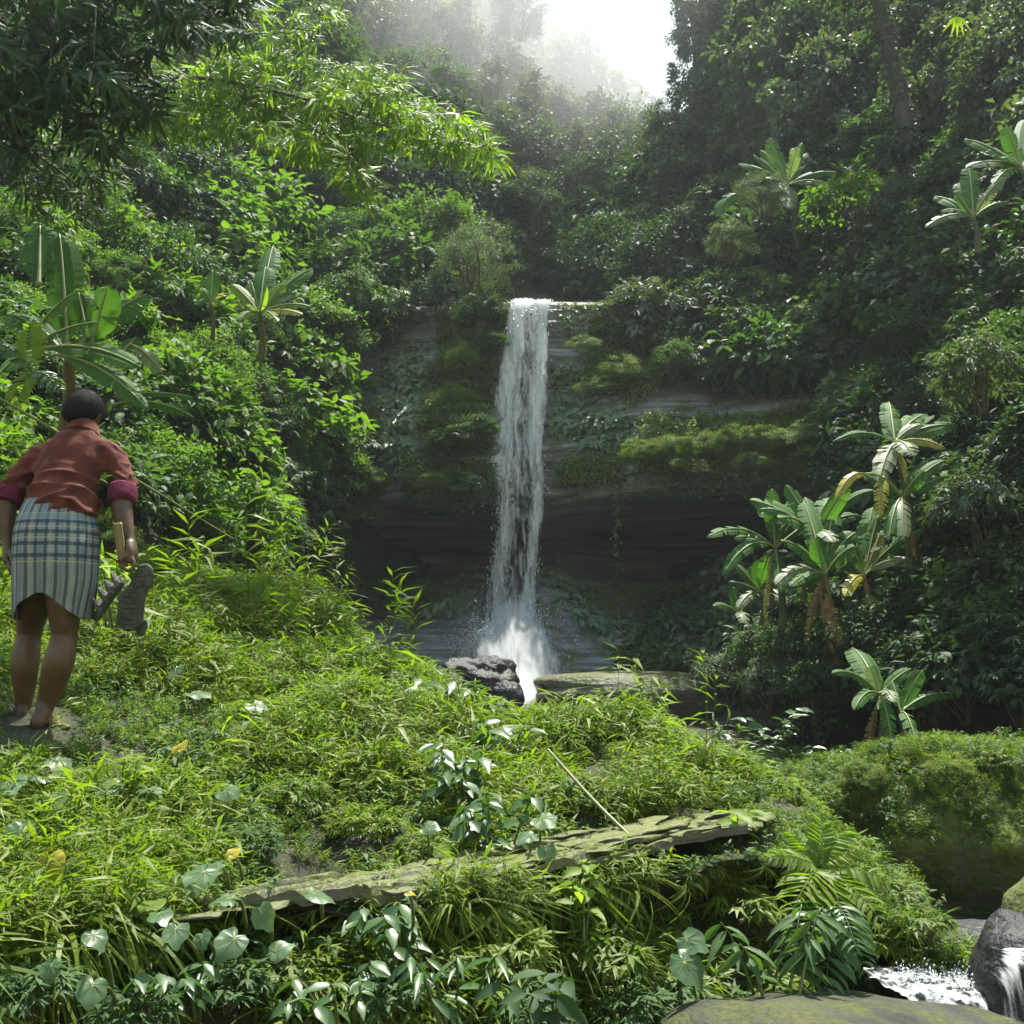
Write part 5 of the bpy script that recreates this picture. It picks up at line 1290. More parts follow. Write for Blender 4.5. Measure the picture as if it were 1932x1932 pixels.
# ------------------------------------------------------------------ glossy leaved plants
def oval_leaf_me(name, mat):
    mb = MB(); mb.add(OVAL[0], T=OVAL[1], tint=0.3)
    return mb.mesh(name, M[mat])
OV = {m: oval_leaf_me('oval_leaf', m) for m in ('leaf_glossy', 'leaf_dark', 'leaf_bamboo', 'leaf_mid')}
LV = {}
for m_ in ('leaf_glossy', 'leaf_grass', 'leaf_bamboo', 'leaf_mid'):
    mb = MB(); V = OVAL[0] * np.array([0.5, 1, 1]); mb.add(V, T=OVAL[1], tint=0.35); LV[m_] = mb.mesh('lance_leaf', M[m_])
def leafy(px, py, Y, w, h, nst, nl, leaf, mat, label, seed, lance=False, name='leafy_plant', cat='plant', group=None, droop=0.2):
    """Upright plant: stems with separate leaves; px, py = middle of the foliage, w, h in pixels."""
    rng = np.random.RandomState(seed)
    if Y < 7: Y = min(Y, float(bank.look(px, min(py + h * 0.3, 1960))[0][1]) - 0.22)
    B = at(px, py + h * 0.5, Y)
    t = thing(name, B, label, cat, group)
    k = mpp(Y)
    for s in range(nst):
        tip = np.array([rng.uniform(-0.5, 0.5) * w * k, rng.uniform(-0.2, 0.1), h * k * rng.uniform(0.5, 1.0)])
        b = np.array([tip[0] * 0.3, 0.06 * rng.normal() + 0.05, -0.05])
        path = cat_rom([b, b * 0.4 + tip * 0.6 + np.array([0, 0, 0.03]), tip], 10)
        sm = MB(); tube(sm, path, np.linspace(0.006, 0.002, 10), seg=5)
        obj('stem', sm, M['green_stem'], t)
        for i in range(nl):
            f = 0.25 + 0.75 * (i + 0.5) / nl
            p = np.array([np.interp(f * 9, np.arange(10), path[:, q]) for q in range(3)])
            az = i * 2.4 + rng.normal() * 0.4
            d = unit(np.array([math.cos(az), math.sin(az) - 0.3, rng.uniform(-0.35, 0.4) - droop]))
            Rm = leaf_frames(d[None], unit(np.array([[0, -0.35, 1.0]]) + 0.25 * rng.normal(size=(1, 3))))[0]
            lo = link('leaf', (LV if lance else OV)[mat], t)
            lo.location = p; lo.rotation_euler = Matrix(Rm.tolist()).to_euler()
            sz = leaf * k * rng.uniform(0.65, 1.2); lo.scale = (sz, sz, sz)
    return t
leafy(850, 1330, 6.3, 190, 110, 9, 8, 46, 'leaf_glossy', 'glossy leaved plant shining on the crest below the waterfall', 1)
leafy(930, 1400, 6.0, 130, 120, 6, 8, 44, 'leaf_glossy', 'glossy leaved plant with bright leaves right of the crest plant', 2)
leafy(870, 1470, 5.3, 160, 150, 8, 8, 44, 'leaf_glossy', 'dark glossy leaved plant on the shaded side of the bank', 3)
leafy(930, 1560, 4.9, 170, 130, 6, 7, 46, 'leaf_glossy', 'glossy plant with drooping leaves just above the ledge', 4, droop=0.5)
leafy(1100, 1690, 4.0, 140, 130, 4, 7, 44, 'leaf_bamboo', 'young bright green plant standing in front of the ledge', 5)
leafy(860, 1850, 3.25, 190, 130, 5, 6, 66, 'leaf_glossy', 'plant with long veined glossy leaves at the foot of the bank', 6, lance=True, droop=0.45)
leafy(760, 1760, 3.5, 220, 100, 6, 6, 48, 'leaf_glossy', 'glossy leaved creeper hanging just below the ledge', 7, droop=0.4)
leafy(1460, 1790, 3.9, 180, 140, 6, 7, 70, 'leaf_mid', 'plant with long drooping lance leaves right of the big dewy leaves', 8, lance=True, droop=0.6)
leafy(640, 1870, 3.15, 160, 100, 5, 6, 46, 'leaf_glossy', 'low glossy plant in the dark bottom of the bank', 9, droop=0.4)
leafy(350, 1850, 3.1, 130, 110, 4, 6, 50, 'leaf_glossy', 'plant with wrinkled glossy leaves between the lowest grass', 10, droop=0.5)
leafy(1405, 1545, 5.3, 90, 70, 3, 6, 40, 'leaf_bamboo', 'small sprig of bright oval leaves at the end of the ledge', 11)
leafy(1425, 1390, 11.6, 190, 110, 7, 9, 26, 'leaf_glossy', 'small bush with sparse pale leaves in the dark hollow', 12, droop=0.0)
leafy(1560, 1432, 10.5, 110, 60, 5, 7, 24, 'leaf_glossy', 'low small-leaved plant beneath the banana plants', 13)
leafy(1060, 1890, 3.2, 240, 90, 6, 5, 60, 'leaf_dark', 'dark leafy plant in the shade at the bottom edge', 14, droop=0.4)
leafy(60, 855, 5.5, 90, 110, 5, 6, 42, 'leaf_bamboo', 'bright leafy shoots behind the left shoulder', 15, lance=True)
leafy(215, 1100, 5.6, 90, 130, 5, 7, 44, 'leaf_bamboo', 'bright leafy shoots beside the held sandals', 16, lance=True)

# ------------------------------------------------------------------ ferns
def frond_mesh(n=15, wl=0.3, seed=0, mat='leaf_grass', width=1.0):
    rng = np.random.RandomState(seed)
    mb = MB()
    s = np.linspace(0, 1, n)
    path = np.stack([0 * s, s, 0.22 * s - 0.55 * s ** 2], -1)
    tube(mb, path, np.linspace(0.008, 0.002, n), seg=4, tint=0.5)
    t = unit(np.gradient(path, axis=0))
    for sg in (-1, 1):
        L_ = wl * np.sin(np.pi * np.clip(s * 0.93 + 0.12, 0, 1)) ** 0.7 + 0.02
        d = unit(np.array([sg, 0, -0.15])[None] + t * 0.55 + 0.08 * rng.normal(size=(n, 3)))
        add_leaves(mb, OVAL, path, d, np.tile([0, 0, 1.0], (n, 1)) + 0.25 * rng.normal(size=(n, 3)), L_, 0.15 + 0.2 * rng.rand(n), width=0.62 * width)
    return mb.mesh('fern_frond', M[mat])
FR = [frond_mesh(seed=s, mat=m_) for s, m_ in ((0, 'leaf_grass'), (1, 'leaf_glossy'), (2, 'leaf_bamboo'))]
def fern(px, py, Y, fronds, label, name='fern'):
    """fronds = (tip px, tip py, dY, mesh)."""
    B = at(px, py, Y)
    t = thing(name, B, label, 'fern')
    for tx, ty, dY, k in fronds:
        T = at(tx, ty, Y + dY)
        v = T - B; ln = np.linalg.norm(v)
        y = v / ln
        up = np.array([0, -0.5, 0.87]) if abs(y[2]) < 0.8 else np.array([0.0, -1, 0.2])
        x = unit(np.cross(y, up)); z = np.cross(x, y)
        Rm = Matrix(np.stack([x, y, z], -1).tolist())
        q = Matrix.Rotation(0.28, 3, 'X')
        lo = link('frond', FR[k], t)
        lo.rotation_euler = (Rm @ q).to_euler(); lo.scale = (ln, ln, ln)
    return t
fern(1545, 1640, 4.35, [(1440, 1618, -.1, 0), (1690, 1668, -.1, 0), (1670, 1745, -.25, 0), (1600, 1760, -.3, 0), (1490, 1730, -.3, 0), (1548, 1530, .1, 2), (1608, 1552, .1, 2), (1480, 1560, .1, 2), (1640, 1600, .0, 0), (1530, 1740, -.3, 0)], 'big fern with shining pale fronds at the end of the ledge')
fern(1570, 1700, 4.2, [(1556, 1893, -.3, 1), (1500, 1800, -.3, 1), (1620, 1800, -.3, 1), (1640, 1850, -.2, 1)], 'dark fern with a long hanging frond under the pale fern')
fern(60, 700, 6.8, [(-20, 640, .0, 1), (60, 600, .1, 2), (120, 740, -.1, 1), (20, 780, -.1, 2)], 'fern in the leaves at the left edge', )

# bushy weeds on the bank
def weed(x, y, rpx, kind, mat, label, lift=0.35, dY=-0.12, squash=0.75):
    p, _ = bank.look(x, y)
    Y = p[1] + dY
    r = mpp(Y) * rpx
    P = at(x, y, Y) - np.array([0, 0, 0.4 * r])
    return plant(kind, P, r, mat, label, None, rt, cat='weed', squash=squash, name='weed_clump', lift=lift)
W = [(1270, 1890, 72, 'bamboo', 'leaf_mid', 'bamboo-leaved clump under the two big dewy leaves'), (1370, 1905, 70, 'bamboo', 'leaf_mid', 'bamboo-leaved clump hanging over the flat rock'), (1480, 1860, 64, 'bamboo', 'leaf_grass', 'bamboo-leaved clump under the drooping lance leaves'), (760, 1470, 74, 'fan', 'leaf_grass', 'bushy weed clump in the middle of the bank above the dark hollow'), (690, 1555, 78, 'fan', 'leaf_grass', 'weed clump overhanging the dark hollow behind the ledge'), (800, 1600, 56, 'fan', 'leaf_grass', 'weed clump drooping at the right of the dark hollow'),
     (560, 1500, 72, 'fan', 'leaf_grass', 'weed clump in mid bank left of the hollow'), (470, 1590, 62, 'fan', 'leaf_mid', 'dark weed clump above the broad dewy leaf'), (620, 1400, 60, 'fan', 'leaf_grass', 'weed clump high in the middle of the bank'), (340, 1530, 62, 'fan', 'leaf_grass', 'weed clump right of the flat leaves in mid bank'),
     (240, 1600, 62, 'fan', 'leaf_mid', 'dark weed clump right of the big yellow leaf'), (530, 1300, 58, 'fan', 'leaf_grass', 'weed clump near the crest, right of the single highest leaf'), (420, 1220, 50, 'fan', 'leaf_grass', 'weed clump on the crest below the pole end'), (660, 1260, 50, 'fan', 'leaf_grass', 'weed clump on the crest left of the fallen yellow leaf'),
     (780, 1310, 46, 'small', 'leaf_grass', 'leafy weed clump on the crest by the glossy plant'), (1050, 1400, 56, 'fine', 'leaf_grass', 'yellow green feathery mound on the crest in front of the rock block'), (1120, 1405, 58, 'fine', 'leaf_grass', 'feathery mound in the middle of the crest below the rock block'), (1190, 1430, 56, 'fine', 'leaf_grass', 'feathery mound at the right end of the crest'), (1000, 1370, 44, 'fine', 'leaf_grass', 'feathery mound next to the black stone'),
     (1260, 1470, 54, 'fine', 'leaf_grass', 'feathery weed mound above the bare rock steps'), (1330, 1520, 50, 'fine', 'leaf_grass', 'low feathery mound behind the end of the ledge'), (1400, 1545, 44, 'fan', 'leaf_grass', 'weed clump in the notch before the big boulder'),
     (60, 1700, 70, 'bamboo', 'leaf_mid', 'dark bamboo-leaved clump low at the left edge'), (180, 1700, 66, 'bamboo', 'leaf_mid', 'bamboo-leaved clump under the big yellow leaf'), (60, 1860, 74, 'bamboo', 'leaf_mid', 'bamboo-leaved clump in the bottom left corner'), (250, 1900, 74, 'bamboo', 'leaf_mid', 'bamboo-leaved clump below the heart shaped leaf'), (430, 1850, 72, 'bamboo', 'leaf_mid', 'bamboo-leaved clump at the bottom left of the hanging creeper'),
     (560, 1830, 72, 'bamboo', 'leaf_grass', 'bamboo-leaved clump hanging under the left half of the ledge'), (720, 1860, 76, 'bamboo', 'leaf_mid', 'bamboo-leaved clump at the bottom below the ledge middle'), (960, 1790, 76, 'bamboo', 'leaf_grass', 'bamboo-leaved clump hanging under the middle of the ledge'), (1000, 1900, 72, 'bamboo', 'leaf_mid', 'bamboo-leaved clump at the bottom edge in the shade'), (1150, 1800, 82, 'bamboo', 'leaf_grass', 'bamboo-leaved clump left of the two big dewy leaves'),
     (1180, 1900, 70, 'bamboo', 'leaf_mid', 'bamboo-leaved clump beside the flat rock'), (1400, 1700, 72, 'bamboo', 'leaf_grass', 'bamboo-leaved clump under the right end of the ledge'), (1640, 1760, 66, 'bamboo', 'leaf_grass', 'bamboo-leaved clump right of the dark hanging frond'), (1740, 1740, 56, 'bamboo', 'leaf_grass', 'bamboo-leaved clump leaning over the stream'), (1720, 1800, 46, 'bamboo', 'leaf_grass', 'lowest bamboo-leaved clump above the white water'), (1600, 1600, 56, 'bamboo', 'leaf_grass', 'bamboo-leaved clump behind the pale fern'), (1690, 1680, 50, 'bamboo', 'leaf_grass', 'bamboo-leaved clump at the right shoulder of the bank')]
for w_ in W:
    weed(*w_, dY=-0.12 if w_[1] < 1690 else -0.22)

for i, (x, y, rp, k_) in enumerate([(1545, 1490, 40, 'fan'), (1620, 1455, 44, 'fine'), (1700, 1440, 48, 'fan'), (1790, 1440, 44, 'fine'), (1870, 1430, 50, 'fan'), (1720, 1520, 44, 'fan'), (1820, 1530, 50, 'bamboo'), (1905, 1490, 50, 'fan'), (1600, 1540, 40, 'fan')]):
    r = mpp(7.1) * rp
    plant(k_, at(x, y, 7.1 + 0.15 * (i % 3)) - np.array([0, 0, 0.5 * r]), r, 'leaf_grass', 'weed clump on the big round boulder, ' + ['lowest on its left flank', 'feathery on its left shoulder', 'at the middle of its top', 'feathery right of its top', 'highest on its right', 'in the middle of its face', 'long-leaved on its shaded face', 'at the right edge', 'just behind the pale fern'][i], None, rt, cat='weed', squash=0.7, name='weed_clump', lift=0.35)
# ------------------------------------------------------------------ bamboo: lit branch, dark canopy, poles
def spray(seed, nl=8, leaf=1.0, spread=1.2):
    rng = np.random.RandomState(seed)
    mb = MB()
    a = np.linspace(-spread, spread, nl) + rng.normal(size=nl) * 0.12
    d = np.stack([np.sin(a), np.cos(a), rng.normal(size=nl) * 0.25], -1)
    pos = np.stack([0 * a, 0.12 * np.cos(a * 2), 0 * a], -1) + rng.normal(size=(nl, 3)) * 0.05
    add_leaves(mb, LANCE, pos, d, np.tile([0, 0, 1.0], (nl, 1)) + 0.2 * rng.normal(size=(nl, 3)), leaf * rng.uniform(0.65, 1.1, nl), rng.uniform(0.05, 0.3) + rng.uniform(0, 0.28, nl), width=0.95)
    return mb
SPR = {}
for m_ in ('leaf_bamboo', 'leaf_mid', 'leaf_dark'):
    SPR[m_] = [spray(s).mesh('leaf_spray', M[m_], smooth=False) for s in range(6)]
def spray_at(parent, P, size, rng, mat, name='leaf_spray', down=0.5):
    a = rng.uniform(-2.6, 2.6)
    d = unit(np.array([math.sin(a), rng.normal() * 0.35, math.cos(a) * 0.6 - down]))
    up = unit(np.array([rng.normal() * 0.4, -0.8, 0.6]))
    Rm = leaf_frames(d[None], up[None])[0]
    lo = link(name, SPR[mat][rng.randint(6)], parent)
    lo.location = P - np.array(parent.location); lo.rotation_euler = Matrix(Rm.tolist()).to_euler()
    s = size * rng.uniform(0.7, 1.15); lo.scale = (s, s, s)
def branch(keys, r0, r1, mat, name, label, cat, polys, mat_leaf, size, seed, sub=8, nmax=290, extra=None):
    """keys = (px, py, Y) of the main stem; polys = [(polygon, count, Y0, spread)]."""
    rng = np.random.RandomState(seed)
    P = np.array([at(*k) for k in keys])
    t = thing(name, P[0], label, cat)
    path = cat_rom(P, 40)
    sm = MB(); tube(sm, path - P[0], np.linspace(r0, r1, 40), seg=7)
    obj('culm', sm, M[mat], t)
    for poly, cnt, Y0, sp in polys:
        xs, ys = poly_points(poly, cnt, rng)
        for i, (x, y) in enumerate(zip(xs, ys)):
            Q = at(x, y, Y0 + rng.normal() * sp)
            spray_at(t, Q, size, rng, mat_leaf)
            if i % sub == 0:
                j = np.argmin(np.linalg.norm(path - Q, axis=1) + np.where(path[:, 0] > Q[0], 0.3, 0))
                tw = MB(); a = path[j]
                tube(tw, cat_rom([a, (a + Q) / 2 + np.array([0, 0, 0.12]), Q], 7) - P[0], np.linspace(0.008, 0.003, 7), seg=4)
                obj('twig', tw, M[mat], t)
    return t
branch([(250, 148, 9.2), (390, 148, 9.0), (560, 182, 8.9), (700, 230, 8.8), (850, 262, 8.7), (955, 300, 8.6)], 0.022, 0.006, 'culm', 'bamboo_branch', 'arching bamboo branch with bright yellow green leaves lit from behind', 'bamboo branch',
       [([(310, 120), (480, 90), (530, 150), (610, 125), (640, 180), (600, 250), (470, 240), (330, 250)], 110, 9.0, .25), ([(600, 150), (720, 170), (720, 250), (690, 310), (610, 270)], 70, 8.9, .22), ([(720, 170), (800, 200), (870, 215), (955, 285), (950, 315), (860, 295), (740, 270)], 85, 8.7, .2), ([(690, 125), (760, 125), (755, 175), (690, 165)], 18, 8.9, .15)], 'leaf_bamboo', 0.235, 51)
branch([(420, 170, 9.3), (540, 215, 9.0), (640, 280, 8.7), (690, 380, 8.5)], 0.014, 0.004, 'culm', 'bamboo_branch', 'drooping bamboo side branch with bright leaves hanging below the arching branch', 'bamboo branch',
       [([(470, 225), (620, 240), (690, 290), (702, 395), (655, 360), (600, 300), (480, 270)], 80, 8.7, .22)], 'leaf_bamboo', 0.225, 52)
branch([(330, 30, 9.6), (480, 45, 9.4), (600, 60, 9.2)], 0.014, 0.004, 'culm', 'bamboo_branch', 'bright bamboo branch end at the top above the arching branch', 'bamboo branch',
       [([(460, 20), (560, 0), (660, 0), (600, 70), (620, 100), (500, 90)], 34, 9.3, .2), ([(400, 60), (500, 50), (480, 130), (420, 120)], 16, 9.3, .2)], 'leaf_bamboo', 0.225, 53)
branch([(60, 210, 9.6), (200, 180, 9.5), (330, 190, 9.4)], 0.014, 0.005, 'culm', 'bamboo_branch', 'bright bamboo branch glimpsed through the dark crown', 'bamboo branch',
       [([(90, 130), (330, 90), (340, 270), (120, 290)], 110, 9.4, .2)], 'leaf_bamboo', 0.225, 54)
branch([(280, 190, 9.8), (420, 200, 9.6), (560, 240, 9.5), (650, 300, 9.4)], 0.014, 0.005, 'culm', 'bamboo_branch', 'dense bamboo branch filling the space under the arching branch', 'bamboo branch',
       [([(320, 180), (480, 150), (620, 200), (680, 300), (600, 310), (450, 260), (330, 260)], 270, 9.5, .22)], 'leaf_bamboo', 0.185, 55)
branch([(430, 110, 9.8), (600, 140, 9.6), (760, 190, 9.4), (900, 260, 9.2)], 0.014, 0.005, 'culm', 'bamboo_branch', 'feathery bamboo branch just above and behind the arching branch', 'bamboo branch',
       [([(400, 90), (560, 100), (720, 130), (830, 190), (900, 230), (930, 300), (800, 270), (640, 200), (430, 150)], 270, 9.4, .22)], 'leaf_bamboo', 0.185, 56)
# canopy hanging in from the upper left, its shade put into darker leaf colours
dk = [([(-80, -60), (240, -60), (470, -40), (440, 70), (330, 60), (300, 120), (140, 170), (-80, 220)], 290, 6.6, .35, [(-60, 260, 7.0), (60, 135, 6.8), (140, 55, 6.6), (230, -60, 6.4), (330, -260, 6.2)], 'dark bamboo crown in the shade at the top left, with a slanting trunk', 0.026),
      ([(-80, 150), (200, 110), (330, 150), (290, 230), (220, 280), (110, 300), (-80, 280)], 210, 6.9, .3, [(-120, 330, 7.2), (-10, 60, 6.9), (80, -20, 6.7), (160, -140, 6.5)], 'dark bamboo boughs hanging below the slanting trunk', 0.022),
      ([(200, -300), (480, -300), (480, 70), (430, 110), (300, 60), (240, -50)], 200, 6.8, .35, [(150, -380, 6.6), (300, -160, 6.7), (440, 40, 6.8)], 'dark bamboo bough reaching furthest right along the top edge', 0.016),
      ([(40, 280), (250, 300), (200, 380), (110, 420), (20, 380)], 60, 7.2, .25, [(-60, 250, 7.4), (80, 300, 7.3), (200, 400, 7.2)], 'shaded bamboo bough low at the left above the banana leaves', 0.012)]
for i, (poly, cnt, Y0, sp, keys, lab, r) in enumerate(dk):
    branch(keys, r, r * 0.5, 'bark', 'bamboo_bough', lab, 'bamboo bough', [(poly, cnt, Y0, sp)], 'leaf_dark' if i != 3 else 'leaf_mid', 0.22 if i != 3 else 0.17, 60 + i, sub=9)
for i, (poly, keys, lab) in enumerate([([(-60, -480), (360, -480), (330, -60), (-60, -60)], [(-200, -100, 7.6), (60, -240, 7.5), (300, -380, 7.4)], 'upper dark bamboo bough added above the view to shade the crown')]):  # leafy bough added out of view to cast shade on the crown
    branch(keys, 0.02, 0.01, 'bark', 'bamboo_bough', lab, 'bamboo bough', [(poly, 230, 7.4, .35)], 'leaf_dark', 0.3, 80 + i, sub=9)
# small yellow green sprig hanging in at the top right
tw = branch([(1850, -40, 5.5), (1822, 10, 5.5), (1805, 32, 5.5)], 0.004, 0.002, 'culm', 'bamboo_twig', 'small yellow green leaf sprig hanging at the top right', 'bamboo twig', [], 'leaf_bamboo', 0.1, 71)
lm = MB()
for a in (-0.75, -0.3, 0.0, 0.35, 0.8):
    add_leaves(lm, LANCE, np.zeros((1, 3)), np.array([[math.sin(a), -0.1, -math.cos(a)]]), np.array([[0, -1, 0.2]]), np.array([0.12]), 0.62, width=1.1)
o = obj('leaf_spray', lm, M['leaf_bamboo'], tw); o.location = at(1805, 30, 5.5) - np.array(tw.location)
# bamboo poles
def pole(keys, r0, r1, name, label, cat, mat='culm', node=0.25):
    P = cat_rom([at(*k) for k in keys], 60)
    t = thing(name, P[0], label, cat)
    ln = np.concatenate([[0], np.cumsum(np.linalg.norm(np.diff(P, axis=0), axis=1))])
    r = np.linspace(r0, r1, 60) * (1 + 0.16 * (np.abs(((ln / node) % 1) - 0.5) > 0.44))
    mb = MB(); tube(mb, P - P[0], r, seg=8)
    obj('culm', mb, M[mat], t)
    return t
pole([(-30, 735, 5.9), (120, 822, 6.1), (290, 925, 6.6), (442, 1018, 7.2)], 0.008, 0.0055, 'bamboo_pole', 'long thin bamboo pole slanting down behind the person', 'pole')
pole([(1034, 1414, 5.25), (1120, 1510, 4.85), (1199, 1588, 4.62)], 0.006, 0.0095, 'bamboo_stick', 'cut bamboo stick leaning over the rock steps onto the ledge', 'stick')
# leaning tree trunk wrapped in creeper on the right slope
B = at(1722, 262, 21.0)
t = thing('leaning_tree', B, 'leaning tree with a pale creeper wrapped trunk high on the right slope', 'tree')
path = cat_rom([at(1722, 270, 21.0), at(1704, 200, 20.95), at(1680, 110, 20.9), at(1662, 30, 20.8), at(1640, -80, 20.6)], 24)
mb = MB(); tube(mb, path - B, np.linspace(0.2, 0.12, 24) * (1 + 0.1 * np.sin(np.arange(24) * 1.7)), seg=9)
obj('trunk', mb, M['bark'], t)
rr = np.random.RandomState(9)
k = rr.randint(0, 24, 700); th = rr.uniform(0, 6.28, 700)
mb = MB(); out = np.stack([np.cos(th), np.sin(th), 0 * th], -1)
add_leaves(mb, DIAMOND, path[k] - B + out * 0.2 + rr.normal(size=(700, 3)) * 0.07, unit(out + rdir(rr, 700) * .7 + [0, 0, -.6]), unit(out + [0, 0, .6]), rr.uniform(0.08, 0.16, 700), rr.uniform(0, .5, 700))
obj('creeper', mb, M['leaf_grey'], t, smooth=False)
me = crown_mesh('tree', 0, 'leaf_dark')
c = link('crown', me, t); c.location = np.array(at(1630, -120, 20.6)) - B; c.scale = (1.6, 1.6, 1.3)

# ------------------------------------------------------------------ creepers and hanging ferns on the cliff
rc = np.random.RandomState(77)
def creeper(polys, leaf, mat, label, name='creeper', cat='creeper', sheet=None, n=500, puff=0.15, tpl=OVAL, width=1.5, down=0.8):
    sheet = sheet or cliff
    mb = MB(); c0 = None
    for poly, w in polys:
        m_ = int(n * w)
        x, y = poly_points(poly, m_, rc)
        x = x + rc.normal(size=m_) * 6; y = y + rc.normal(size=m_) * 6
        P, N_ = sheet.on(x, y)
        if c0 is None: c0 = P[np.argmax(P[:, 2])].copy()
        pf = np.clip(0.5 + fbm(P * 1.4 + 3, 3) * 1.6, 0.05, 1.3)
        out = unit(N_ * 0.5 + np.array([0, -1, 0.25]))
        pos = P + out * (puff * pf * rc.uniform(0.3, 1.0, m_))[:, None]
        d = unit(out * 0.45 + rdir(rc, m_) * 0.65 + np.array([0, 0, -down]))
        up = unit(out + np.array([0, 0, 0.55]) + rdir(rc, m_) * 0.3)
        add_leaves(mb, tpl, pos - c0, d, up, leaf * rc.uniform(0.6, 1.3, m_), rc.uniform(0, 0.5, m_), width=width)
    t = thing(name, c0, label, cat)
    o = obj('foliage', mb, M[mat], t, smooth=False)
    return t
def strands(lines, label, mat='leaf_moss', leaf=0.055, name='hanging_fern', cat='hanging fern', per=46, sheet=None):
    """lines = (px, top py, bottom py): strings of small leaves hanging from a ledge."""
    sheet = sheet or cliff
    mb = MB(); st = MB(); c0 = None
    for x, y0, y1 in lines:
        P, N_ = sheet.on(np.array([x]), np.array([y0])); P = P[0]
        if c0 is None: c0 = P.copy()
        L_ = (y1 - y0) * mpp(P[1])
        n_ = max(8, int(per * L_))
        s = np.linspace(0, 1, n_)
        pth = P + np.stack([0.05 * vnoise(np.stack([s * 3, s * 0 + x, s * 0], -1)), -0.12 - 0.1 * np.sin(s * 1.5), -s * L_], -1)
        tube(st, pth[::4] - c0, 0.004, seg=3)
        pos = pth + rc.normal(size=(n_, 3)) * 0.05
        d = unit(rdir(rc, n_) + np.array([0, -0.3, -1.0]))
        add_leaves(mb, DIAMOND, pos - c0, d, unit(np.array([0, -0.8, 0.6]) + rdir(rc, n_) * .4), leaf * rc.uniform(.6, 1.3, n_), rc.uniform(0, .5, n_))
    t = thing(name, c0, label, cat)
    obj('foliage', mb, M[mat], t, smooth=False); obj('stem', st, M['green_stem'], t)
    return t
creeper([([(720, 650), (810, 650), (815, 780), (760, 800), (700, 760)], 1), ([(730, 790), (780, 790), (775, 900), (725, 900)], .5)], 0.189, 'leaf_vine', 'heart-leaved creeper hanging in a column on the cliff left of the fall', n=460)
creeper([([(1040, 775), (1180, 770), (1190, 850), (1140, 840), (1045, 815)], 1), ([(1150, 780), (1215, 790), (1205, 900), (1160, 880)], .5)], 0.176, 'leaf_vine', 'large-leaved creeper spilling over the ledge right of the fall', n=520)
creeper([([(1045, 700), (1140, 680), (1150, 745), (1050, 755)], 1)], 0.135, 'leaf_vine', 'creeper on the upper step of the cliff right of the fall', n=420)
creeper([([(1060, 585), (1140, 575), (1170, 650), (1120, 700), (1070, 650)], 1)], 0.121, 'leaf_vine', 'sparse creeper on the rock face under the lip', n=240)
creeper([([(1020, 1080), (1060, 1085), (1140, 1160), (1230, 1185), (1240, 1215), (1130, 1195), (1060, 1130)], 1)], 0.176, 'leaf_vine', 'pale creeper running down the ridge right of the splash', n=520)
creeper([([(800, 1130), (870, 1085), (915, 1075), (915, 1130), (860, 1150), (800, 1160)], 1)], 0.162, 'leaf_vine', 'pale creeper on the ridge left of the splash', n=420)
creeper([([(1210, 1180), (1290, 1160), (1370, 1180), (1360, 1250), (1240, 1215)], 1)], 0.176, 'leaf_vine', 'creeper patch at the end of the ridge below the dark hollow', n=420)
creeper([([(1240, 1300), (1370, 1240), (1440, 1250), (1420, 1330), (1280, 1350)], 1)], 0.12, 'leaf_grey', 'pale small-leaved creeper over the bank edge beside the rock block', n=700, puff=0.35)
# mossy fern carpets: nobody could count them
def carpet(polys, name, label, n, leaf=0.05, puff=0.3, mat='leaf_moss', sheet=None):
    sheet = sheet or cliff
    mb = MB()
    for poly, w in polys:
        m_ = int(n * w)
        x, y = poly_points(poly, m_, rc)
        x = x + rc.normal(size=m_) * 7; y = y + rc.normal(size=m_) * 5
        P, N_ = sheet.on(x, y)
        hgt = np.clip(0.55 + 1.3 * fbm(P * 1.9, 4), 0.05, 1.4)
        out = unit(N_ * 0.6 + np.array([0, -1, 0.4]))
        pos = P + out * (puff * hgt * rc.uniform(0.35, 1, m_))[:, None] + np.array([0, 0, -0.15]) * (rc.rand(m_, 1) ** 2) * hgt[:, None]
        d = unit(out * 0.7 + rdir(rc, m_) * 0.8 + np.array([0, 0, -0.5]))
        add_leaves(mb, DIAMOND, pos, d, unit(out * .6 + np.array([0, 0, 1.0]) + rdir(rc, m_) * .4), leaf * rc.uniform(.6, 1.4, m_), np.clip(0.25 + 0.5 * fbm(P * 0.9 + 20, 2), 0, .5) + rc.uniform(0, .15, m_), width=0.8)
    return tag(obj(name, mb, M[mat], smooth=False), label, None, None, 'stuff')
carpet([([(820, 700), (930, 690), (925, 850), (800, 850), (795, 780)], 1), ([(760, 870), (925, 875), (925, 925), (860, 955), (770, 925)], .7), ([(590, 780), (720, 770), (720, 930), (640, 1000), (580, 990)], 1.3), ([(830, 590), (960, 590), (930, 690), (830, 700)], .8)], 'cliff_moss', 'soft green moss and ferns on the cliff left of the fall', 11000, leaf=0.075, puff=0.42)
carpet([([(1220, 790), (1400, 790), (1560, 760), (1600, 850), (1500, 900), (1380, 890), (1250, 900), (1200, 870)], 1.6), ([(1120, 600), (1230, 590), (1300, 700), (1200, 760), (1110, 720)], 1.0), ([(1060, 880), (1160, 860), (1170, 900), (1060, 910)], .4)], 'ledge_moss', 'soft green moss and ferns on the ledge right of the fall', 11000, leaf=0.075, puff=0.42)
carpet([([(620, 1110), (760, 1115), (860, 1105), (830, 1160), (700, 1150)], .7), ([(1060, 1095), (1250, 1110), (1420, 1120), (1420, 1170), (1250, 1175), (1130, 1150)], 1.1)], 'hollow_moss', 'low green growth on the apron inside the rock hollow', 4500, leaf=0.06, puff=0.2)
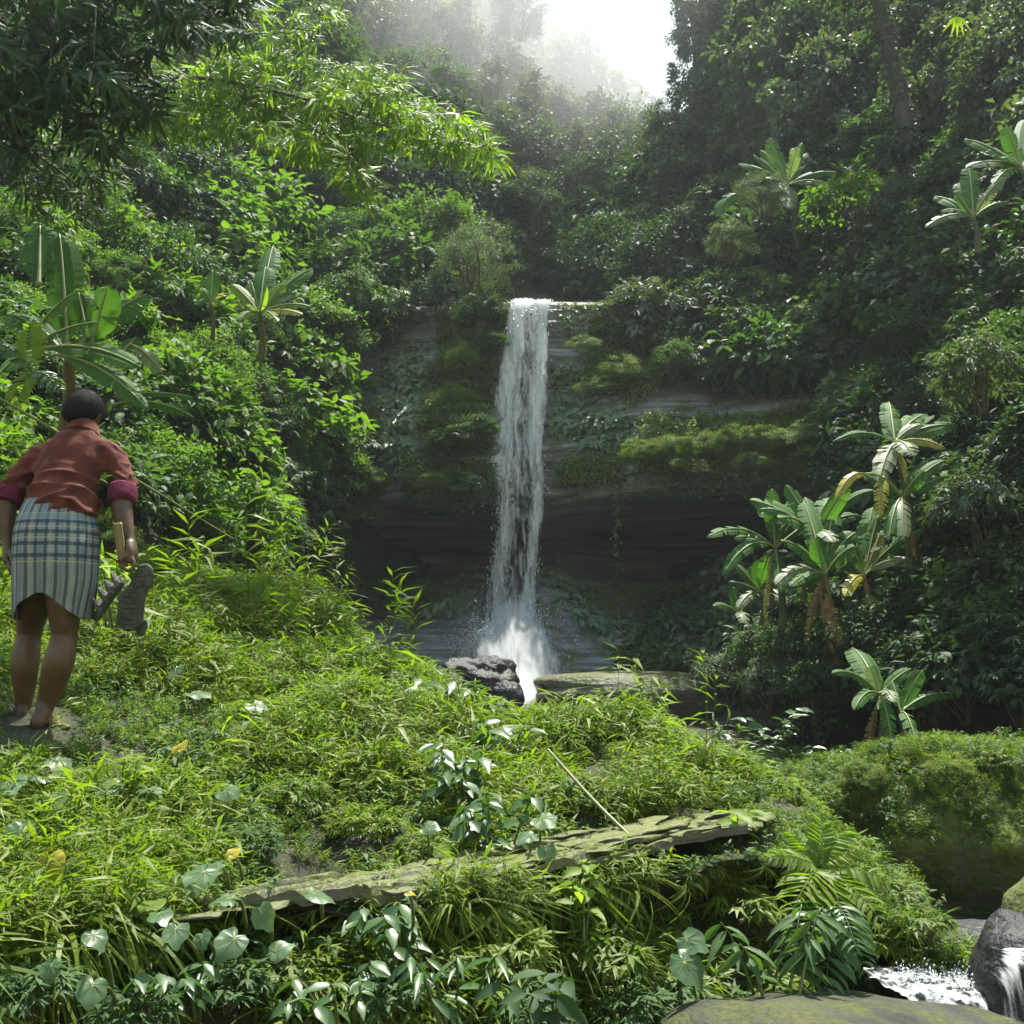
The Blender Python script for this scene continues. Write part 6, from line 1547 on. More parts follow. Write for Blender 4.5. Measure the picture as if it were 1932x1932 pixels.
strands([(x + rc.normal() * 4, 850 + rc.normal() * 10, y) for x, y in zip(np.arange(1060, 1215, 6.0), 900 + 40 * rc.rand(40))], 'curtain of fine fern hanging from the ledge right of the fall')
strands([(x + rc.normal() * 3, 700 + rc.normal() * 8, y) for x, y in zip(np.arange(1075, 1145, 5.0), 760 + 25 * rc.rand(40))], 'short curtain of fern hanging from the upper step of the cliff')
strands([(x + rc.normal() * 4, 880 + rc.normal() * 10, y) for x, y in zip(np.arange(1230, 1480, 8.0), 915 + 30 * rc.rand(40))], 'fringe of fern along the lip of the dark overhang')
strands([(x + rc.normal() * 4, 890 + rc.normal() * 10, y) for x, y in zip(np.arange(770, 920, 6.0), 930 + 35 * rc.rand(40))], 'fringe of fern hanging over the rock left of the fall')
strands([(1160, 920, 1090), (1162, 930, 1060)], 'single long vine dangling in front of the dark hollow', per=30, name='hanging_vine', cat='vine')
strands([(1290 + rc.normal() * 40, 240 + rc.rand() * 30, 340 + rc.rand() * 40) for _ in range(26)], 'veil of vines draped over the domed tree below the sky gap', mat='leaf_grey', leaf=0.14, per=20, name='draped_vines', cat='vine', sheet=hill)
strands([(x, 1300 + rc.normal() * 8, 1350 + 40 * rc.rand()) for x in np.arange(1290, 1560, 7.0)], 'fringe of roots and fern hanging over the lower dark hollow', name='hanging_fern', sheet=hill)
# ------------------------------------------------------------------ the person climbing the bank
PY = 5.0
PK = mpp(PY) * 0.985
person = thing('person', at(84, 1374, PY), 'barefoot person in a rolled sleeve reddish shirt and checked wrap climbing the grassy bank', 'person')
PO = np.array(person.location)
def pp(q):
    q = np.asarray(q, float)
    return at(q[:, 0], q[:, 1], PY + q[:, 2]) - PO
def limb(mb, keys, n=24, seg=20, sub=True):
    """keys: (px, py, dY, radius across px, radius in depth px)."""
    K = cat_rom(np.array([k if len(k) == 5 else (*k, k[3]) for k in keys], float), n)
    tube(mb, pp(K[:, :3]), K[:, 3] * PK, K[:, 4] * PK, seg=seg)
    return mb
def ball(mb, c, r, seg=20, rot=None):
    th = np.linspace(0, 2 * math.pi, seg, endpoint=False); ph = np.linspace(0, math.pi, seg // 2 + 1)
    TH, PH = np.meshgrid(th, ph, indexing='ij')
    V = np.stack([np.cos(TH) * np.sin(PH), np.sin(TH) * np.sin(PH), np.cos(PH)], -1) * np.asarray(r) 
    if rot is not None: V = V @ np.asarray(rot).T
    V = V + np.asarray(c)
    nu, nv = TH.shape
    i = np.arange(nu)[:, None] * nv; i2 = ((np.arange(nu) + 1) % nu)[:, None] * nv; j = np.arange(nv - 1)[None]
    mb.add(V, Q=np.stack([i + j, i + j + 1, i2 + j + 1, i2 + j], -1).reshape(-1, 4))
def fuse(mb, voxel, smooth=6, factor=0.5):
    """One continuous skin over overlapping volumes; returns vertices, faces (quads), normals."""
    me = mb.mesh('tmp', [])
    o = bpy.data.objects.new('tmp', me); C.objects.link(o)
    r = o.modifiers.new('r', 'REMESH'); r.mode = 'VOXEL'; r.voxel_size = voxel
    s = o.modifiers.new('s', 'SMOOTH'); s.iterations = smooth; s.factor = factor
    dg = bpy.context.evaluated_depsgraph_get()
    ev = bpy.data.meshes.new_from_object(o.evaluated_get(dg))
    n = len(ev.vertices)
    co = np.zeros(n * 3, np.float32); ev.vertices.foreach_get('co', co)
    no = np.zeros(n * 3, np.float32); ev.vertices.foreach_get('normal', no)
    Q = np.array([tuple(p.vertices) for p in ev.polygons if len(p.vertices) == 4]).reshape(-1, 4)
    T = np.array([tuple(p.vertices) for p in ev.polygons if len(p.vertices) == 3]).reshape(-1, 3)
    bpy.data.objects.remove(o); bpy.data.meshes.remove(ev)
    return co.reshape(-1, 3).astype(float), Q, T, no.reshape(-1, 3).astype(float)

# skin
m, nt, N, L = nmat('brown skin')
o_ = N.new('ShaderNodeOutputMaterial'); pb = N.new('ShaderNodeBsdfPrincipled')
tc = N.new('ShaderNodeTexCoord'); nz = N.new('ShaderNodeTexNoise'); nz.inputs['Scale'].default_value = 16; nz.inputs['Detail'].default_value = 5
L.new(tc.outputs['Object'], nz.inputs['Vector'])
r = ramp(N, L, nz.outputs['Fac'], [(0.35, (0.048, 0.024, 0.007)), (0.7, (0.09, 0.046, 0.015))])
L.new(r.outputs[0], pb.inputs['Base Color']); pb.inputs['Roughness'].default_value = 0.55
pb.inputs['Subsurface Weight'].default_value = 0.04; pb.inputs['Subsurface Radius'].default_value = (0.01, 0.004, 0.002)
bp = N.new('ShaderNodeBump'); bp.inputs['Strength'].default_value = 0.25; bp.inputs['Distance'].default_value = 0.004
n2 = N.new('ShaderNodeTexNoise'); n2.inputs['Scale'].default_value = 90; L.new(tc.outputs['Object'], n2.inputs['Vector'])
L.new(n2.outputs['Fac'], bp.inputs['Height']); L.new(bp.outputs[0], pb.inputs['Normal'])
L.new(pb.outputs[0], o_.inputs['Surface'])
M['skin'] = m

b = MB()
# right leg (nearest, taking the weight) and foot pointing right
limb(b, [(124, 1050, .0, 42, 46), (122, 1120, .0, 36, 40), (122, 1175, .015, 27, 30), (121, 1204, .02, 23.5, 26), (116, 1228, .0, 26.5, 29), (110, 1252, -.015, 28, 31), (101, 1285, .0, 25, 26), (90, 1320, .01, 18, 19), (82, 1345, .01, 14.5, 17)], 40)
limb(b, [(83, 1335, .0, 14, 16), (77, 1354, -.02, 15, 17), (72, 1366, -.03, 15, 17), (76, 1371, -.02, 9, 10)], 16)
limb(b, [(68, 1365, -.025, 10, 13), (84, 1358, .0, 13, 15), (102, 1365, .03, 10.5, 17), (116, 1370, .05, 8, 19), (123, 1372, .06, 6, 17)], 24)
for i, (tx, ty, td, tr) in enumerate([(130, 1372, .005, 5.6), (131, 1372, .035, 4.4), (130, 1371.5, .058, 4.1), (127, 1371, .08, 3.8), (124, 1370, .10, 3.6)]):
    limb(b, [(116, 1371, td + .01, tr), (124, 1371, td, tr), (tx, ty + 1.5, td, tr * .85), (tx + 2.5, ty + 2.5, td, tr * .5)], 10, 12)
# left leg a step ahead
limb(b, [(82, 1050, .04, 41, 45), (68, 1120, .10, 35, 38), (58, 1175, .15, 26, 29), (54, 1202, .16, 23, 25), (50, 1232, .14, 25.5, 28), (47, 1262, .13, 25, 27), (46, 1300, .15, 20, 21), (43, 1340, .16, 13.5, 16)], 40)
limb(b, [(43, 1332, .15, 13, 15), (41, 1350, .14, 14, 16), (40, 1362, .14, 13, 16)], 12)
limb(b, [(40, 1360, .14, 9, 12), (48, 1356, .2, 11, 15), (56, 1358, .27, 8, 16), (60, 1359, .31, 6, 15)], 18)
for td in (-.04, -.018, .0, .018, .034): limb(b, [(56, 1359, .28 + td * .3, 4), (62 + td * 60, 1360, .33 + td, 3.6), (64 + td * 60, 1361, .35 + td, 2.4)], 8, 10)
# trunk, neck, head
limb(b, [(104, 1085, .03, 60, 44), (104, 1040, .02, 66, 46), (110, 975, .055, 56, 36), (121, 920, .095, 52, 33), (136, 870, .14, 52, 30), (147, 842, .17, 42, 25), (154, 820, .20, 31, 30), (157, 800, .225, 25, 26), (158, 780, .24, 24, 25)], 50, 28)
H = pp(np.array([[158, 781, .25]]))[0]
tilt = Matrix.Rotation(math.radians(-28), 3, 'X') @ Matrix.Rotation(math.radians(8), 3, 'Y')
tn = np.array(tilt)
hp = lambda x, y, z: H + tn @ np.array([x, y, z])
ball(b, hp(0, 0, 0), (0.078, 0.096, 0.108), 32, tn)
ball(b, hp(0, 0.035, -0.055), (0.062, 0.068, 0.075), 24, tn)          # jaw
ball(b, hp(0, 0.085, -0.105), (0.026, 0.022, 0.018), 16, tn)          # chin
ball(b, hp(0, 0.105, -0.028), (0.013, 0.022, 0.028), 16, tn)          # nose
ball(b, hp(0, 0.112, -0.042), (0.018, 0.014, 0.010), 14, tn)
ball(b, hp(0, 0.098, -0.068), (0.026, 0.012, 0.007), 14, tn)          # lips
ball(b, hp(0, 0.096, -0.077), (0.023, 0.012, 0.008), 14, tn)
for sg in (-1, 1):
    ball(b, hp(sg * 0.033, 0.083, 0.022), (0.03, 0.014, 0.010), 14, tn)   # brows
    ball(b, hp(sg * 0.045, 0.072, -0.03), (0.022, 0.02, 0.02), 14, tn)    # cheeks
    ball(b, hp(sg * 0.080, 0.0, -0.022), (0.012, 0.024, 0.036), 16, tn)   # ears
    ball(b, hp(sg * 0.086, -0.012, -0.012), (0.009, 0.018, 0.024), 14, tn)
# right arm
limb(b, [(188, 860, .165, 18), (216, 875, .15, 15), (233, 905, .11, 18), (233, 938, .07, 19), (230, 955, .05, 20), (233, 978, .035, 18.5), (240, 1002, .02, 14), (245, 1020, .01, 10.5, 12.5), (247, 1030, .0, 11, 14)], 40)
limb(b, [(246, 1024, .0, 10, 14), (249, 1040, -.01, 10.5, 18), (249, 1056, -.015, 9.5, 18), (247, 1064, -.015, 7, 16)], 16)
for i, (dd, ex) in enumerate([(.032, 1.0), (.010, 1.05), (-.012, 1.0), (-.032, .85)]):      # four fingers curled round the handle and straps
    d0 = -.015 + dd
    limb(b, [(249, 1054, d0, 4.6), (252 + ex, 1064 + 2 * ex, d0 - .004, 4.5), (247, 1074 + 2 * ex, d0 - .01, 4.2), (238, 1075 + ex, d0 - .014, 3.9), (231, 1069, d0 - .014, 3.6), (229, 1063, d0 - .01, 3.0)], 18, 12)
limb(b, [(243, 1032, -.025, 6), (240, 1044, -.045, 5.6), (234, 1053, -.055, 5), (225, 1058, -.052, 4.4), (220, 1059, -.046, 3.2)], 18, 12)   # thumb across the handle
# left arm, hanging
limb(b, [(104, 862, .17, 18), (74, 873, .175, 15), (41, 897, .15, 18), (20, 930, .11, 18.5), (12, 955, .09, 19.5), (11, 985, .075, 17), (13, 1012, .06, 12), (15, 1032, .05, 9.5, 12), (16, 1040, .045, 10, 14)], 40)
limb(b, [(15, 1034, .05, 9, 13), (16, 1050, .04, 10, 18), (17, 1064, .03, 8, 17)], 14)
for i, (dd, ln) in enumerate([(.026, 22), (.009, 26), (-.009, 24), (-.026, 18)]):
    limb(b, [(17, 1060, .03 + dd, 4.4), (18, 1060 + ln * .45, .022 + dd, 4.2), (21, 1060 + ln * .8, .012 + dd, 3.7), (25, 1060 + ln, .008 + dd, 3.0)], 12, 12)
limb(b, [(18, 1038, .01, 5.4), (22, 1050, -.01, 5), (25, 1062, -.02, 4.4), (26, 1070, -.02, 3.2)], 12, 12)
V, Q, T, _ = fuse(b, 0.0052, 5, 0.5)
mb = MB(); mb.add(V, Q=Q, T=T)
obj('body', mb, M['skin'], person)
for sg in (-1, 1):
    e = MB(); ball(e, hp(sg * 0.031, 0.090, 0.0), (0.012, 0.010, 0.010), 16, tn)
    obj('eye', e, simple_mat('eye white', (0.7, 0.68, 0.62), 0.2), person)

# hair: short, black
M['hair'] = simple_mat('black hair', (0.004, 0.004, 0.004), 0.8, (0.009, 0.008, 0.008), 60, spec=0.15)
hb = MB()
th = np.linspace(0, 2 * math.pi, 64, endpoint=False); ph = np.linspace(0.0, 1.0, 30)
TH, PH = np.meshgrid(th, ph, indexing='ij')
front = 0.5 + 0.5 * np.sin(TH)                      # 1 = face side
end = 2.72 - 1.25 * front ** 1.2 - 0.34 * np.abs(np.cos(TH)) ** 4
PHI = PH * end
nrm = np.stack([np.cos(TH) * np.sin(PHI), np.sin(TH) * np.sin(PHI), np.cos(PHI)], -1)
rad = np.array([0.093, 0.110, 0.122])
edge = np.clip((1 - PH) / 0.16, 0, 1) ** 0.5
V = nrm * (rad * (0.88 + 0.12 * edge)[..., None]) * (1 + 0.03 * fbm(nrm * 6, 3))[..., None] + np.array([0, -0.004, 0.002])
Vw = V @ tn.T + H
nu, nv = TH.shape
i = np.arange(nu)[:, None] * nv; i2 = ((np.arange(nu) + 1) % nu)[:, None] * nv; j = np.arange(nv - 1)[None]
hb.add(Vw, Q=np.stack([i + j, i + j + 1, i2 + j + 1, i2 + j], -1).reshape(-1, 4))
rn = np.random.RandomState(3)
k = np.concatenate([rn.randint(0, nu * nv, 11000), (rn.randint(40, 56, 2000) * nv + rn.randint(nv - 4, nv, 2000))])
pos = Vw.reshape(-1, 3)[k]; nn = (nrm @ tn.T).reshape(-1, 3)[k]
dn = unit(nn * 0.8 + rdir(rn, len(k)) * 0.55 + np.array([0, 0.05, -0.35]))
add_leaves(hb, (np.array([[-0.04, 0, 0], [0.04, 0, 0], [0.0, 1, -0.15]]), np.array([[0, 1, 2]])), pos - nn * 0.003, dn, nn, np.where(np.arange(len(k)) < 11000, rn.uniform(0.008, 0.022, len(k)), rn.uniform(0.005, 0.012, len(k))), 0.2)
obj('hair', hb, M['hair'], person)

# shirt: shot cotton, orange threads over maroon
m, nt, N, L = nmat('reddish shirt cotton')
o_ = N.new('ShaderNodeOutputMaterial'); pb = N.new('ShaderNodeBsdfPrincipled')
tc = N.new('ShaderNodeTexCoord'); nz = N.new('ShaderNodeTexNoise'); nz.inputs['Scale'].default_value = 14; nz.inputs['Detail'].default_value = 6
L.new(tc.outputs['Object'], nz.inputs['Vector'])
r = ramp(N, L, nz.outputs['Fac'], [(0.3, (0.058, 0.013, 0.012)), (0.7, (0.118, 0.038, 0.024))])
L.new(r.outputs[0], pb.inputs['Base Color']); pb.inputs['Roughness'].default_value = 0.85; pb.inputs['Specular IOR Level'].default_value = 0.15
pb.inputs['Sheen Weight'].default_value = 0.25; pb.inputs['Sheen Tint'].default_value = (0.9, 0.45, 0.3, 1); pb.inputs['Sheen Roughness'].default_value = 0.4
n2 = N.new('ShaderNodeTexNoise'); n2.inputs['Scale'].default_value = 240; L.new(tc.outputs['Object'], n2.inputs['Vector'])
bp = N.new('ShaderNodeBump'); bp.inputs['Strength'].default_value = 0.35; bp.inputs['Distance'].default_value = 0.003
L.new(n2.outputs['Fac'], bp.inputs['Height']); L.new(bp.outputs[0], pb.inputs['Normal'])
L.new(pb.outputs[0], o_.inputs['Surface'])
M['shirt'] = m
M['cuff'] = simple_mat('maroon shirt inside', (0.075, 0.010, 0.026), 0.85, (0.11, 0.014, 0.036), 40, spec=0.15, bump=0.3)
s = MB()
limb(s, [(115, 985, .035, 77, 55), (115, 962, .045, 75, 53), (120, 930, .075, 70, 49), (128, 897, .105, 69, 48), (138, 868, .135, 73, 48), (147, 846, .165, 72, 45), (152, 828, .185, 56, 40), (157, 813, .205, 31, 33)], 60, 48)
limb(s, [(188, 851, .17, 36, 36), (212, 860, .155, 34, 34), (229, 885, .13, 29, 31), (236, 912, .10, 27.5, 30), (231, 938, .07, 27, 29)], 30, 28)
limb(s, [(104, 857, .18, 36, 35), (78, 866, .18, 33, 33), (48, 890, .155, 29, 30), (26, 920, .12, 26.5, 29), (13, 944, .09, 25.5, 28)], 30, 28)
V, Q, T, Nn = fuse(s, 0.008, 9, 0.5)
# folds: raised creases across the small of the back, finer diagonal ones above and round the sleeves
ax = unit(pp(np.array([[157, 813, .205]]))[0] - pp(np.array([[113, 985, .035]]))[0])
o0 = pp(np.array([[113, 985, .035]]))[0]
h = (V - o0) @ ax
lat = V[:, 0]
wob = 0.035 * vnoise(np.stack([lat * 7, h * 3, V[:, 1] * 4], -1)) + 0.05 * np.abs(lat - o0[0]) 
ridge = lambda x: (1 - np.abs(((x) % 1) * 2 - 1)) ** 2.2
low = np.exp(-((h - 0.10) / 0.11) ** 2)
n1 = vnoise(np.stack([lat * 6.5, h * 6, V[:, 1] * 4], -1)); n2 = vnoise(np.stack([lat * 4 + 9, h * 10, V[:, 1] * 4], -1))
amp = np.clip(0.5 + 0.9 * vnoise(np.stack([lat * 9 + 3, h * 14, V[:, 1] * 6], -1)), 0.05, 1.2)
fold = 0.046 * low * amp * ridge(h * 12 + 0.9 * n1 + 2.2 * (lat - o0[0]) ** 2 * 20 * 0.4)
fold += 0.022 * low * ridge(h * 15 - (lat - o0[0]) * 7 + 0.9 * n2) * np.clip(n2 + 0.4, 0, 1)
dia = (lat * 0.7 + h) * 9 + 1.2 * vnoise(V * 6)
fold += 0.026 * ridge(dia) * np.clip((fbm(V * 5 + 4, 2) + 0.15) * 3, 0, 1) * (1 - 0.6 * low)
fold += 0.016 * fbm(V * 8 + 8, 4)
arm = np.clip((np.abs(lat - (o0[0] + 0.06)) - 0.19) / 0.05, 0, 1)
fold += 0.010 * arm * ridge(V[:, 2] * 15 + vnoise(V * 8) + lat * 5)
fold -= 0.022
V = V + Nn * fold[:, None]
mb = MB(); mb.add(V, Q=Q, T=T)
shirt = obj('shirt', mb, M['shirt'], person)
def ring(name, keys, mat, seg=28, n=12):
    mb = MB(); limb(mb, keys, n, seg); return obj(name, mb, mat, shirt)
ring('cuff', [(233, 921, .088, 26.5, 29), (231, 934, .072, 27.5, 30), (229.5, 945, .06, 26.5, 29), (229, 950, .055, 23, 26)], M['cuff'])
ring('cuff', [(21, 928, .11, 26, 29), (15, 940, .095, 27, 30), (10, 951, .085, 26, 28), (9, 954, .08, 23, 25)], M['cuff'])
ring('collar', [(154.5, 824, .192, 36, 35), (157, 814, .205, 32, 33), (158, 807, .212, 30, 31.5), (158.5, 804, .216, 27, 28)], M['shirt'])

# checked wrap
m, nt, N, L = nmat('checked cotton wrap')
o_ = N.new('ShaderNodeOutputMaterial'); pb = N.new('ShaderNodeBsdfPrincipled'); pb.inputs['Roughness'].default_value = 0.9; pb.inputs['Specular IOR Level'].default_value = 0.1
uv = N.new('ShaderNodeUVMap'); uv.uv_map = 'UVMap'
sp = N.new('ShaderNodeSeparateXYZ'); L.new(uv.outputs[0], sp.inputs[0])
def math_n(op, a, b=None):
    q = N.new('ShaderNodeMath'); q.operation = op
    for i, x in enumerate((a, b)):
        if x is None: continue
        if isinstance(x, (int, float)): q.inputs[i].default_value = x
        else: L.new(x, q.inputs[i])
    return q.outputs[0]
def bands(coord, centres, half):
    """1 inside any of the bands."""
    tot = None
    for c in centres:
        q = math_n('LESS_THAN', math_n('ABSOLUTE', math_n('SUBTRACT', coord, c)), half)
        tot = q if tot is None else math_n('MAXIMUM', tot, q)
    return tot
U = math_n('MULTIPLY', math_n('FRACT', math_n('DIVIDE', sp.outputs['X'], 0.092)), 0.092)
vdark = bands(U, [0.010, 0.056], 0.0075)
vgrey = bands(U, [0.033], 0.009)
vyel = bands(U, [0.079, 0.072], 0.0016)
hdark = bands(sp.outputs['Y'], [0.165, 0.205, 0.245, 0.285], 0.0065)
hyel = bands(sp.outputs['Y'], [0.128, 0.186, 0.226, 0.306], 0.002)
hgrey = bands(sp.outputs['Y'], [0.145, 0.60], 0.014)
def mixc(f, a, col, amt):
    q = N.new('ShaderNodeMixRGB'); f2 = math_n('MULTIPLY', f, amt); L.new(f2, q.inputs[0]); L.new(a, q.inputs[1]); q.inputs[2].default_value = (*col, 1); return q.outputs[0]
tc = N.new('ShaderNodeTexCoord')
nz = N.new('ShaderNodeTexNoise'); nz.inputs['Scale'].default_value = 9; nz.inputs['Detail'].default_value = 6; L.new(tc.outputs['Object'], nz.inputs['Vector'])
base = ramp(N, L, nz.outputs['Fac'], [(0.3, (0.165, 0.195, 0.2)), (0.7, (0.24, 0.275, 0.275))]).outputs[0]
c_ = mixc(vgrey, base, (0.13, 0.17, 0.19), 0.6)
c_ = mixc(vdark, c_, (0.035, 0.045, 0.055), 0.75)
c_ = mixc(hgrey, c_, (0.16, 0.22, 0.26), 0.5)
c_ = mixc(hdark, c_, (0.035, 0.05, 0.07), 0.85)
c_ = mixc(vyel, c_, (0.42, 0.38, 0.2), 0.35)
c_ = mixc(hyel, c_, (0.42, 0.38, 0.2), 0.5)
L.new(c_, pb.inputs['Base Color'])
wv = N.new('ShaderNodeTexWave'); wv.inputs['Scale'].default_value = 90; wv.inputs['Distortion'].default_value = 2; wv.bands_direction = 'Y'
L.new(uv.outputs[0], wv.inputs['Vector'])
bp = N.new('ShaderNodeBump'); bp.inputs['Strength'].default_value = 0.3; bp.inputs['Distance'].default_value = 0.002
L.new(wv.outputs['Fac'], bp.inputs['Height']); L.new(bp.outputs[0], pb.inputs['Normal'])
L.new(pb.outputs[0], o_.inputs['Surface'])
M['wrap'] = m
ns, nr = 120, 60
th = np.linspace(0, 2 * math.pi, ns)                      # 0 = right, pi/2 = away, 3pi/2 = towards the viewer
t = np.linspace(0, 1, nr)
rows = cat_rom(np.array([(112, 944, .055, 62, 42), (110, 962, .05, 70, 50), (107, 1000, .03, 80, 60), (105, 1050, .015, 82, 62), (103, 1100, .02, 81, 58), (99, 1140, .03, 77, 54), (97, 1168, .03, 75, 52)], float), nr)
lift = np.exp(-((th - 4.65) / 0.75) ** 2) * 56 + np.exp(-((th - 1.6) / 0.7) ** 2) * 10     # the hem rides up behind
TT = np.minimum(t[None], 1)                                # (ns, nr)
hem = 1 - lift[:, None] / 224.0 * (np.clip(t[None] - 0.25, 0, 1) / 0.75)
tt = t[None] * hem
K = np.stack([np.interp(tt, t, rows[:, q]) for q in range(5)], -1)
fold = (4.0 * np.sin(th * 5 + 0.6)[:, None] + 2.8 * np.sin(th * 9 + 2.0)[:, None] + 1.2 * np.sin(th * 17)[:, None]) * tt ** 1.3
fold += 1.6 * vnoise(np.stack([np.cos(th)[:, None] * 2 + 0 * tt, np.sin(th)[:, None] * 2 + 0 * tt, tt * 5], -1))
rx = K[..., 3] - 3.5 + fold; ry = K[..., 4] + fold
cx = K[..., 0] + rx * np.cos(th)[:, None]
cyv = K[..., 1] - 0.0 * cx
dyv = K[..., 2] + ry * PK * np.sin(th)[:, None]
Pw = at(cx, cyv, PY + K[..., 2]) - PO
Pw[..., 1] += ry * PK * np.sin(th)[:, None]
uvs = np.stack([np.broadcast_to((th * 0.185)[:, None], cx.shape), tt * 0.56], -1)
mb = MB(); mb.add(Pw, Q=grid_faces(ns, nr), uv=uvs.reshape(-1, 2))
wrap = obj('wrap_skirt', mb, M['wrap'], person)
sd = wrap.modifiers.new('cloth', 'SOLIDIFY'); sd.thickness = 0.003; sd.offset = 0

# ---- held things: a wooden handle and a pair of muddy sandals
M['wood'] = simple_mat('worn wood', (0.13, 0.1, 0.035), 0.7, (0.22, 0.17, 0.07), 12, bump=0.4, stretch=(6, 6, 0.6))
M['cutwood'] = simple_mat('cut wood end', (0.42, 0.36, 0.2), 0.8, (0.5, 0.42, 0.25), 30)
P0, P1 = at(222, 988, PY - .035), at(233, 1070, PY - .03)
st = thing('wooden_handle', P1, 'short flat wooden handle gripped upright in the right hand', 'handle')
mb = MB(); pth = cat_rom(np.array([P0, (P0 + P1) / 2, P1]), 14) - P1
tube(mb, pth, np.linspace(8.0, 8.6, 14) * PK, np.linspace(4.5, 5, 14) * PK, seg=24, p=0.55)
hs = obj('shaft', mb, M['wood'], st)
mb = MB(); ax_ = unit(P0 - P1); tube(mb, np.array([P0 - P1 - ax_ * .001, P0 - P1 + ax_ * .003]), 7.6 * PK, 4.2 * PK, seg=24, p=0.55)
obj('cut_end', mb, M['cutwood'], st)
M['rubber'] = simple_mat('muddy grey rubber', (0.035, 0.038, 0.032), 0.75, (0.075, 0.078, 0.06), 22, bump=0.7, bscale=60)
M['strap'] = simple_mat('worn grey strap', (0.045, 0.046, 0.04), 0.8, (0.10, 0.098, 0.084), 30, bump=0.4)
def z1(x, y): return 150.9 + x * .1837, 867.9 + y * .1837
def prism(mb, P2, thick, ex, ey, ez, round_=0.25):
    """Outline (n,2) in metres on axes ex, ey, given thickness along ez, with rounded rims."""
    P2 = np.asarray(P2); n = len(P2); c = P2.mean(0)
    rows_ = []
    for dz, sc in ((-.5, .90), (-.36, .98), (-.15, 1.0), (.15, 1.0), (.36, .98), (.5, .90)):
        q = c + (P2 - c) * sc
        rows_.append(q[:, :1] * ex + q[:, 1:] * ey + dz * thick * ez)
    V = np.concatenate(rows_ + [(c[0] * ex + c[1] * ey - .5 * thick * ez)[None], (c[0] * ex + c[1] * ey + .5 * thick * ez)[None]])
    Q = []; T = []
    for r_ in range(5):
        for i in range(n): Q.append((r_ * n + i, r_ * n + (i + 1) % n, (r_ + 1) * n + (i + 1) % n, (r_ + 1) * n + i))
    for i in range(n): T += [((i + 1) % n, i, 6 * n), (5 * n + i, 5 * n + (i + 1) % n, 6 * n + 1)]
    mb.add(V, Q=Q, T=T)
def smooth_loop(P, n):
    P = np.asarray(P, float); k = len(P)
    Pp = np.vstack([P[-1:], P, P[:2]])
    x = np.linspace(0, k, n, endpoint=False); i = np.floor(x).astype(int); f = (x - i)[:, None]
    p0, p1, p2, p3 = Pp[i], Pp[i + 1], Pp[i + 2], Pp[np.minimum(i + 3, k + 2)]
    return 0.5 * (2 * p1 + (p2 - p0) * f + (2 * p0 - 5 * p1 + 4 * p2 - p3) * f ** 2 + (3 * p1 - p0 - 3 * p2 + p3) * f ** 3)
out = [(600, 1085), (655, 1060), (705, 1072), (742, 1120), (750, 1195), (728, 1275), (692, 1345), (668, 1420), (658, 1500), (650, 1600), (630, 1690), (570, 1745), (500, 1762), (440, 1742), (405, 1690), (393, 1600), (398, 1500), (412, 1420), (455, 1340), (520, 1265), (562, 1180)]
pts = np.array([z1(*q) for q in out])
org = at(246, 1080, PY - .02)
t = thing('sandal', org, 'muddy rubber sandal held in the hand, sole towards the viewer', 'sandal', 'pair of sandals held in the hand')
loc2 = np.stack([(pts[:, 0] - 246) * PK, -(pts[:, 1] - 1080) * PK], -1)
ex, ez, ey = np.array([1, 0, 0]), np.array([0, 1.0, 0.12]), np.array([0, -0.12, 1.0])
ex = unit(np.array([1, .25, 0])); 
mb = MB(); prism(mb, smooth_loop(loc2, 60), 0.026, ex, ey, ez)
sole = obj('sole', mb, M['rubber'], t)
tr = MB()
for k in range(11):                                   # worn tread bars under the sole
    yy = -0.02 - k * 0.024
    w = np.interp(-yy, [0, .06, .11, .2, .27], [.03, .022, .034, .04, .022])
    xc = np.interp(-yy, [0, .06, .11, .2, .27], [.05, .045, .012, .0, -.002]) - 0.0
    tube(tr, np.array([ex * (xc - w) + ey * (yy + .004) - ez * .0125, ex * xc + ey * (yy + .008) - ez * .014, ex * (xc + w) + ey * (yy + .004) - ez * .0125]), 0.0042, 0.003, seg=6)
obj('tread', tr, M['rubber'], sole)
mb = MB()
for (a, b_) in (((-.03, -.19), (.05, -.17)), ((-.03, -.15), (.05, -.12))):
    A, B_ = ex * a[0] + ey * a[1], ex * b_[0] + ey * b_[1]
    tube(mb, cat_rom(np.array([A + ez * .01, A + ez * .05 + ex * .01, B_ + ez * .05 - ex * .01, B_ + ez * .01]), 14), 0.012, 0.004, seg=8)
obj('strap', mb, M['strap'], t)
tongue = [(560, 1690), (600, 1650), (640, 1640), (668, 1665), (660, 1735), (632, 1795), (600, 1817), (568, 1790)]
pt = np.array([z1(*q) for q in tongue])
mb = MB(); prism(mb, smooth_loop(np.stack([(pt[:, 0] - 246) * PK, -(pt[:, 1] - 1080) * PK], -1), 30), 0.016, ex, ey, ez)
o = obj('heel_strap', mb, M['rubber'], t); o.location = ez * 0.03
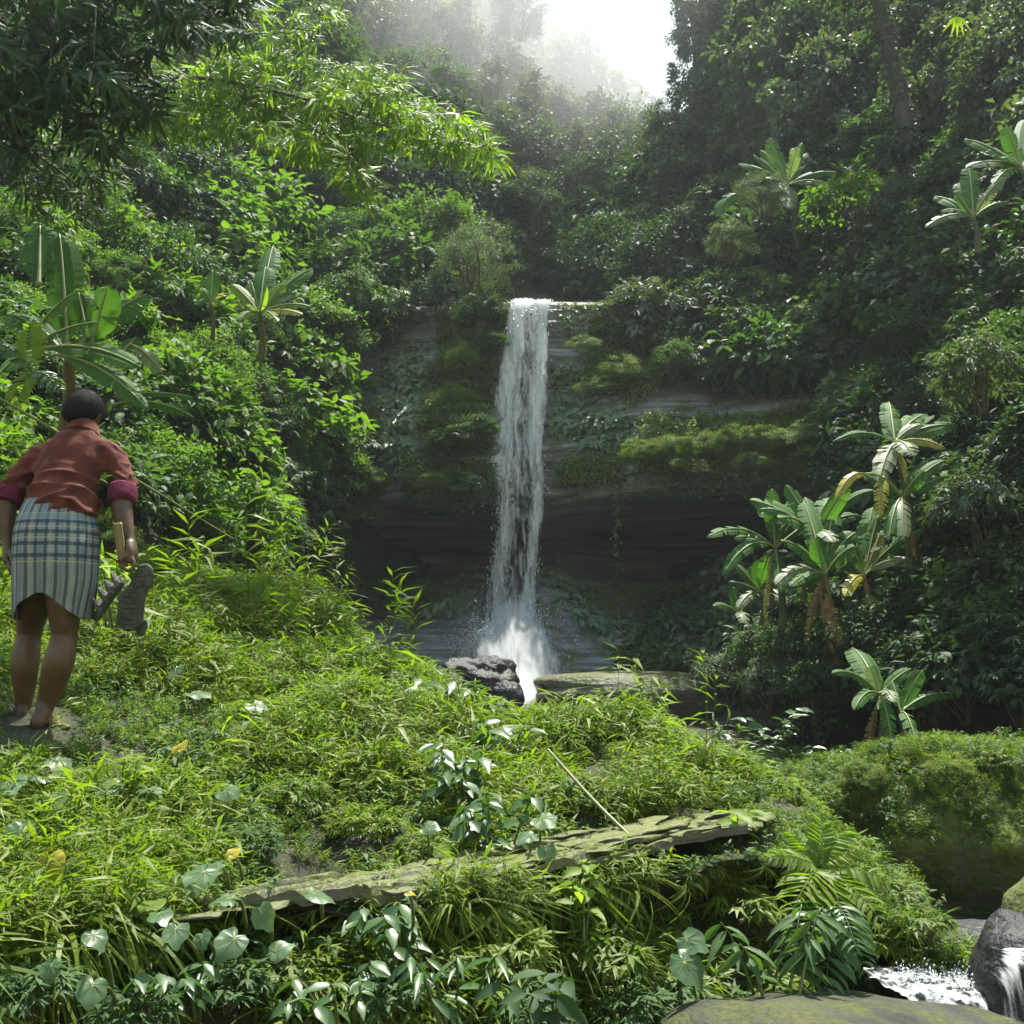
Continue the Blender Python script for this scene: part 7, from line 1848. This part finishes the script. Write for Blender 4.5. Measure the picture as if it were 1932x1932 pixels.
# second sandal, seen from the side
org = at(206, 1130, PY + .03)
t = thing('sandal', org, 'muddy sandal held in the hand, seen from the side with its straps', 'sandal', 'pair of sandals held in the hand')
A, B_ = np.array(at(*z1(440, 1190), PY + .03)) - org, np.array(at(*z1(135, 1620), PY + .03)) - org
ey = unit(A - B_); Ls = np.linalg.norm(A - B_)
ez = unit(np.array([-ey[2], -0.55, ey[0]])); ez = unit(ez - ey * (ez @ ey)); ex = np.cross(ey, ez)
f = [(-.5, .0), (-.46, .035), (-.3, .043), (-.1, .036), (.1, .034), (.3, .044), (.44, .034), (.5, .0), (.44, -.034), (.3, -.044), (.1, -.036), (-.1, -.036), (-.3, -.043), (-.46, -.035)]
mb = MB(); prism(mb, smooth_loop([(w_, u_ * Ls) for u_, w_ in f], 60), 0.028, ex, ey, ez)
obj('sole', mb, M['rubber'], t)
for u_, hgt, wd in ((.38, .044, .026), (.20, .05, .024), (.0, .05, .026), (-.22, .042, .03)):
    mb = MB(); c = ey * u_ * Ls
    c = c + ex * 0.004 * (u_ * 10 % 3)
    tube(mb, cat_rom(np.array([c - ex * .042 + ez * .008, c - ex * .036 + ez * hgt * .8, c + ez * hgt, c + ex * .036 + ez * hgt * .8, c + ex * .042 + ez * .008]), 18), wd, 0.005, seg=10)
    obj('strap', mb, M['strap'], t)
# ------------------------------------------------------------------ haze: pale air in one closed box
def box(name, lo, hi, mat):
    x0, y0, z0 = lo; x1, y1, z1 = hi
    V = [(x0, y0, z0), (x1, y0, z0), (x1, y1, z0), (x0, y1, z0), (x0, y0, z1), (x1, y0, z1), (x1, y1, z1), (x0, y1, z1)]
    mb = MB(); mb.add(V, Q=[(0, 3, 2, 1), (4, 5, 6, 7), (0, 1, 5, 4), (1, 2, 6, 5), (2, 3, 7, 6), (3, 0, 4, 7)])
    return obj(name, mb, mat, None, False)
m, nt, N, L = nmat('pale air')
o_ = N.new('ShaderNodeOutputMaterial'); v_ = N.new('ShaderNodeVolumePrincipled')
v_.inputs['Color'].default_value = (0.84, 0.94, 0.98, 1)
v_.inputs['Density'].default_value = 0.0007
v_.inputs['Anisotropy'].default_value = 0.35
L.new(v_.outputs[0], o_.inputs['Volume'])
tag(box('haze', (-75, -14, -2.5), (75, 90, 62), m), 'thin pale haze filling the gorge', None, None, 'stuff')

# fine mist hanging round the foot of the fall, thinning outwards
m, nt, N, L = nmat('fine mist')
o_ = N.new('ShaderNodeOutputMaterial'); v_ = N.new('ShaderNodeVolumePrincipled')
v_.inputs['Color'].default_value = (0.95, 0.97, 0.97, 1); v_.inputs['Anisotropy'].default_value = 0.3
tc = N.new('ShaderNodeTexCoord')
ln = N.new('ShaderNodeVectorMath'); ln.operation = 'LENGTH'; L.new(tc.outputs['Object'], ln.inputs[0])
mr = N.new('ShaderNodeMapRange'); mr.inputs['From Min'].default_value = 0.15; mr.inputs['From Max'].default_value = 1.0; mr.inputs['To Min'].default_value = 0.14; mr.inputs['To Max'].default_value = 0.0
L.new(ln.outputs['Value'], mr.inputs['Value']); L.new(mr.outputs[0], v_.inputs['Density']); L.new(v_.outputs[0], o_.inputs['Volume'])
mist = MB(); ball(mist, (0, 0, 0), (1, 1, 1), 24)
mo = tag(obj('mist', mist, m), 'fine mist around the foot of the waterfall', None, None, 'stuff')
mo.location = at(970, 1225, 20.2); mo.scale = (1.6, 1.0, 1.6)

# mist volume added to make the white glow around the sky gap
m2 = m.copy(); m2.name = 'gorge mist'
[q for q in m2.node_tree.nodes if q.type == 'MAP_RANGE'][0].inputs['To Min'].default_value = 0.06
gm = tag(link('glow_mist', mo.data.copy()), 'white mist added under the sky gap to give its glow', None, None, 'stuff')
gm.data.materials.clear(); gm.data.materials.append(m2)
gm.location = at(1150, 50, 39); gm.scale = (13, 13, 11)
